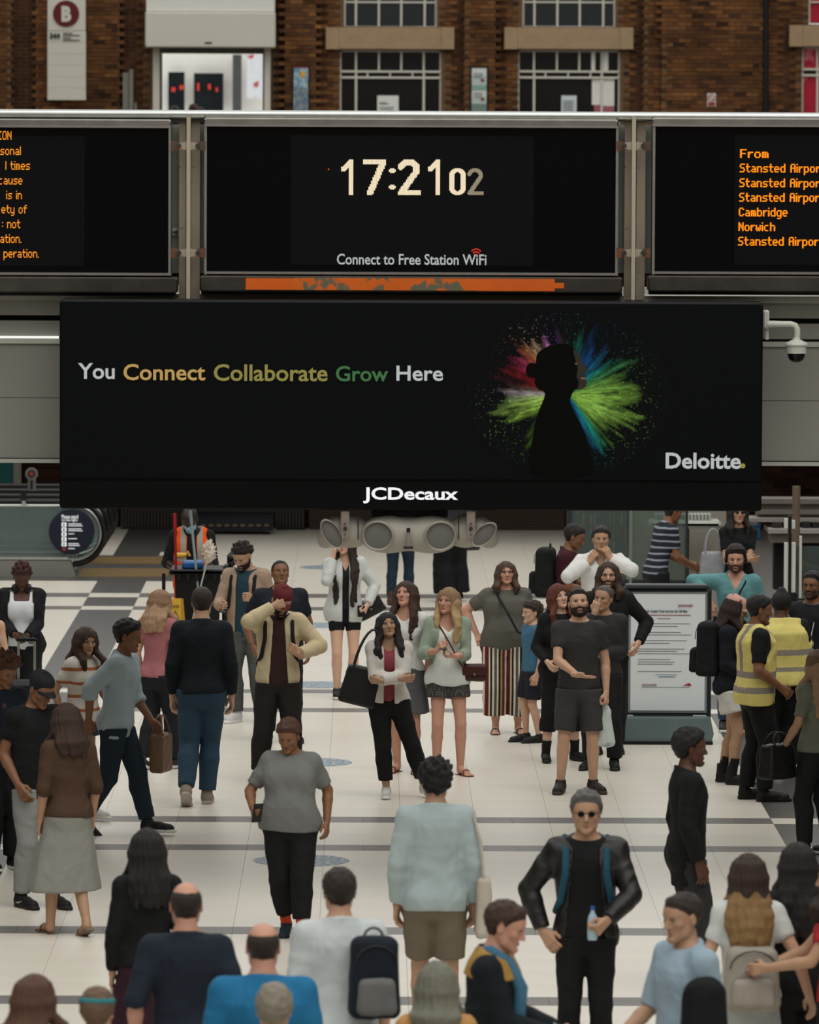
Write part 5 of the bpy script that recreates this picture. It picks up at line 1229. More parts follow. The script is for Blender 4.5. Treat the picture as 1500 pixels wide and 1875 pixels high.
def long_hair(s, T, build, hm, hp, seed, style):
    """cap of hair plus locks hanging to length; hp: len, n, front (bool), back (bool), part, vol, wave, bun, tail"""
    k = s.k; L = hp.get('len', .38); vol = hp.get('vol', .018); wave = hp.get('wave', .01); rs = np.random.RandomState(seed)
    c = s.headc; up = s.HR @ np.array((0, 0, 1.)); ctr = T(np.array([[0, .011, .022]]))[0]
    lo = c - .17; hi = c + .17; lo[2] -= L + .05; lo -= .05 * np.array((1, 1, 0)); hi += .04 * np.array((1, 1, .2))
    F = Field(lo, hi, hp.get('h', .0075)); HRm = s.HR
    F.ell(ctr, np.array((.080 + vol * .75, .105 + vol * .75, .087 + vol)) * k, 0, M=HRm)
    front = hp.get('fringe', .043)
    azs = hp.get('az') or ([60, 74, 88, 102, 116, 130, 144, 158, 172] if L > .1 else [80, 100, 125, 150, 175])
    if style != 'up':
        for sd in (-1, 1):
            for i, az in enumerate(azs):
                a = math.radians(az); p0 = np.array((sd * math.sin(a) * .070, -math.cos(a) * .088 + .012, .055)); p1 = np.array((sd * math.sin(a) * .092, -math.cos(a) * .104 + .014, -.02)); p2 = np.array((sd * math.sin(a) * .090, -math.cos(a) * .10 + .018, -.09))
                q = [T(p[None])[0] for p in (p0, p1, p2)]; end = q[2].copy(); fwdlock = hp.get('forward', True) and az < 100
                l = (L - .10) * (1 - .12 * rs.rand()) ; n = max(2, int(l / .06)); P = q
                for j in range(1, n + 1):
                    t = j / n; base = q[2] + np.array((0, 0, -l * t)); outx = sd * (.025 * math.sin(PI * min(1, t * 1.2)) + .01 * t) * (max(0, math.sin(a)) ** .5 if az > 90 else .8) - (sd * .012 * t if az > 140 else 0)
                    yy = (hp.get('fy', -.085) if fwdlock else .045) * smooth01(np.array(t * 2.2)) + (.0 if fwdlock else .0)
                    P.append(base + s.RT @ np.array((outx + wave * math.sin(t * 9 + i * 2 + seed), float(yy) + wave * .6 * math.cos(t * 8 + i), 0)))
                r0 = .026 * k; R = [r0 * .9, r0, r0] + [r0 * (1 - .42 * (j / n) ** 1.8) * (1 + .15 * math.sin(j * 2 + i)) for j in range(1, n + 1)]
                F.chain(P, R, .022)
    if hp.get('bun'):
        b = T(np.array([hp['bun']]))[0]; F.ell(b, (.045 * k,) * 3, .02)
    if hp.get('tail'):
        a = T(np.array([(0, .11, .03)]))[0]; F.chain([a, a + s.HR @ np.array((0, .05, -.03)), a + np.array((0, .04, -.12)) + s.HR @ np.array((0, .02, 0)), a + np.array((0, .03, -.12 - hp['tail']))], [.022, .030, .030, .010], .02)
    X, Y, Z = F.grid((slice(None),) * 3)
    # carve the face opening (in head space)
    x, y, z = X - c[0], Y - c[1], Z - c[2]; R = s.HR.T; kk = k
    hx, hy, hz = [(R[i, 0] * x + R[i, 1] * y + R[i, 2] * z) / kk for i in range(3)]
    part = hp.get('part', 0.)
    face = np.sqrt((hx / .056) ** 2 + ((hz + .045) / (front + .045)) ** 2) - 1; carve = np.maximum(face * .05, hy + .038)
    F.d = np.maximum(F.d, -carve * kk)
    ang = np.arctan2(hx, -hy + 1e-6); F.d = F.d + (.0024 * np.sin(ang * 46 + 3 * np.sin(hz * 30)) + .002 * np.sin(ang * 23 + hz * 20 + seed)).astype(f32) + (hp.get('curl', 0) * np.sin(hx * 170) * np.sin(hy * 160 + 1) * np.sin(hz * 150)).astype(f32)
    # keep hair out of the face below the fringe
    V, Q = F.surface(); mats = [hm]; mi = None
    if hp.get('tip'):
        z_ = V[Q].mean(1)[:, 2]; mats = [hm, mat('hair tips ' + hp['tip'], hp['tip'], .55, var=.3, scale=30, bump=.8, bscale=180)]; mi = (z_ + .02 * np.sin(V[Q].mean(1)[:, 0] * 60) < c[2] - hp.get('tipz', .04)).astype(np.int32)
    build('hair', V, Q, mats, mi)

# ---- worn extras, children of the person
def _mbuild(mb, T, name, root, m, smooth=True):
    V = T(np.array(mb.v)); me = bpy.data.meshes.new(name); me.from_pydata([tuple(v) for v in V], [], mb.f); me.polygons.foreach_set('material_index', mb.mi)
    import bmesh
    bm = bmesh.new(); bm.from_mesh(me); bmesh.ops.recalc_face_normals(bm, faces=bm.faces); bm.to_mesh(me); bm.free()
    for q in (m if isinstance(m, (list, tuple)) else [m]): me.materials.append(q)
    if smooth:
        me.polygons.foreach_set('use_smooth', [True] * len(me.polygons))
        try: me.set_sharp_from_angle(angle=math.radians(45))
        except Exception: pass
    o = bpy.data.objects.new(name, me); link(o, root); return o
def ex_glasses(s, T, build, root, dark=False, col='1c1a1a'):
    mb = MB(); gl = MB()
    for sd in (-1, 1):
        P = [(sd * .031 + .0185 * math.cos(a), -.101 + .004 * abs(math.cos(a)), -.008 + .0145 * math.sin(a)) for a in np.linspace(0, 2 * PI, 17)]; mb.tube(P, .0016, 6, cap=False)
        mb.tube([(sd * .050, -.096, -.004), (sd * .076, -.05, -.002), (sd * .083, .005, -.002)], .0018, 6)
        gl.disc((sd * .031, -.008), .018, -.1005, -.0995, 18, rz=.014)
    mb.tube([(-.013, -.103, -.005), (0, -.106, -.002), (.013, -.103, -.005)], .0016, 6)
    _mbuild(mb, T, 'glasses_frame', root, mat('glasses frame ' + col, col, .4))
    if dark: _mbuild(gl, T, 'lens', root, mat('dark lens', '0a0a0b', .15))
def ex_cap(s, T, build, root, col, brimcol=None, patt=None):
    mb = MB(); m = patt or cloth(col); n = 28; rings = [(1.02, .028), (1.04, .048), (1.02, .072), (.93, .096), (.72, .115), (.38, .126), (.04, .130)]; V = []; F = []
    for f_, z in rings:
        for i in range(n):
            w = 2 * PI * i / n; V.append((f_ * .084 * math.cos(w), .012 + f_ * .104 * math.sin(w), z - .012 * math.sin(w) * -1 * .6))
    for i in range(len(rings) - 1):
        for j in range(n): F.append((i * n + j, i * n + (j + 1) % n, (i + 1) * n + (j + 1) % n, (i + 1) * n + j))
    F.append(tuple(range((len(rings) - 1) * n, len(rings) * n))); F.append(tuple(range(n - 1, -1, -1)))
    mb.add(V, F); mb.ball((0, .012, .131), (.006, .006, .004), 8, 5); _mbuild(mb, T, 'cap', root, m)
    br = MB(); m_ = 13; V = []; F = []
    for l, (dy, dz) in enumerate(((0, 0), (.04, -.004), (.072, -.016))):
        for i in range(m_):
            a = math.radians(-70 + 140 * i / (m_ - 1)); V.append((.082 * math.sin(a) * (1 - .05 * l), .012 - (.098 * math.cos(a)) - dy * math.cos(a) ** .6, .030 + dz - .012 * abs(math.sin(a)) ** 2))
    q = len(V); V += [(a, b, c - .005) for a, b, c in V]
    for l in range(2):
        for i in range(m_ - 1):
            F.append((l * m_ + i, l * m_ + i + 1, (l + 1) * m_ + i + 1, (l + 1) * m_ + i)); F.append((q + l * m_ + i, q + (l + 1) * m_ + i, q + (l + 1) * m_ + i + 1, q + l * m_ + i + 1))
    for i in range(m_ - 1): F.append((2 * m_ + i, 2 * m_ + i + 1, q + 2 * m_ + i + 1, q + 2 * m_ + i))
    br.add(V, F); _mbuild(br, T, 'cap_brim', root, cloth(brimcol or col))
def ex_headphones(s, T, build, root, where='head', col='17181a'):
    mb = MB(); m = mat('headphones ' + col, col, .45)
    if where == 'head':
        mb.tube([(.092 * math.cos(a), .01, .010 + .108 * math.sin(a)) for a in np.linspace(0, PI, 15)], .008, 8)
        for sd in (-1, 1): mb.ball((sd * .093, .006, -.010), (.016, .034, .040), 16, 10)
        _mbuild(mb, T, 'headphones', root, m)
    else:
        c = s.neck; mb.tube([(c[0] + .082 * math.sin(a), c[1] - .01 + .085 * math.cos(a) - .0, c[2] + .045 + .01 * math.cos(a)) for a in np.linspace(-2.3, 2.3, 15)], .011, 8)
        for sd in (-1, 1): mb.ball((c[0] + sd * .058, c[1] - .075, c[2] + .022), (.036, .022, .038), 14, 8)
        _mbuild(mb, lambda V: V, 'headphones', root, m)
def ex_mask(s, T, build, root, col='8fb0bd'):
    HVh, HQh, _ = head_of(s.fem, 1); f = lambda V: np.minimum(np.minimum(-.028 - V[:, 2], V[:, 2] + .118), np.where(V[:, 1] < -.03, .02, -1)); V, Q = hair_shell(HVh, HQh, f, .006); build('face_mask', T(V), Q, cloth(col))
def ex_strap(s, T, build, root, col, side=1, drop=.86, w=.012, y=-.13, back=False):
    """bag strap from one shoulder across the chest to the other hip"""
    mb = MB(); P = []
    for (x, yy, z) in ((side * .10, .07, 1.40), (side * .115, .0, 1.475), (side * .085, -.10, 1.40), (0, y - .015 - .03 * (s.w - 1), 1.25), (-side * .10, y - .01 - .02 * (s.w - 1), 1.06), (-side * .185 * s.w, y * .45, drop)): P.append(s.fwd((x * 1., yy * s.w, z)))
    mb.tube(P, w * s.k, 8); o = _mbuild(mb, lambda V: V, 'bag_strap', root, cloth(col))
def ex_packstraps(s, T, build, root, col, w=.018):
    for sd in (-1, 1):
        mb = MB(); P = [s.fwd(q) for q in ((sd * .11, .10 * s.w, 1.36), (sd * .125, .02, 1.475), (sd * .118, -.095 * s.w, 1.40), (sd * .12, -.130 * s.w, 1.28), (sd * .15, -.10 * s.w, 1.12), (sd * .175 * s.w, .02, 1.04))]
        mb.tube(P, w * s.k, 8); _mbuild(mb, lambda V: V, 'pack_strap', root, cloth(col))
def ex_lanyard(s, T, build, root, col='c8c8c4'):
    mb = MB(); y = -.128
    for sd in (-1, 1): mb.tube([s.fwd(q) for q in ((sd * .055, .03, 1.49), (sd * .055, -.06, 1.45), (sd * .03, y, 1.30), (0, y - .01, 1.14))], .005, 6)
    mb.box(s.fwd((0, y - .014, 1.09)), (.06, .004, .09)); _mbuild(mb, lambda V: V, 'lanyard', root, mat('lanyard', col, .6), smooth=False)
def ex_band(s, T, build, root, col, where='wrist', sd=1):
    mb = MB(); a, b = s.E[sd], s.Wr[sd]; q = b + (a - b) * .06; p = b + (a - b) * .11; mb.tube([q, p], .031 * s.k, 12); _mbuild(mb, lambda V: V, 'bracelet', root, mat('band ' + col, col, .5))
def ex_ticks(s, T, build, root):
    mb = MB(); mb.m = 0
    for sd in (-1, 1):
        for sx in (-1, 1):
            V = [(sx * .0475, .03, .044), (sx * .0490, -.01, .036), (sx * .0480, -.075, .062), (sx * .0490, -.012, .048)]; V = (np.array(V) - (0, .03, .082)) * s.k * 1.04 @ s.foot[sd].T + s.A[sd]; mb.add(list(V) + [v + (0, 0, .001) for v in V], [(0, 1, 2, 3), (7, 6, 5, 4)])
    _mbuild(mb, lambda V: V, 'shoe_tick', root, mat('cream mark', 'c9bda8', .6), smooth=False)
def ex_socks(s, T, build, root, col, top=.22):
    for sd in (-1, 1):
        A, K = s.A[sd], s.K[sd]; d = (K - A) / np.linalg.norm(K - A); mb = MB(); mb.tube([A - d * .02, A + d * top * .5, A + d * top], [.043 * s.k, .045 * s.k, .050 * s.k], 14); _mbuild(mb, lambda V: V, 'sock', root, cloth(col))
def ex_lapels(s, T, build, root, col):
    for sd in (-1, 1):
        mb = MB(); q = [s.fwd(p) for p in ((sd * .055, -.075, 1.47), (sd * .10, -.118, 1.40), (sd * .115, -.142, 1.345), (sd * .055, -.160, 1.20), (sd * .045, -.140, 1.30))]
        V = [p for p in q] + [p + s.RT @ np.array((0, -.008, 0)) for p in q]; n = 5
        mb.add(V, [tuple(range(n)), tuple(range(2 * n - 1, n - 1, -1))] + [(i, i + n, (i + 1) % n + n, (i + 1) % n) for i in range(n)]); _mbuild(mb, lambda V: V, 'lapel', root, cloth(col), smooth=False)
EXTRA = dict(glasses=ex_glasses, cap=ex_cap, headphones=ex_headphones, mask=ex_mask, strap=ex_strap, packstraps=ex_packstraps, lanyard=ex_lanyard, band=ex_band, socks=ex_socks, lapels=ex_lapels, ticks=ex_ticks)

# ---- carried things: top-level, placed in a person's space
def carried(pr, name, label, cat, at_, rot=0., **k):
    root, s, T = pr; a = root.rotation_euler[2]; p = root.matrix_basis @ Vector([float(v) for v in at_]); return empty(name, p, a + math.radians(rot), label=label, cat=cat, **k)
def sdf_bag(name, parent, m, w, d, h, soft=.03, taper=.1, fold=.004, seed=0, zc=None):
    F = Field((-w / 2 - .06, -d / 2 - .06, -.04), (w / 2 + .06, d / 2 + .06, h + .05), .011)
    def fn(X, Y, Z):
        t = np.clip(Z / h, 0, 1); hw = w / 2 * (1 - taper * t) - soft; hd = d / 2 * (1 - taper * 1.5 * t) - soft; qx = np.abs(X) - hw; qy = np.abs(Y) - hd; qz = np.abs(Z - h / 2) - (h / 2 - soft)
        return np.sqrt(np.maximum(qx, 0) ** 2 + np.maximum(qy, 0) ** 2 + np.maximum(qz, 0) ** 2) + np.minimum(np.maximum(qx, np.maximum(qy, qz)), 0) - soft + folds(fold, seed, 30.)(X, Y, Z)
    F.put(fn, (-w / 2, -d / 2, 0), (w / 2, d / 2, h)); V, Q = F.surface(); me = mesh_np(name, V, Q, None, True); me.materials.append(m); o = bpy.data.objects.new(name, me); link(o, parent); return o
def handbag(pr, label, col, at_, w=.34, d=.14, h=.30, handle=.22, rot=0, strap=None, cat='handbag', name='handbag', taper=.15, tilt=0, panel=None, hcol=None, **k):
    e = carried(pr, name, label, cat, at_, rot, **k); m = mat('leather ' + col, col, .45, var=.2, scale=8, bump=.3, bscale=60, spec=.4); sdf_bag('bag_body', e, m, w, d, h, taper=taper, seed=int(w * 100)); e.rotation_euler[1] = math.radians(tilt)
    hm = m if hcol is None else mat('leather ' + hcol, hcol, .5)
    if handle:
        for sy in ((-.4, .4) if d > .08 else (0,)):
            MB().tube([(w * .30 * math.cos(a), sy * d * (1 - .7 * math.sin(a)), h - .01 + handle * math.sin(a)) for a in np.linspace(0, PI, 13)], .009, 8).build('handle', hm, e, smooth=True)
    if panel: MB().box((0, -d / 2 - .004, h * .62), (w * .9, .012, h * .5), .02).build('flap', mat('leather ' + panel, panel, .5), e); MB().disc((0, h * .42), .012, -d / 2 - .016, -d / 2 - .008, 12).build('clasp', M_steel, e)
    return e
def backpack(pr, label, col, col2=None, w=.32, d=.18, h=.46, z=None, yo=.0, **k):
    root, s, T = pr; c = s.fwd((0, .085 * s.w + d / 2 + .01, 1.18)); e = carried(pr, 'backpack', label, 'backpack', (c[0], c[1] + yo, (z if z is not None else 1.0 * s.k)), **k); m = cloth(col); m2 = cloth(col2 or col)
    sdf_bag('pack_body', e, m, w, d, h, soft=.05, taper=.12)
    o = sdf_bag('front_pocket', e, m2, w * .78, .09, h * .45, soft=.035, taper=.1); o.location = (0, d / 2 + .015, .03)
    MB().tube([(.05 * math.cos(a), -d * .2, h - .01 + .05 * math.sin(a)) for a in np.linspace(0, PI, 9)], .008, 8).build('grab_handle', m2, e, smooth=True)
    MB().tube([(w * .40 * math.cos(a), d / 2 - .005, h * .68 + .1 * math.sin(a)) for a in np.linspace(0, PI, 9)], .004, 6).build('zip', M_dark_steel, e)
    return e
def phone(pr, label, sd, tilt=(0, 0, 0), col='101113', off=(0, 0, 0), name='smartphone', size=(.072, .009, .148), scr=None):
    root, s, T = pr; R = s.hd[sd]; p = s.Wr[sd] + R @ (np.array((0, .035, -.085)) * s.k) + np.array(off); e = carried(pr, name, label, 'phone' if name == 'smartphone' else 'paper', p)
    M = np.eye(3); E = Euler([math.radians(v) for v in tilt]); e.rotation_euler = (Matrix.Rotation(root.rotation_euler[2], 3, 'Z') @ E.to_matrix()).to_euler()
    MB().box((0, 0, 0), size, .006).build('case', mat('phone ' + col, col, .35), e); MB().box((0, size[1] * .55, 0), (size[0] * .9, .001, size[2] * .94)).build('display', scr or M_screen, e)
    return e

# ------------------------------------------------------------------ the crowd
def tee(c, **k): return dict(dict(name='shirt', m=cloth(c), sleeve=.62, hem=.90, box=.88, ease=.016, se=.016, fold=.005), **k)
def jumper(c, **k): return dict(dict(name='sweater', m=cloth(c), sleeve=1.93, hem=.88, box=.86, ease=.020, se=.016, fold=.007, cuff=-.004), **k)
def jacket(c, **k): return dict(dict(name='jacket', m=cloth(c), sleeve=1.93, hem=.86, box=.86, ease=.028, se=.018, open=(.05, .08), fold=.007, collar=True), **k)
def pants(c, **k): return dict(dict(name='trousers', m=cloth(c), end=1.93, ease=.016, flare=.012, fold=.006), **k)
def shorts(c, **k): return dict(dict(name='shorts', m=cloth(c), end=.86, ease=.020, flare=.03, fold=.005), **k)
def skirt(c, **k): return dict(dict(name='skirt', m=cloth(c), kind='skirt', hem=.5, r=.06), **k)
SLEN = dict

# --- sharp standing people, middle distance
ph = person('woman with short dark red hair, headphones round her neck and black cardigan over white top', 40, 1036, H=1.66, fem=True, w=1.22, skin='dark', lod=2, bust=1.3,
  tops=[tee('d8dde2', name='top', neck='scoop', tank=True, sleeve=0, ease=.012, box=0, hem=.88), jacket('111315', name='cardigan', open=(.13, .13), collar=False, ease=.030, hem=.84)], bottom=pants('15171b'), shoes=('trainer', '1a1a1c', '303033'),
  hair=('3a1510', 'curly', dict(t=.022)), head=(-4, -26, 0), al=(-.05, -.30, 1.04), ar=(.07, -.30, 1.03), hands=('hold', 'hold'), extras=[('headphones', 'neck')])
phone(ph, 'smartphone held in both hands by the woman with headphones round her neck', -1, (-50, 0, 60), off=(.06, -.02, .0))
p2 = person('person cut off by the left frame edge with one bare light-skinned shoulder showing', -32, 1085, H=1.68, fem=True, skin='light', lod=1, tops=[tee('9fb4bd', name='top', tank=True, sleeve=0, neck='scoop', box=0)], bottom=pants('2b3036'), shoes=('trainer', '888888'), hair=('4a3222', 'long', dict(len=.2)),
  head=(0, -20, 0), ar=(.14, -.28, 1.05), al=(.02, -.28, 1.05), hands=('hold', 'hold'))
phone(p2, 'loose white paper held at the left frame edge below the bare shoulder', 1, (-65, 10, 20), col='d8dadb', name='paper_sheet', size=(.21, .003, .29), scr=M_paperw, off=(.06, 0, .02))
cl = person('cleaner in an orange hi-vis vest and orange trousers behind the black cleaning cart', 345, 934, H=1.80, skin='black', lod=2, tops=[tee('101216', sleeve=1.2, box=.9), dict(name='hi_vis_vest', m=cloth('e2561a', crease=.4), sleeve=0, hem=.86, ease=.036, box=.95, open=(.045, .07), neck='v', bands=(cloth('9a9890'), [(1.16, 1.21), (1.0, 1.04)], 1), vest=True)],
  bottom=pants('e05a16', flare=.02), shoes=('boot', '141414', '101010'), hair=('0c0b0b', 'bald', dict(top=.09)), head=(15, -30, 0), al=(-.16, -.26, 1.08), ar=(.12, -.30, 1.05), lean=8, hands=('relax', 'grip'), extras=[('mask', '8fb4c2')])
bm = person('bearded man in a beige striped coat over a teal shirt looking at his phone', 440, 998, H=1.763, rot=-18, skin='tan', lod=2, tops=[tee('1f3c48', hem=.82, sleeve=.5), jacket('a08a76', open=(.06, .09), hem=.66, ease=.032)],
  bottom=pants('4a4c49'), shoes=('trainer', 'c6c6c4', 'e2e2e0'), hair=('17110e', 'curly', dict(t=.020, side=.03, back=-.04)), beard=('241a14', .005), head=(14, -26, 0), al=(-.15, -.34, 1.14), ar=(.13, -.16, 1.20), hands=('hold', 'grip'), fl=(-.08, -.04, 0, 8), fr=(.14, .03, 0, 12), extras=[('packstraps', '141619')])
phone(bm, 'smartphone held low by the bearded man in the beige coat', -1, (-40, 10, 15))
backpack(bm, 'dark backpack on the bearded man in the beige coat', '191b1e')
pm = person('heavy-set man in a navy polo shirt staring upward with one hand in his pocket', 512, 1029, H=1.706, rot=6, skin='brown', w=1.24, belly=.05, lod=2, tops=[tee('141a24', name='polo_shirt', hem=.84, sleeve=.72, collar=False, neck='v', ease=.018)], bottom=pants('10141c', ease=.02), shoes=('low', '121212', '1c1c1c'),
  hair=('17110f', 'short', dict(t=.008, front=.075)), head=(-3, 20, 0), al=(-.265, -.05, .93), el=(-.9, .5, -.3), ar=(.27, .02, .90), hands=('grip', 'relax'), fl=(-.12, 0, 0, 12), fr=(.13, .03, 0, 14), extras=[('band', '101010', 'wrist', -1)])
rc = person('man in a dark red cap and open cream jacket rubbing his face with one hand', 521, 1079, H=1.77, rot=4, skin='tan', lod=2, tops=[tee('33201f', hem=.82, sleeve=.4), jacket('c3b492', open=(.045, .085), hem=.84, ease=.028, se=.024, hood=True, collar=False)],
  bottom=pants('1d1917', ease=.024, flare=.02), shoes=('trainer', '181818', '202020'), hair=('17110f', 'short'), beard=('1a1310', .009), head=(-10, -32, 6), al=(-.05, -.20, 1.56), el=(-.9, -.45, -.45), hl=((.8, .1, .2), (0, .9, -.2)), ar=(.17, -.20, 1.14), el_=0, er=(.9, .3, -.3), hr=((-.6, -.2, .5), (-.2, 1, 0)),
  hands=('grip', 'grip'), fl=(-.16, .02, 0, 12), fr=(.13, -.02, 0, 14), extras=[('cap', '5e1f24'), ('packstraps', '17191c')])
backpack(rc, 'dark backpack worn by the man in the dark red cap', '17191c', w=.30)
bl_ = person('woman with very long dark hair in a white blazer talking on the phone', 634, 973, H=1.70, fem=True, skin='pale', lod=2, rot=6, tops=[tee('1a1c1f', name='top', sleeve=0, neck='v', box=0, hem=.93), dict(name='blazer', m=cloth('c9cdcb', crease=.35), sleeve=1.90, hem=.80, ease=.030, se=.020, open=(.035, .035), fold=.004, flare=.02, box=.94, lod=2)],
  bottom=shorts('0d0f11', end=.46, ease=.006, flare=.0), shoes=('trainer', '1a1b1e', 'd6d6d2'), hair=('261813', 'long', dict(len=.66, wave=.014, fy=-.115, fringe=.05)), head=(24, 2, 4), al=(-.135, -.15, 1.485), el=(-.3, -.25, -1), hl=((.2, .1, 1), (1, .3, 0)), ar=(.22, -.14, .98), er=(.9, .5, -.2), hands=('hold', 'grip'),
  fl=(-.075, 0, 0, 6), fr=(.085, .02, 0, 10), hipx=.0, extras=[('lapels', 'c9cdcb')])
phone(bl_, 'smartphone at the ear of the woman in the white blazer', -1, (5, 0, 12), off=(.02, .02, .10))
handbag(bl_, 'black quilted shoulder bag hanging at the hip of the woman in the white blazer', '161617', (.30, -.02, .84), w=.30, d=.10, h=.19, handle=.0, panel='1c1c1d', cat='handbag', tilt=-28)
phone(bl_, 'dark card holder in the lowered hand of the woman in the white blazer', 1, (10, 0, -20), name='smartphone', size=(.08, .02, .12))
w1 = person('person behind the hanging loudspeakers of whom only dark blue jeans and brown boots show', 733, 855, H=1.68, fem=True, rot=165, skin='light', lod=0, tops=[jacket('3a3d42')], bottom=pants('1c2b3a', ease=.008), shoes=('boot', '4a3526', '2a2220'), hair=('3a2a20', 'long'), fl=(-.10, -.10), fr=(.09, .10, 0, 5))
handbag(w1, 'small brown bag hanging beside the dark blue jeans under the loudspeakers', '3a2622', (.20, .02, .72), w=.16, d=.08, h=.20, handle=.18)
w2 = person('person behind the hanging loudspeakers of whom only wide black trousers show', 826, 848, H=1.70, fem=True, w=1.1, rot=200, skin='light', lod=0, tops=[jacket('2c2d30')], bottom=pants('0d0f12', ease=.03, flare=.07), shoes=('low', '101010'), hair=('2a2a2a', 'short'), fl=(-.14, -.05), fr=(.10, .05))
handbag(w2, 'dark grey slouchy bag hanging below the right-hand loudspeaker', '242526', (-.27, -.02, .62), w=.22, d=.12, h=.34, handle=.28)
wt = person('woman with long straight brown hair in a white t-shirt and grey skirt looking up', 746, 1067, H=1.715, fem=True, rot=-14, skin='pink', lod=2, tops=[tee('d4d6d4', sleeve=.45, neck='scoop', box=0, ease=.012, hem=.93)], bottom=skirt('55575a', hem=.55, r=.05), shoes=('sandal', '6a4a38'),
  hair=('3d261b', 'long', dict(len=.42, wave=.004, part=1)), head=(10, 20, -4), al=(-.18, -.05, .90), ar=(.20, .02, .88), fl=(-.08, .03, 0, 10), fr=(.10, -.02, 0, 18))
wa = person('woman with long black hair in a white cropped jacket with folded arms and black trousers', 706, 1124, H=1.595, fem=True, rot=2, skin='tan', lod=2, tops=[tee('8a4048', name='top', sleeve=0, neck='scoop', box=0, ease=.010), jacket('cbc7c0', open=(.05, .05), hem=.90, ease=.030, se=.022, collar=False)],
  bottom=pants('0f1012', end=1.80, ease=.016, flare=.014), shoes=('low', 'c9c8c4', 'e0e0dd'), hair=('16110f', 'long', dict(len=.44, wave=.016, fy=-.09)), head=(-6, 18, -6), al=(.09, -.25, 1.145), el=(-.9, .1, -.6), hl=((1, .1, 0), (0, 1, .2)), ar=(-.10, -.29, 1.13), er=(.9, .1, -.6), hr=((-1, .1, .1), (0, 1, .2)), hands=('relax', 'grip'),
  fl=(-.03, -.04, 0, 4), fr=(.34, -.02, 0, 16), hipx=-.01, side=0)
handbag(wa, 'large soft black shoulder bag on the woman with folded arms', '131314', (-.29, -.02, .80), w=.34, d=.18, h=.34, handle=.34, tilt=14)
sg = person('blonde woman in a sage green cardigan over a white top with dotted dark shorts', 824, 1078, H=1.67, fem=True, rot=4, skin='pink', lod=2, tops=[tee('d6dad6', name='top', sleeve=.0, neck='deep', box=0, hem=.84, flare=.05, ease=.014), jacket('8e9c8d', name='cardigan', open=(.08, .16), hem=.80, ease=.028, se=.018, sleeve=1.5, collar=False)],
  bottom=shorts('3b3a38', end=.42, ease=.022, flare=.07, m=cloth('3b3a38', kind='dots', col2='8a8880', arg=(70, .28))), shoes=('sandal', '7a543c'), hair=('8f7354', 'long', dict(len=.38, wave=.008, tip='b59a70', tipz=.0)), head=(32, 8, 2), al=(-.13, -.30, 1.19), hl=((.5, -.6, .7), (.6, .3, 0)), ar=(.04, -.32, 1.14), hr=((-1, -.2, 0), (0, .3, 1)), hands=('hold', 'hold'),
  fl=(-.10, 0, 0, 8), fr=(.12, -.03, 0, 22), extras=[('strap', '5a2a1e', -1, .95, .008, -.15)])
phone(sg, 'smartphone held out in front of the blonde woman in the sage cardigan', 1, (80, 0, 0), off=(-.03, -.02, .03), col='33414a', scr=mat('lit grey screen', '8a9aa0', .3))
handbag(sg, 'small oxblood leather crossbody bag at the hip of the blonde woman', '3c1d1a', (.23, -.06, .84), w=.24, d=.09, h=.16, handle=0, panel='45211d')
stripes = mat('striped trousers cloth', '8a8378', .85, var=.05, kind='ramp', arg=(0, .205, [(0, '5e1f20'), (.17, 'c8bda4'), (.24, '1a1a1c'), (.33, 'cfc9b8'), (.42, '55524a'), (.55, 'd2ccbc'), (.62, '17181a'), (.72, 'a08a5c'), (.80, '5e1f20'), (.92, 'd0cabb')]), crease=.6)
gw = person('large woman with glasses in a grey t-shirt and wide striped trousers, hand on her hip', 926, 1030, H=1.64, fem=True, rot=2, w=1.48, belly=.08, bust=2.0, skin='pink', lod=2, tops=[tee('595850', hem=.86, sleeve=.7, ease=.014, box=0)], bottom=pants('8a8378', m=stripes, end=1.72, ease=.016, flare=.06), shoes=('sandal', '3c3a38'),
  hair=('4b3527', 'long', dict(len=.20, wave=.004)), head=(-4, 14, 0), al=(-.30, .0, 1.02), el=(-1, .25, .05), hl=((.3, -.4, -.8), (0, 1, 0)), ar=(.32, -.04, .90), hands=('relax', 'relax'), fl=(-.10, 0, 0, 4), fr=(.13, .02, 0, 10), extras=[('glasses',), ('strap', '1b1c22', -1, .98, .012, -.20)])
boy = person('boy in a blue t-shirt with a dark backpack facing left beside the striped trousers', 977, 1104, H=1.32, rot=-70, skin='light', lod=2, tops=[tee('3f6a86', sleeve=.7, hem=.86)], bottom=shorts('1a1e28', end=.85), shoes=('trainer', '16171a', '1e1f22'), hair=('2d2019', 'swept', dict(front=.05)), head=(0, 2, 0), fl=(-.09, -.04), fr=(.09, .06))
backpack(boy, 'black school backpack on the boy facing left', '14161b', w=.34, h=.42, z=.62)
rw = person('woman with curly red hair in black clothes and ankle boots gazing upward', 1019, 1073, H=1.61, fem=True, rot=12, skin='pale', lod=2, tops=[tee('121315', name='top', sleeve=1.9, box=.9, hem=.62, ease=.022, flare=.03)], bottom=pants('0f1012', end=1.45, ease=.016, flare=.02), shoes=('boot', '121214', '1a1a1b'),
  hair=('5c2a18', 'long', dict(len=.28, wave=.022, curl=.004, vol=.026)), head=(-12, 16, -4), al=(-.17, -.18, 1.0), ar=(.14, -.2, 1.05), fl=(-.15, -.04, 0, 10), fr=(.16, .02, 0, 25), extras=[('socks', '17181a', .12)])
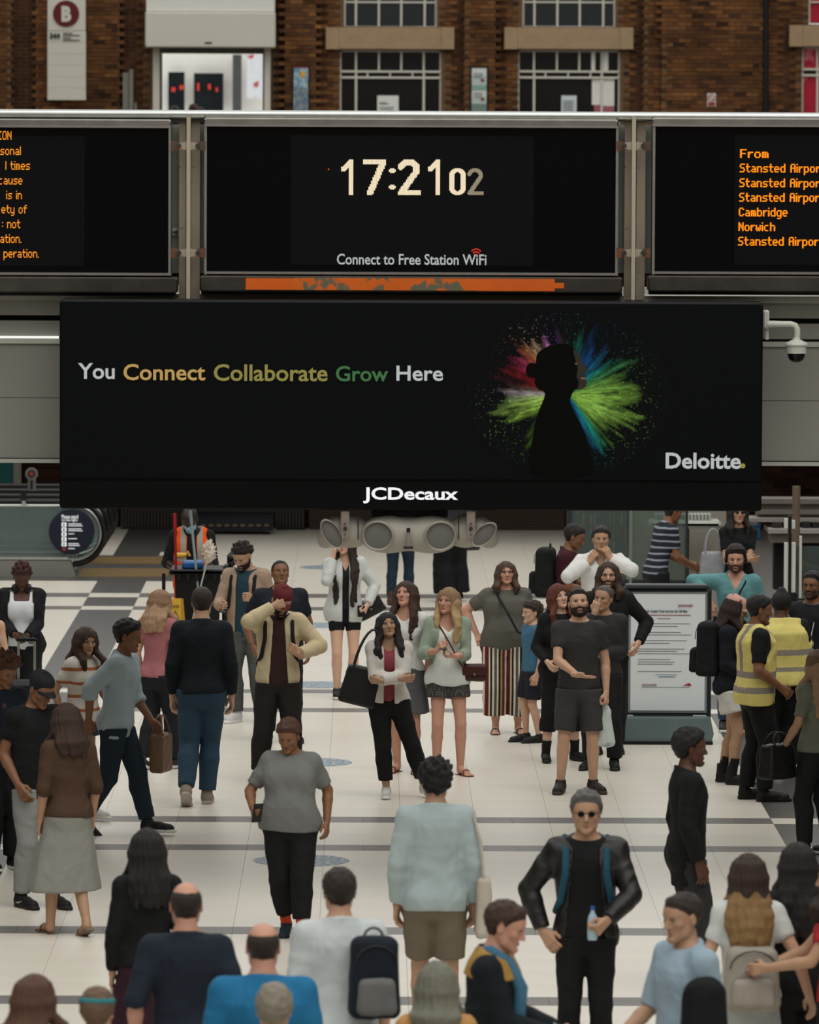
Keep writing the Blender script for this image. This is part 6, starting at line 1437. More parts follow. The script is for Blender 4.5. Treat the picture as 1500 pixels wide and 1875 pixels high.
tm = person('bearded man in a dark grey t-shirt and grey shorts holding out one hand', 1057, 1080, H=1.775, rot=-2, skin='light', lod=2, tops=[tee('343434', hem=.86, sleeve=.62)], bottom=shorts('3d3d3e', end=.88, ease=.024, flare=.03), shoes=('trainer', '241f1e', '3b302a'),
  hair=('1c1512', 'short', dict(t=.012, front=.062)), beard=('2a201a', .006), head=(-6, 16, -3), al=(-.02, -.30, 1.04), el=(-.9, .5, -.3), hl=((.9, -.45, -.12), (.1, .2, 1)), ar=(.235, -.03, .87), hands=('flat', 'grip'), fl=(-.15, -.02, 0, 8), fr=(.13, .03, 0, 24))
e = carried(tm, 'carrier_bag', 'white plastic carrier bag hanging from the hand of the man in grey shorts', 'bag', (.23, -.02, .40)); M_poly = mat('white polythene', 'c9d3d0', .35, var=.1, kind='blotch', col2='9db7ba', arg=(7, .6), bump=.5, bscale=20)
o = sdf_bag('bag_body', e, M_poly, .20, .12, .40, soft=.05, taper=.55, fold=.012); MB().tube([(0, 0, .36), (.015, 0, .42), (.01, 0, .46)], [.02, .012, .01], 8).build('handle', M_poly, e, smooth=True)
gm = person('grey-haired man in a dark grey sweater with a fist held to his mouth', 1109, 1073, H=1.66, rot=-8, skin='tan', lod=2, tops=[jumper('2d2d2e', hem=.86)], bottom=pants('151516', ease=.022), shoes=('low', '161616', '1a1a1a'), hair=('4f4b46', 'short', dict(t=.006, front=.076)), head=(16, 4, 6),
  al=(-.055, -.20, 1.50), el=(-.4, -.2, -1), hl=((.2, .1, 1), (0, 1, 0)), ar=(.05, -.20, 1.12), hands=('grip', 'grip'), fl=(-.11, -.03, 0, 14), fr=(.12, 0, 0, 8))
lg = person('long-haired man with glasses and a moustache in a black jacket behind the grey-haired man', 1114, 1031, H=1.765, rot=2, skin='light', lod=2, tops=[jacket('131415', open=None, neck='crew', hem=.80)], bottom=pants('141415'), shoes=('low', '141414', '181818'), hair=('3b271b', 'long', dict(len=.22, wave=.01, fringe=.062)), beard=('4b3526', .003), head=(4, 8, 0), ar=(.27, -.12, 1.02), er=(.8, .4, -.4), al=(-.2, -.1, .95), extras=[('glasses', False, '3a2d26')])
ws = person('man in a white shirt holding both hands to his collar', 1101, 966, H=1.76, rot=0, skin='tan', lod=2, tops=[tee('d6d7d5', name='shirt', sleeve=1.9, hem=.86, collar=True, ease=.032, se=.028, fold=.007, neck='v')], bottom=pants('1f2023'), shoes=('low', '1a1a1a'), hair=('2b2725', 'short', dict(t=.018, front=.060)), head=(-2, 6, 2),
  al=(-.115, -.12, 1.40), el=(-1, -.2, -.6), hl=((.5, 0, .9), (.5, .8, 0)), ar=(.095, -.13, 1.44), er=(1, -.1, -.5), hr=((-.4, 0, .9), (-.5, .8, 0)), hands=('hold', 'hold'))
bu = person('man in a burgundy polo shirt walking to the right with a black backpack', 1057, 962, H=1.76, rot=82, skin='brown', lod=1, tops=[tee('3b1420', name='polo_shirt', sleeve=.75, collar=True)], bottom=pants('15171c'), shoes=('trainer', '202020'), hair=('1a1412', 'short'), head=(0, -12, 0), ar=(.10, -.34, 1.06), al=(-.1, -.30, 1.06), fl=(-.09, -.22), fr=(.09, .22, .04, 0, 25), lean=6)
backpack(bu, 'black backpack on the man in the burgundy polo shirt', '0f1113', w=.36, d=.22, h=.50)
bt = person('woman in sunglasses and a black t-shirt with folded arms under the board corner', 1352, 921, H=1.70, fem=True, rot=4, skin='tan', lod=2, tops=[tee('0e0f11', box=0, sleeve=.75, ease=.018, hem=.92)], bottom=pants('3a566b', ease=.006), shoes=('low', '303030'), hair=('120f0e', 'long', dict(len=.30)), head=(-4, 10, 2),
  al=(.08, -.24, 1.12), el=(-.9, .1, -.6), hl=((1, .1, 0), (0, 1, .2)), ar=(-.10, -.27, 1.10), er=(.9, .1, -.6), hr=((-1, .1, .1), (0, 1, .2)), hands=('relax', 'grip'), extras=[('glasses', True), ('band', 'c9c9c6', 'wrist', 1)])
handbag(bt, 'slouchy light grey bag at the side of the woman in a black t-shirt', '8b9094', (-.27, .02, .86), w=.30, d=.16, h=.30, handle=.26)
tl = person('bearded man with black headphones in a teal shirt leaning an elbow on the poster stand', 1348, 1001, H=1.78, rot=-4, skin='pink', lod=2, tops=[tee('5f9195', name='shirt', sleeve=1.75, hem=.86, collar=True, neck='v', ease=.020, se=.024, fold=.008)], bottom=pants('2f4a66', ease=.014), shoes=('trainer', '303030'), hair=('1e1512', 'short', dict(t=.024, front=.060)), beard=('4a3527', .002), head=(2, 0, 0),
  al=(-.24, -.26, 1.24), el=(-1, .1, .75), hl=((.1, -.1, -1), (0, 1, 0)), ar=(.22, -.06, .90), hands=('relax', 'relax'), extras=[('headphones', 'head'), ('strap', '1c2024', 1, .98, .010, -.14)])
# --- right-hand group
pc = person('person in a pink patterned cap and navy jacket with a black backpack, standing in profile', 1352, 1093, H=1.67, fem=True, rot=76, skin='tan', lod=2, tops=[jacket('10141d', open=None, neck='crew', hem=.84, ease=.034)], bottom=shorts('c8c6bf', end=.55, ease=.03, flare=.09), shoes=('boot', '141416', '1a1a1b'), hair=('2a1712', 'long', dict(len=.26)),
  head=(0, -14, 0), ar=(.1, -.2, 1.0), al=(-.12, -.2, 1.0), fl=(-.09, -.03), fr=(.10, .10), extras=[('cap', 'b98a80', None, cloth('c09a8e', kind='blotch', col2='a04a44', arg=(16, .58))), ('socks', '141416', .16)])
backpack(pc, 'black backpack on the person in the pink patterned cap', '111316', w=.34, d=.22, h=.48)
YV = cloth('d8cb78', crease=.5); VB = cloth('8d857a')
v1 = person('hi-vis worker in a yellow vest and black t-shirt seen in profile beside the pink cap', 1392, 1091, H=1.775, rot=100, skin='brown', w=1.15, lod=2, tops=[tee('101113', sleeve=.8), dict(name='hi_vis_vest', m=YV, sleeve=0, hem=.82, ease=.040, box=1.0, bands=(VB, [(1.06, 1.11), (.93, .975)], 1), vest=True, neck='v')], bottom=pants('0c0e10', ease=.02), shoes=('boot', '111111', '151515'),
  hair=('100d0c', 'short', dict(t=.010)), head=(0, -6, 0), ar=(.24, -.10, .88), al=(-.2, -.16, .98), fl=(-.10, -.05), fr=(.11, .06))
v2 = person('broad hi-vis worker in a yellow vest seen from behind with a dark topknot', 1432, 1084, H=1.66, rot=196, skin='dark', w=1.42, lod=1, tops=[tee('121315', sleeve=.8), dict(name='hi_vis_vest', m=YV, sleeve=0, hem=.88, ease=.045, box=1.06, bands=(VB, [(1.16, 1.215), (1.0, 1.05)]), vest=True, flare=.02)], bottom=pants('0b0d0f', ease=.03, flare=.02), shoes=('boot', '111111', '151515'),
  hair=('0e0c0b', 'up', dict(bun=(0, .03, .115), len=.1)), head=(30, -10, 0), fl=(-.12, 0), fr=(.12, .05))
rm = person('man with glasses and dark t-shirt over pale blue sleeves at the right frame edge', 1490, 1049, H=1.76, rot=-12, skin='brown', lod=2, tops=[tee('14161b', ease=.022), tee('8fa3b8', name='undershirt', sleeve=1.9, ease=.012)], bottom=pants('15171b'), shoes=('low', '151515'), hair=('0f0c0b', 'short', dict(t=.016)), beard=('3a2a20', .002), head=(14, 6, 0), extras=[('glasses',), ('lanyard',)])
gwo = person('woman with light brown hair in a grey-green top cut off by the right frame edge', 1500, 1192, H=1.64, fem=True, rot=-140, skin='tan', lod=1, tops=[tee('6c7062', box=0, sleeve=.8, ease=.022, flare=.02)], bottom=pants('1b1d1e'), shoes=('boot', '151515'), hair=('7a5c46', 'long', dict(len=.44, tip='a8896a', tipz=.0)), al=(-.2, -.1, .9), ar=(.28, -.14, .92), fl=(-.1, .05), fr=(.1, -.05), hands=('relax', 'grip'))
handbag(gwo, 'round dark bag held by the woman in the grey-green top', '121314', (.30, -.16, .62), w=.30, d=.18, h=.28, handle=.1)
dk = person('shopper in a dark and grey striped shirt bending at the stall behind the poster stand', 1236, 918, H=1.72, rot=110, skin='brown', lod=1, tops=[tee('20242c', m=cloth('1d222b', kind='stripes', col2='8b93a0', arg=(2, .07, .3)), sleeve=.7)], bottom=pants('15171c'), shoes=('trainer', '222222'), hair=('17120f', 'short'), lean=16, ar=(.12, -.40, 1.0), al=(-.12, -.38, 1.0))
# --- walkers, left
pk = person('blonde woman in a pink top with a dark shoulder bag below the cleaning cart', 296, 1082, H=1.62, fem=True, rot=150, skin='light', lod=1, tops=[tee('a5686c', box=0, sleeve=.5, ease=.016)], bottom=pants('1b1d22'), shoes=('low', '2a2a2a'), hair=('8c6b4f', 'long', dict(len=.30, tip='b19072', tipz=.02)), head=(0, -14, 0), al=(-.15, -.2, 1.0), fl=(-.1, -.15), fr=(.09, .15, .03, 0, 20))
handbag(pk, 'dark shoulder bag on the woman in the pink top', '15120f', (-.24, .02, .80), w=.28, d=.12, h=.26, handle=.3)
nv = person('man in a navy sweater and blue jeans walking away past the cleaning cart', 370, 1076, H=1.86, rot=178, skin='light', lod=1, w=1.04, tops=[jumper('10161c', hem=.90)], bottom=pants('2a4356', ease=.022), shoes=('trainer', '8a7f72', 'b0a79a'), hair=('2b2019', 'short', dict(t=.007)), fl=(-.04, -.06, 0), fr=(.11, .22, .06, 0, 35), hipx=.0)
st_ = person('woman with brown hair in a white t-shirt with orange stripes and denim shorts', 158, 1150, H=1.60, fem=True, rot=48, skin='tan', lod=1, tops=[tee('c9c3b8', m=cloth('cfcac1', kind='stripes', col2='a8663f', arg=(2, .115, .24)), sleeve=.7, box=.9, ease=.026, hem=.86)], bottom=shorts('2a3c4a', end=.35, flare=.03), shoes=('trainer', 'c8c6c0'), hair=('3a2418', 'long', dict(len=.26)), head=(20, 0, 0),
  ar=(.12, -.30, 1.0), al=(-.20, .05, .92), fl=(-.08, -.22), fr=(.09, .24, .05, 0, 30), lean=4)
lb = person('dark-haired person in a pale blue shirt walking right with a brown bag', 236, 1138, H=1.76, rot=74, skin='brown', lod=1, tops=[tee('9fb0b6', name='shirt', sleeve=1.3, box=.92, ease=.026, se=.024, hem=.80, fold=.01)], bottom=pants('1e2c38', ease=.018), shoes=('trainer', '1c1d20'), hair=('131010', 'swept', dict(t=.022)), ar=(.16, -.24, .92), al=(-.2, .18, .95), fl=(-.08, .26, .05, 0, 35), fr=(.08, -.24), lean=7)
handbag(lb, 'brown paper-coloured shopping bag swinging beside the pale blue shirt', '6a5138', (.22, -.30, .50), w=.30, d=.12, h=.32, handle=.16, taper=.02, cat='bag')
cm = person('man in a black cap and black t-shirt with light grey joggers looking down', 82, 1236, H=1.76, rot=32, skin='brown', lod=2, tops=[tee('0e1012', hem=.80, box=1.0, ease=.022)], bottom=pants('8b8d8b', ease=.024, flare=.0), shoes=('trainer', '151515', '1d1d1d'), hair=('15110f', 'short'), head=(-10, -26, 0), ar=(.16, -.25, 1.0), al=(-.2, -.1, .92), fl=(-.12, 0), fr=(.09, -.12), extras=[('cap', '191b1e'), ('ticks',)])
au = person('person with curly auburn hair in a dark tie-dye top at the left frame edge', 14, 1205, H=1.68, fem=True, rot=25, skin='brown', lod=1, tops=[tee('1a2a3a', m=cloth('16202c', kind='blotch', col2='5a3a48', arg=(7, .56)), sleeve=1.8, box=.95, ease=.026)], bottom=pants('0e1013', ease=.03), shoes=('boot', '131313'), hair=('4e2d1c', 'curly', dict(t=.034, back=-.09)), head=(-12, -22, 0), ar=(.1, -.28, 1.05))
gd = person('woman with brown hair and a long pale grey skirt walking away in flat sandals', 120, 1290, H=1.66, fem=True, rot=205, skin='tan', lod=1, tops=[tee('4a3628', name='top', sleeve=1.2, box=.9, ease=.02, hem=.90)], bottom=skirt('8c8c86', hem=.33, r=.10), shoes=('sandal', '7a6a58'), hair=('3a281e', 'long', dict(len=.28)), head=(0, -10, 0), fl=(-.09, .15, .04, 0, 25), fr=(.09, -.12))
# --- near walkers
gt = person('heavy-set walker in a grey top and black trousers coming towards the camera', 527, 1322, H=1.57, fem=True, rot=-8, w=1.26, belly=.06, bust=1.4, skin='brown', lod=2, tops=[tee('6f7170', sleeve=.8, box=0, ease=.022, hem=.86, flare=.02)], bottom=pants('0d0e10', end=1.80, ease=.016), shoes=('trainer', '1a2430', '243040'), hair=('4c3122', 'short', dict(t=.022)), head=(8, -18, 0),
  al=(-.27, -.22, 1.06), el=(-.7, .8, -.4), ar=(.29, .02, .93), hands=('grip', 'relax'), fl=(-.05, .12, .03, 0, 20), fr=(.12, -.18), extras=[('socks', 'c8481c', .10)])
phone(gt, 'dark phone gripped by the walker in the grey top', -1, (20, 0, 30))
bs_ = person('young man in a pale blue sweatshirt and khaki shorts seen from behind', 798, 1396, H=1.80, rot=182, skin='tan', lod=2, tops=[jumper('a3b2b4', hem=.84, box=.94, ease=.026, se=.020)], bottom=shorts('6c6454', end=.85, ease=.024, flare=.03), shoes=('trainer', 'c0c0bc'), hair=('0e0c0c', 'curly', dict(t=.024)), fl=(-.10, .08), fr=(.09, -.08))
e = carried(bs_, 'tote_bag', 'cream canvas tote bag on the shoulder of the man in the pale blue sweatshirt', 'bag', (-.30, .02, .70)); Mcv = cloth('b8b0a2'); o = sdf_bag('bag_body', e, Mcv, .10, .30, .38, soft=.03, taper=.1, fold=.008)
MB().tube([(0, -.08, .36), (.02, -.07, .6), (.07, -.02, .78), (.07, .04, .78), (.02, .09, .6), (0, .10, .36)], .009, 8).build('strap', Mcv, e, smooth=True)
lj = person('grey-haired man in sunglasses and a black leather jacket with one hand on his hip', 1074, 1451, H=1.79, rot=-2, skin='tan', lod=2, tops=[tee('0b0c0e', hem=.86), jacket('1b1a1a', m=mat('black leather jacket', '191818', .45, var=.2, spec=.4, crease=.7), open=(.07, .12), hem=.84, ease=.028, se=.018)], bottom=pants('0c0d0f', ease=.008), shoes=('low', '111111'),
  hair=('5a5955', 'short', dict(t=.018)), head=(0, 2, 0), al=(-.25, -.04, .93), el=(-1, .3, .2), hl=((.5, -.3, -.7), (.5, 1, 0)), ar=(.12, -.26, 1.02), er=(1, .4, -.2), hands=('relax', 'grip'), extras=[('glasses', True), ('packstraps', '1d4a5c', .022)])
backpack(lj, 'teal backpack on the man in the black leather jacket', '1d4a5c', w=.30)
e = carried(lj, 'bottle', 'small water bottle with a blue cap held by the man in sunglasses', 'bottle', tuple(lj[1].Wr[1] + lj[1].hd[1] @ np.array((0, .045, -.08)) + np.array((0, 0, -.08)))); MB().lathe([(.001, 0), (.028, .002), (.031, .02), (.031, .12), (.024, .15), (.012, .17), (.012, .185)], (0, 0, 0), 16).build('bottle_body', mat('clear blue plastic', '9fb6c2', .15, var=.05), e, smooth=True); MB().lathe([(.014, .183), (.014, .205), (.001, .206)], (0, 0, 0), 14).build('bottle_cap', mat('blue cap', '2d5aa0', .4), e, smooth=True)
bk = person('person with dark hair all in black walking away in front of the poster stand', 1262, 1338, H=1.74, rot=98, skin='dark', lod=1, tops=[jacket('0b0d0f', open=None, neck='crew', hem=.70, ease=.02, box=.8)], bottom=pants('2b2c2d', ease=.012), shoes=('boot', '151515'), hair=('0c0b0b', 'swept', dict(t=.022)), fl=(-.08, -.12), fr=(.08, .14, .03, 0, 20))
bh = person('dark-haired woman in a black top and plum skirt near the lower left, seen from behind', 270, 1523, H=1.66, fem=True, rot=190, skin='tan', lod=1, tops=[jumper('0c0e10', hem=.92)], bottom=skirt('2e1520', hem=.45, r=.08), shoes=('boot', '141414'), hair=('120e0d', 'long', dict(len=.34, vol=.026)))
bd = person('bald man in a dark navy shirt seen from behind at the lower left', 341, 1616, H=1.80, rot=184, skin='pink', lod=2, w=1.02, tops=[tee('1a2330', sleeve=1.05, ease=.02)], bottom=pants('1c2026'), shoes=('low', '202020'), hair=('2d2520', 'bald', dict(top=.06)), al=(-.26, .02, .90), ar=(.26, .02, .90))
bb_ = person('man with thinning hair in a bright blue shirt seen from behind', 482, 1690, H=1.80, rot=182, skin='pink', lod=2, w=1.22, tops=[tee('1f6d9a', sleeve=1.1, ease=.024)], bottom=pants('222830'), shoes=('low', '202020'), hair=('2f2620', 'bald', dict(top=.052)))
gh = person('grey-haired person at the bottom frame edge in front of the bright blue shirt', 502, 1806, H=1.68, rot=180, skin='light', lod=2, tops=[tee('3a4046')], bottom=pants('22262b'), shoes=('low', '202020'), hair=('8a8375', 'swept', dict(t=.016)))
wh = person('short-haired man in a white shirt seen from behind with a rucksack on one shoulder', 622, 1592, H=1.80, rot=188, skin='light', lod=2, w=1.05, tops=[tee('c4ccce', name='shirt', sleeve=.95, ease=.026, collar=True, box=1.0)], bottom=pants('2a2f36'), shoes=('low', '202020'), hair=('2b221d', 'short', dict(t=.012)))
pkb = backpack(wh, 'navy and grey rucksack slung on the shoulder of the man in the white shirt', '17202a', '6a6a69', w=.28, h=.44, z=1.02); pkb.location.x += .16
yb = person('short person in an ochre top and khaki headscarf at the bottom frame edge', 800, 1768, H=1.62, fem=True, rot=175, skin='light', lod=1, tops=[jumper('b98c54')], bottom=pants('33342f'), shoes=('low', '303030'), hair=('77776a', 'long', dict(len=.22, vol=.03, wave=.0)))
sf = person('brown-haired man facing right in a dark jacket with ochre shoulders and a blue scarf', 934, 1655, H=1.76, rot=78, skin='pink', lod=2, tops=[jacket('10191f', open=None, neck='crew', hem=.84, m=cloth('10191f')), dict(name='shoulder_yoke', m=cloth('a07c3c'), sleeve=.0, hem=1.36, ease=.042, box=0, neck='crew')], bottom=pants('1c2026'), shoes=('low', '202020'), hair=('3e2a20', 'swept', dict(t=.014)),
  head=(0, -10, 0), ar=(.12, -.36, 1.06), al=(-.05, -.36, 1.06), hands=('hold', 'hold'), lean=6)
mb = MB(); S_ = sf[1]; P = [S_.fwd(q) for q in ((-.02, .09, 1.47), (-.085, .02, 1.49), (-.075, -.085, 1.44), (-.07, -.16, 1.32), (-.075, -.17, 1.16))]; mb.tube(P, [.03, .034, .034, .038, .035], 10); _mbuild(mb, lambda V: V, 'scarf', sf[0], cloth('3f6b86'))
phone(sf, 'folded pale blue leaflet held by the man in the blue scarf', 1, (-50, 0, 10), col='8fa8b2', name='paper_sheet', size=(.15, .004, .21), scr=M_paper)
lbs = person('man in a light blue shirt facing left with a black rucksack on his back', 1250, 1638, H=1.78, rot=-62, skin='tan', lod=2, w=1.08, tops=[tee('93a9b8', name='shirt', sleeve=.95, ease=.024, collar=True)], bottom=pants('22262e'), shoes=('low', '202020'), hair=('2a201a', 'short', dict(t=.010, side=.01)), head=(-8, -4, 0), al=(-.15, -.3, 1.0))
e = carried(lbs, 'backpack', 'black rucksack worn by the man in the light blue shirt', 'backpack', (.30, -.06, 1.0), 0); sdf_bag('pack_body', e, cloth('0d1014'), .20, .27, .38, soft=.095)
wl_ = person('woman with long brown hair fading to blonde in a white t-shirt seen from behind', 1371, 1567, H=1.68, fem=True, rot=184, skin='light', lod=2, tops=[tee('c6ccca', box=.9, sleeve=.6, neck='scoop', ease=.018)], bottom=skirt('a9aeac', hem=.45, r=.08), shoes=('sandal', '80705e'), hair=('33221b', 'long', dict(len=.52, tip='8f7149', tipz=.10, vol=.02)), al=(-.36, .02, .92), ar=(.2, -.2, 1.0))
backpack(wl_, 'soft light grey rucksack low on the back of the woman with long two-tone hair', '979288', w=.33, d=.16, h=.36, z=.82)
db = person('woman with long black hair in black clothes at the right beside the white t-shirt', 1462, 1548, H=1.68, fem=True, rot=195, skin='light', lod=1, tops=[jumper('0c0d0f', hem=.88)], bottom=pants('0d0e10'), shoes=('boot', '131313'), hair=('151110', 'long', dict(len=.44, vol=.024)))
rd = person('person in a bright red t-shirt reaching forward at the right frame edge', 1535, 1572, H=1.70, fem=True, rot=-95, skin='tan', lod=1, tops=[tee('a8252c', box=0, sleeve=.6)], bottom=pants('101114'), shoes=('low', '202020'), hair=('2a1d17', 'long', dict(len=.25)), ar=(.12, -.40, 1.12), al=(-.05, -.42, 1.10), hands=('hold', 'hold'))
pn = person('person in a pale pink top with brown hair at the lower left frame corner', 62, 1788, H=1.62, fem=True, rot=150, skin='light', lod=1, tops=[tee('b49a98', box=.9, ease=.03)], bottom=pants('7d7a74'), shoes=('sandal', '8a6a50'), hair=('5a3d2e', 'long', dict(len=.24)))
bg = person('person in a beige top with a teal hair band at the bottom left edge', 178, 1812, H=1.62, fem=True, rot=170, skin='light', lod=1, tops=[tee('9d958a', box=.9, ease=.03)], bottom=pants('7d7a74'), shoes=('sandal', '8a6a50'), hair=('6d5644', 'short', dict(t=.014)))
mb = MB(); mb.tube([(.083 * math.cos(a), .012 + .100 * math.sin(a) , .055 + .012 * math.sin(a)) for a in np.linspace(0, 2 * PI, 25)], .014, 8, cap=False); _mbuild(mb, bg[2], 'hair_band', bg[0], cloth('2f7f86'))
# heads seen through the street doorway on the upper level
for (x_, y_, lab, hc, tc_) in ((320, 193.5, 'dark-haired passer-by furthest left in the street doorway', '15110f', '22252a'), (354, 189.5, 'brown-haired passer-by in the middle of the street doorway', '5a3626', '3a2a28'), (367, 196, 'dark-haired passer-by right of the brown-haired one in the doorway', '1a1311', '15181c')):
    q = at(x_, y_, 111.2 + (x_ % 3) * 1.1); person(lab, x_, y_, H=(q.z - 4.46), skin='light', lod=0, tops=[jacket(tc_)], bottom=pants('222222'), shoes=('low', '202020'), hair=(hc, 'short', dict(t=.014)), xy=(q.x, q.y), floor=4.45, rot=170)

# ------------------------------------------------------------------ lower level beyond the crowd
YL = 86.5
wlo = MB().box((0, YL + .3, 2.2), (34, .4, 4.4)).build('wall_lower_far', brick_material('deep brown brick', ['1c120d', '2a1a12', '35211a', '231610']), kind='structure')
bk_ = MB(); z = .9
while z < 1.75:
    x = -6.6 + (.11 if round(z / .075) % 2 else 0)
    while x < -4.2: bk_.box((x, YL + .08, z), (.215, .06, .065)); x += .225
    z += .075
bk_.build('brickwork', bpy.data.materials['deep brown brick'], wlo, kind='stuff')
def at_thing(name, px, py, Y, label, cat, **k): return empty(name, at(px, py, Y), label=label, cat=cat, **k)
t = at_thing('shopfront', 5, 956, YL - .1, 'teal shopfront panel with a pale frame beyond the escalators', 'shopfront')
pxpart('teal_panel', -60, 840, 24, 962, YL - .02, .08, mat('teal panel', '0f5a58', .5, var=.1), t); pxpart('pale_frame', 24.5, 840, 38.5, 962, YL - .06, .12, mat('pale frame', '8a8c80', .6), t)
t = at_thing('display_counter', 435, 966, YL - 1.2, 'long low dark navy counter in the gloom under the upper floor', 'counter')
pxpart('counter_top', 355, 930, 505, 938, YL - 1.6, .6, M_blackmat, t); pxpart('counter_front', 360, 938, 500, 972, YL - 1.5, .5, mat('navy laminate', '0d131f', .5), t)
for i in range(9): pxpart('slot', 368 + 14.5 * i, 960, 376 + 14.5 * i, 964, YL - 1.52, .02, mat('dull brass', '6a5a3a', .5), t)
for i, (a, b) in enumerate(((222, 352), (505, 560))):
    t = at_thing('slatted_screen', (a + b) / 2, 966, YL - .3, ['dark slatted screen behind the cleaner', 'dark slatted screen right of the navy counter'][i], 'screen')
    n = int((b - a) / 6)
    for k in range(n): pxpart('slat', a + k * 6, 925, a + k * 6 + 3.6, 968, YL - .4, .06, mat('dark slat', '35322e', .6), t)
    pxpart('rail', a, 966, b, 970, YL - .42, .1, M_blackmat, t)
t = at_thing('shutter_wall', 800, 966, YL - .2, 'brown roller shutter across a closed shop behind the loudspeakers', 'shutter')
for k in range(14): pxpart('shutter_slat', 566, 900 + k * 5, 1034, 904.3 + k * 5, YL - .3, .05, mat('brown shutter', '3a2c22', .6, var=.2), t)

# escalators running to the left, seen side-on
M_rubr = mat('escalator handrail rubber', '0e0e0f', .35, spec=.4); uE = 1 / (at(151, 950, 77).x - at(150, 950, 77).x)
for i in range(4):
    Y = 77.0 + 1.12 * i; e = empty('escalator_balustrade', (at(134, 1036, 77).x, Y, 0), label=['nearest escalator balustrade, curved handrail round a dark blue sign', 'second escalator balustrade behind the round sign', 'third escalator balustrade from the front', 'farthest of the escalator balustrades'][i], cat='escalator', group='escalator balustrades at the left')
    cz = .557; R_ = .405; xl = -7.5
    P = [(xl, 0, cz + R_)] + [(R_ * math.sin(a), 0, cz + R_ * math.cos(a)) for a in np.linspace(0, PI, 25)] + [(-.03, 0, cz - R_)]
    MB().tube(P, .033, 10).build('handrail', M_rubr, e, smooth=True)
    P2 = [(xl, 0, cz + R_ - .055)] + [((R_ - .055) * math.sin(a), 0, cz + (R_ - .055) * math.cos(a)) for a in np.linspace(0, PI, 25)]
    MB().tube(P2, .024, 10).build('handrail_track', M_chrome, e, smooth=True)
    pol = [(xl, .18), (-.02, .18)] + [((R_ - .07) * math.sin(a), cz + (R_ - .07) * math.cos(a)) for a in np.linspace(PI, 0, 13)] + [(xl, cz + R_ - .08)]
    MB().prism(pol, 1, -.006, .006).build('glass_panel', M_glass, e)
    MB().prism([(xl, 0), (.04, 0), (-.01, .16), (-.03, .205), (xl, .205)], 1, -.10, .10).build('skirt_plinth', mat('grey steel plinth', '8c8b86', .4, .5, var=.15, scale=3), e)
    MB().box((xl / 2 - .03, -.02, .235), (-xl - .06, .16, .03)).build('skirt_trim', M_chrome, e)
    MB().box((xl / 2, .55, .10), (-xl, .84, .12)).build('step_band', mat('pale step edge', 'a9aca2', .5), e)
e = at_thing('round_sign', 131, 1015, 76.85, 'round dark blue sign asking people to stand on the right, on the escalator glass', 'sign'); off = e.location
c = at(131, 974, 76.86) - off; MB().disc((c.x, c.z), .290, c.y - .02, c.y + .134, 48).build('sign_disc', mat('sign navy', '10182a', .5, var=.05), e)
YSn = 76.82; wt_ = mat('sign white', 'b9bfc4', .6)
text_at('Please stand', 113, 942.5, 143, 949.5, YSn, wt_, e, .006, off=off); text_at('on the right:', 113, 949.5, 142, 956, YSn, wt_, e, .006, off=off)
for k in range(6):
    y0 = 957 + 9 * k
    if k < 5: pxpart('pictogram', 113, y0, 121.5, y0 + 7.2, YSn + .005, .01, wt_, e); pxpart('pictogram_figure', 115.5, y0 + 1.5, 118.5, y0 + 6, YSn, .004, mat('sign navy', '10182a'), e)
    else:
        q = at(117.2, y0 + 3.5, YSn) - off; MB().disc((q.x, q.z), .026, q.y, q.y + .01, 16).build('pictogram', mat('sign red', '8a3a40', .6), e)
    for j in range(2 if k in (0, 1, 4) else 1): pxpart('small_print', 125, y0 + 1.8 + j * 3.4, 125 + [26, 26, 13, 18, 21, 14][k] - 2 * (1 - j), y0 + 3 + j * 3.4, YSn + .003, .004, wt_, e)
e = at_thing('emergency_stop', 58, 900, 78.6, 'round grey emergency stop button with a red centre above the escalator rails', 'button'); off = e.location
c = at(58, 867.5, 78.5) - off; MB().disc((c.x, c.z), .082, c.y - .03, c.y + .03, 28).build('button_disc', M_steel, e, smooth=False); MB().disc((c.x, c.z), .055, c.y - .045, c.y - .03, 24).build('inner_ring', M_dark_steel, e); MB().disc((c.x, c.z), .024, c.y - .06, c.y - .045, 16).build('red_button', mat('red knob', 'a82a24', .4), e)
pxpart('stalk', 50.5, 878, 65.5, 899, 78.5, .05, M_steel, e, bev=.005); pxpart('stalk_slot', 56, 880, 60, 896, 78.48, .02, M_blackmat, e)
e = at_thing('rail_clamp', 43, 925, 76.9, 'black clamp fixing the escalator handrails together', 'clamp'); pxpart('clamp_body', 38, 898, 48, 917, 76.85, .05, M_blackmat, e); pxpart('clamp_foot', 40, 916, 47, 926, 76.86, .05, M_chrome, e)

# cleaning cart
Yc = 60.6
ct = empty('cleaning_cart', gp(362, 238 + 63140 / Yc, 0), label='black wheeled cleaning bin with a blue tray in front of the cleaner', cat='cart'); ctl = ct.location
M_bin = mat('black bin plastic', '0c0e10', .5, var=.15); ub = Yc / 11000; cx0 = 0
F_ = [(-43, -1), (43, -1), (38, -150), (-38, -150)]
bx_, tw, bw = 0, 82 * ub, 70 * ub
mb = MB(); V = []; hb, ht = .10, 1.28
for zz, w_, d_ in ((hb, bw, .46), (ht, tw, .56)): V += [(-w_ / 2, -d_ / 2, zz), (w_ / 2, -d_ / 2, zz), (w_ / 2, d_ / 2, zz), (-w_ / 2, d_ / 2, zz)]
mb.add(V, [(3, 2, 1, 0), (4, 5, 6, 7), (0, 1, 5, 4), (1, 2, 6, 5), (2, 3, 7, 6), (3, 0, 4, 7)]).build('bin_body', M_bin, ct)
MB().box((0, 0, 1.305), (102 * ub, .66, .055), .02).build('bin_rim', M_bin, ct)
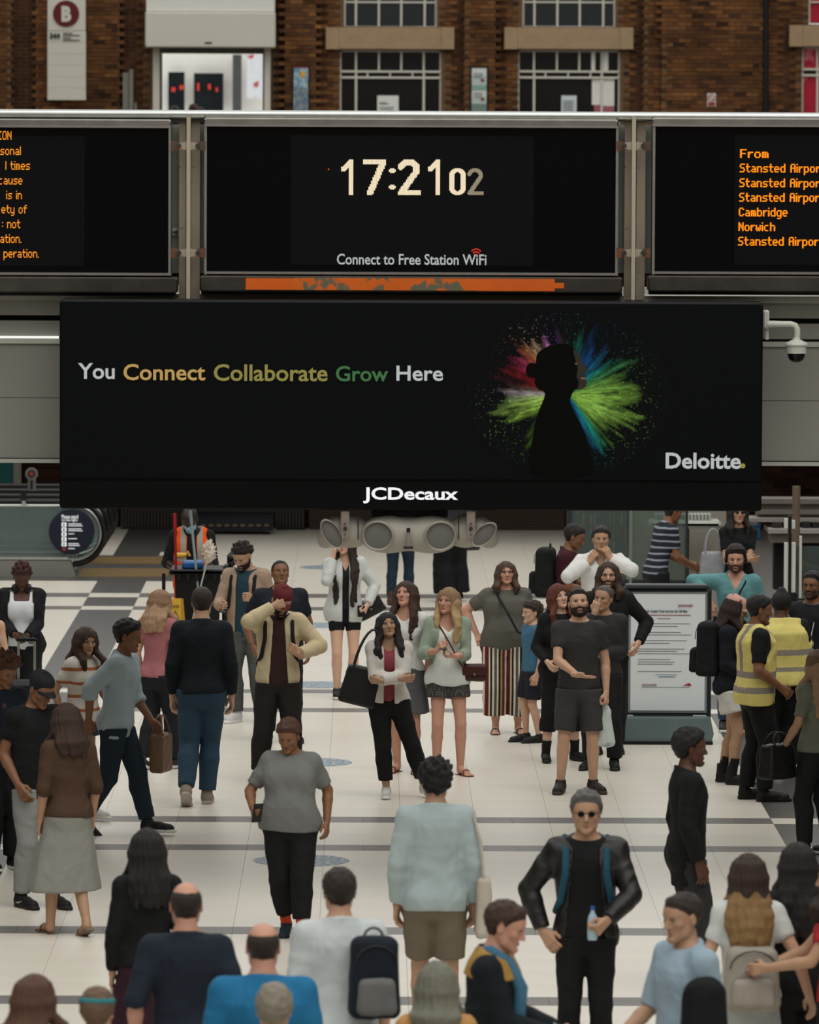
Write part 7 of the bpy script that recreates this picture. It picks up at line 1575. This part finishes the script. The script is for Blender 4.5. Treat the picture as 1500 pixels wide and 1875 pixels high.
for sx in (-.8, -.4, 0, .4, .8): MB().box((sx * tw / 2, -.30, 1.26), (.03, .05, .08)).build('rim_rib', M_bin, ct)
for sx in (-1, 1):
    MB().box((sx * (tw / 2 + .055), -.1, .98), (.12, .06, .05)).build('side_lug', M_bin, ct); MB().box((sx * (tw / 2 + .115), -.1, .75), (.035, .05, 1.06)).build('side_frame', M_bin, ct)
    MB().disc((sx * .22, .10), .10, -.33, -.28, 20).build('wheel', M_rubber, ct)
MB().box((-.05, -.05, 1.365), (38 * ub, .34, .07), .015).build('blue_tray', mat('blue plastic', '1c5a9a', .45), ct)
w_ = MB(); w_.box((.30, .05, 1.05), (.11, .30, .62), .03).box((.345, .0, 1.42), (.10, .26, .16), .05); w_.build('mop_wringer', mat('dark grey plastic', '2a2c2d', .5), ct)
MB().tube([(.36, .05, 1.36), (.43, -.02, 1.44), (.45, -.04, 1.52)], .016, 8).build('wringer_handle', mat('dark grey plastic', '2a2c2d', .5), ct, smooth=True)
def P3(px, py, Y=Yc): return at(px, py, Y)
def stick(name, label, a, b, r, m, cat='mop', col2=None, dz=None):
    pa, pb = P3(*a), P3(*b); e = empty(name, pb, label=label, cat=cat); MB().tube([(0, 0, 0), tuple((pa - pb) * .78), tuple(pa - pb)], [r, r, r], 10).build('handle', m, e, smooth=True); return e, pa, pb
e, pa, pb = stick('mop', 'mop with a long red handle standing in the cleaning cart', (320, 940, Yc - .45), (325, 1150, Yc - .45), .013, mat('red handle', '8e1820', .4)); MB().tube([tuple((pa - pb) * .86), tuple(pa - pb)], .017, 10).build('grip', mat('red grip', 'a01c22', .4), e, smooth=True)
e, pa, pb = stick('mop', 'mop with a long grey handle leaning in the middle of the cleaning cart', (348.5, 935, Yc - .5), (369, 1140, Yc - .5), .013, mat('grey handle', '8b9a9c', .4)); MB().tube([tuple((pa - pb) * .88), tuple(pa - pb)], .016, 10).build('grip', mat('grey grip', '7b8b8e', .4), e, smooth=True)
e, pa, pb = stick('feather_duster', 'white feather duster on a thin stick sticking up from the cleaning cart', (377.5, 1034, Yc - .55), (349, 1150, Yc - .55), .008, mat('white stick', 'b9b8b2', .5), 'duster')
c = P3(384, 1012, Yc - .55) - pb; F = Field([c[0] - .14, c[1] - .14, c[2] - .17], [c[0] + .14, c[1] + .14, c[2] + .17], .0065); rs = np.random.RandomState(3); F.ell(tuple(c), (.055, .055, .095), 0)
F.chain([tuple(P3(378, 1032, Yc - .55) - pb), tuple(c)], [.015, .04], .03)
for k in range(70):
    v = nrm(rs.normal(size=3)); a = np.array(c) + v * (.04, .04, .075); F.chain([a, a + (v * (.045, .045, .055)) + (0, 0, .012)], [.014, .004], .004)
V, Q = F.surface(); me = mesh_np('feathers', V, Q, None, True); me.materials.append(mat('cream feathers', 'cfc6b8', .9, var=.06)); link(bpy.data.objects.new('feathers', me), e)
e = empty('spray_bottle', P3(334, 1020, Yc - .3), label='yellow spray bottle lying on the blue tray', cat='bottle'); MB().tube([(-.055, 0, .015), (.02, 0, .018), (.045, 0, .03)], [.03, .026, .014], 12).build('bottle_body', mat('yellow plastic', 'd8a53a', .45), e, smooth=True); MB().tube([(.04, 0, .03), (.05, 0, .06), (.075, 0, .01)], .012, 8).build('trigger', mat('yellow plastic', 'd8a53a', .45), e, smooth=True)
# folded wet floor sign hung on the cart
Yw = 59.7; wf = empty('wet_floor_sign', at(325, 1182, Yw), label='yellow wet floor caution sign propped against the cleaning cart', cat='sign'); off = wf.location; M_yel = mat('yellow sign plastic', 'd3a83c', .5, var=.06)
A = [at(*q, Yw) - off for q in ((314.5, 1096), (331.5, 1096), (332, 1182), (308, 1182))]; B = [at(*q, Yw + .12) - off for q in ((331.5, 1096), (335.5, 1096.5), (342, 1180), (332, 1182))]
MB().add([tuple(p) for p in A] + [tuple(p + Vector((0, .02, 0))) for p in A], [(0, 1, 2, 3), (7, 6, 5, 4), (0, 4, 5, 1), (1, 5, 6, 2), (2, 6, 7, 3), (3, 7, 4, 0)]).build('front_board', M_yel, wf)
A2 = [A[1], B[1], B[2], A[2]]; MB().add([tuple(p + Vector((.002, .0, 0))) for p in A2] + [tuple(p + Vector((0, .03, 0))) for p in A2], [(0, 1, 2, 3), (7, 6, 5, 4), (0, 4, 5, 1), (1, 5, 6, 2), (2, 6, 7, 3), (3, 7, 4, 0)]).build('side_board', mat('yellow sign plastic b', 'bf9430', .5), wf)
ink = mat('sign ink', '2a2419', .7); text_at('CAUTION', 316, 1108, 328, 1112.5, Yw - .01, ink, wf, .01, off=off); text_at('WET', 314, 1144, 327, 1151, Yw - .01, ink, wf, .02, off=off); text_at('FLOOR', 313, 1153, 329, 1160, Yw - .01, ink, wf, .02, off=off)
tri = [at(*q, Yw - .008) - off for q in ((321, 1119), (313.5, 1133), (328.5, 1133))]; MB().tube([tuple(tri[0]), tuple(tri[1]), tuple(tri[2]), tuple(tri[0])], .0035, 6).build('warning_triangle', ink, wf)

# suitcase beside the woman looking at her phone
Ysu = 55.5; q = gp(48, 238 + 63140 / Ysu, 0); e = empty('suitcase', q, label='dark suitcase with a tall silver pull handle in front of the woman with headphones', cat='suitcase')
MB().box((0, 0, .36), (.38, .24, .60), .04).build('case_shell', mat('dark suitcase shell', '15181d', .5), e)
for sx in (-.075, .075): MB().tube([(sx, .06, .62), (sx, .06, 1.02)], .011, 8).build('pull_tube', M_chrome, e, smooth=True)
MB().box((0, .06, 1.03), (.19, .04, .035), .01).build('pull_grip', M_blackmat, e)
for sx in (-.14, .14): MB().disc((sx, .03), .03, -.10, -.07, 14).build('wheel', M_rubber, e)

# poster stand
Yp = 56.3; ps = empty('poster_stand', gp(1221, 238 + 63140 / Yp), label='free-standing dark framed poster board with a printed notice on a curved base', cat='sign'); off = ps.location
M_fr = mat('dark grey frame', '23282a', .4, var=.1); pxpart('frame_body', 1140, 1074, 1303, 1326, Yp, .12, M_fr, ps, bev=.03)
pxpart('header_rail', 1146, 1070.5, 1297, 1078, Yp - .03, .16, mat('header rail', '3a4142', .4), ps, bev=.01)
pxpart('sheet', 1155, 1088, 1291, 1301, Yp - .012, .01, mat('poster paper', 'e2e8ea', .35, var=.03, spec=.4), ps); pxpart('inner_edge', 1151, 1084, 1295, 1305, Yp - .006, .01, mat('grey inner edge', '7f8687', .5), ps)
pxpart('maker_plate', 1269, 1309.5, 1293.5, 1318, Yp - .01, .01, mat('silver plate', 'b5b8b0', .4), ps, bev=.01); pxpart('maker_plate', 1149, 1309, 1160, 1317, Yp - .01, .01, mat('silver plate', 'b5b8b0', .4), ps, bev=.01)
pr = MB(); rng = random.Random(5)
text_at('Greater Anglia Train Service Until Further Notice'[:0] or 'Greater Anglia Train Service for 20 May', 1173.5, 1117, 1259.5, 1121.5, Yp - .016, mat('print dark', '3a3f44', .7), ps, .012, off=off)
for yy in (1141.5, 1146.5, 1157.5, 1162, 1172.5, 1177.5, 1188, 1192, 1196.5, 1207, 1211.5, 1215.5, 1229): pxbox(pr, 1168, yy, rng.randint(1225, 1267), yy + 1.1, Yp - .014, .003)
pxbox(pr, 1200, 1235, 1240, 1236, Yp - .014, .003); pxbox(pr, 1176, 1258, 1262, 1258.6, Yp - .014, .003)
pr.v = [(a - off[0], b - off[1], c - off[2]) for a, b, c in pr.v]; pr.build('print', mat('print grey', '70777d', .7), ps, kind='stuff')
for (a, b, c_, d, cc_) in ((1169, 1126, 1265, 1127.3, 'a06a72'), (1204, 1132, 1228, 1133.3, 'a06a72'), (1206, 1238.5, 1236, 1240, '4f7f9a')): pxpart('printed_line', a, b, c_, d, Yp - .015, .003, mat('print ' + cc_, cc_, .7), ps)
text_at('greateranglia', 1242, 1106, 1269, 1111, Yp - .016, mat('print a8505a', 'a8505a', .7), ps, .01, off=off); text_at('greateranglia', 1176, 1251.5, 1203, 1256, Yp - .016, mat('print a8707a', 'a8707a', .7), ps, .01, off=off)
lz = [at(*q, Yp - .016) - off for q in ((1250, 1256), (1258, 1252), (1262, 1250.5), (1267, 1254), (1262, 1256.5), (1258, 1255))]; MB().prism([(p.x, p.z) for p in lz], 1, lz[0].y - .002, lz[0].y).build('red_logo', mat('print b03040', 'b03040', .7), ps)
pb_ = MB(); c0 = at(1221, 1350, Yp) - off; prof = [(-.40, .245), (.40, .245), (.43, .10), (.41, .03), (-.41, .03), (-.43, .10)]
pb_.prism([(a + c0.x, b) for a, b in prof], 1, -.20, .30).build('stand_base', mat('blue-grey base', '5f7072', .35, var=.2, scale=3), ps); MB().box((c0.x, .05, .015), (.84, .54, .03)).build('base_foot', M_blackmat, ps)

# stall and glass booth at the back right
Yk = 69.0
bo_ = at_thing('glass_booth', 1150, 1120, Yk, 'glass-walled booth with racks of leaflets behind the white-shirted man', 'booth'); bo_.location.z = 0
M_dkfr = mat('booth frame', '24282a', .5); M_gg = mat('booth grey glass', '9aaaa4', .08, trans=.85, spec=.5)
pxpart('frame_post', 1037.5, 900, 1046, 1112, Yk - .1, .1, M_dkfr, bo_); pxpart('frame_post', 1152, 900, 1158, 1112, Yk - .1, .1, mat('pale booth frame', '6b7370', .5), bo_); pxpart('frame_post', 1256, 900, 1260, 1112, Yk - .1, .1, M_dkfr, bo_)
pxpart('glass_wall', 1046, 900, 1152, 1100, Yk - .05, .02, M_gg, bo_); pxpart('glass_wall', 1158, 900, 1256, 1100, Yk - .05, .02, M_gg, bo_)
pxpart('sill', 1037, 1062, 1260, 1070, Yk - .08, .1, M_dkfr, bo_); pxpart('lower_panel', 1037, 1070, 1260, 1150, Yk - .04, .06, mat('booth panel', '4c5351', .6), bo_)
pxpart('inner_wall', 1158, 900, 1330, 1062, Yk + 3.2, .05, mat('booth inner wall', '8b867c', .7, var=.25, scale=1.5), bo_); rng = random.Random(9)
rk = at_thing('leaflet_rack', 1095, 1030, Yk + .6, 'tall rack of coloured leaflets inside the glass booth', 'rack'); pxpart('back_panel', 1048, 880, 1148, 1139, Yk + 1.0, .05, mat('rack back', '6b645c', .7), rk)
for i in range(14):
    x0 = 1050 + 7 * i
    pxpart('rack_upright', x0, 885, x0 + 1.4, 1060, Yk + .8, .05, M_dkfr, rk)
    for j in range(4): pxpart('leaflet', x0 + 1.8, 915 + 26 * j, x0 + 6.4, 936 + 26 * j, Yk + .85, .02, mat('leaflet %d' % rng.randint(0, 5), ['a9a29a', '8a5a50', '5a6a7a', 'b8a890', '74705f', 'c4bfb6'][rng.randint(0, 5)], .6), rk)
aw = at_thing('slatted_awning', 1255, 968, Yk + 3, 'pale slatted awning inside the booth beneath the advert board', 'awning')
for k in range(16): pxpart('awning_slat', 1200 + 6.5 * k, 942, 1204.5 + 6.5 * k, 953, Yk + 2.5, .3, mat('awning white', 'a7aaa4', .6), aw)
pxpart('awning_post', 1258, 968, 1262, 1120, Yk + 2.6, .06, M_dkfr, aw); pxpart('awning_tray', 1190, 954, 1322, 968, Yk + 2.4, .5, mat('awning white', 'a7aaa4', .6), aw, bev=.03)
sl = at_thing('market_stall', 1450, 1080, Yk + 2, 'grey market stall with shelves and a canopy beyond the right-hand group', 'stall'); sl.location.z = 0
M_can = mat('stall canopy cloth', '6a6660', .8, var=.2, scale=3, bump=.3); M_shf = mat('stall shelf', '77716a', .7, var=.2)
for k in range(4): pxpart('canopy_fold', 1388, 914 + 9.5 * k, 1560, 923 + 9.5 * k, Yk + 1.6 + .06 * (k % 2), .5, M_can, sl)
pxpart('canopy_lip', 1362, 949, 1560, 956, Yk + 1.5, .5, mat('canopy lip', '8c8780', .7), sl); pxpart('counter_top', 1408, 969, 1560, 977, Yk + 1.2, .8, mat('stall top', '95908a', .6), sl); pxpart('counter_front', 1412, 978, 1560, 994, Yk + 1.3, .6, M_shf, sl)
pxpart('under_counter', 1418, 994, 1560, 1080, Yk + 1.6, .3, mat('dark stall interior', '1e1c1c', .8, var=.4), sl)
for i, (x0, x1, y0, y1, cc_) in enumerate(((1416, 1432, 957, 969, '2a2724'), (1436, 1452, 958, 969, '5a4a40'), (1470, 1484, 956, 969, '1b1c1e'), (1488, 1500, 957, 969, '15181a'), (1366, 1388, 955, 961, '5b5a56'))): pxpart('stacked_goods', x0, y0, x1, y1, Yk + 1.35, .3, mat('goods ' + cc_, cc_, .7), sl)
e = at_thing('storage_crate', 1382, 984, 84.4, 'bright blue crate on the floor beside the grey market stall', 'crate'); pxpart('crate_body', 1374, 963, 1392, 986, 84.4, .3, mat('blue crate', '17567c', .5), e); pxpart('crate_rim', 1373, 960, 1393, 963.5, 84.38, .34, mat('blue crate', '17567c', .5), e)
e = at_thing('stall_pole', 1458, 960, Yk - 1.4, 'tall brown pole rising through the stall canopy at the right', 'pole'); e.location.z = 0; b0 = at(1458, 1150, Yk - 1.4); MB().tube([(0, 0, 0), (0, 0, 1.75)], .045, 12).build('pole_shaft', mat('brown pole', '6a5a4c', .6), e, smooth=True)
MB().tube([(-.02, -.05, 1.04), (-.12, -.08, .92), (.02, -.1, .88), (.35, -.08, .80)], [.02, .03, .03, .02], 8).build('pole_bracket', mat('brown bracket', '4a3c32', .7), e, smooth=True)
gw_ = at_thing('lit_gate', 1447, 1110, 62.0, 'pair of white lit gate posts with black edging behind the hi-vis workers', 'gate'); gw_.location.z = 0
Wl = mat('white gate post', 'd5d6ce', .4, var=.03)
for (a, b) in ((1436.5, 1443.5), (1449, 1456.5)): pxpart('white_post', a, 994, b, 1180, 62.0, .1, Wl, gw_)
pxpart('black_post', 1443.6, 945, 1449, 1200, 61.98, .12, M_blackmat, gw_); pxpart('white_cap', 1437, 950, 1443.5, 967, 62.0, .1, Wl, gw_); pxpart('white_cap', 1449, 953, 1456, 968, 62.0, .1, Wl, gw_); pxpart('thin_post', 1464, 982, 1468, 1180, 62.1, .08, Wl, gw_); pxpart('gate_rail', 1400, 1096, 1540, 1099.5, 62.05, .06, M_dark_steel, gw_)
pxpart('latch_box', 1448, 1086, 1460, 1122, 61.85, .12, M_blackmat, gw_); pxpart('gate_panel', 1457, 1000, 1540, 1095, 62.2, .02, M_gg, gw_)
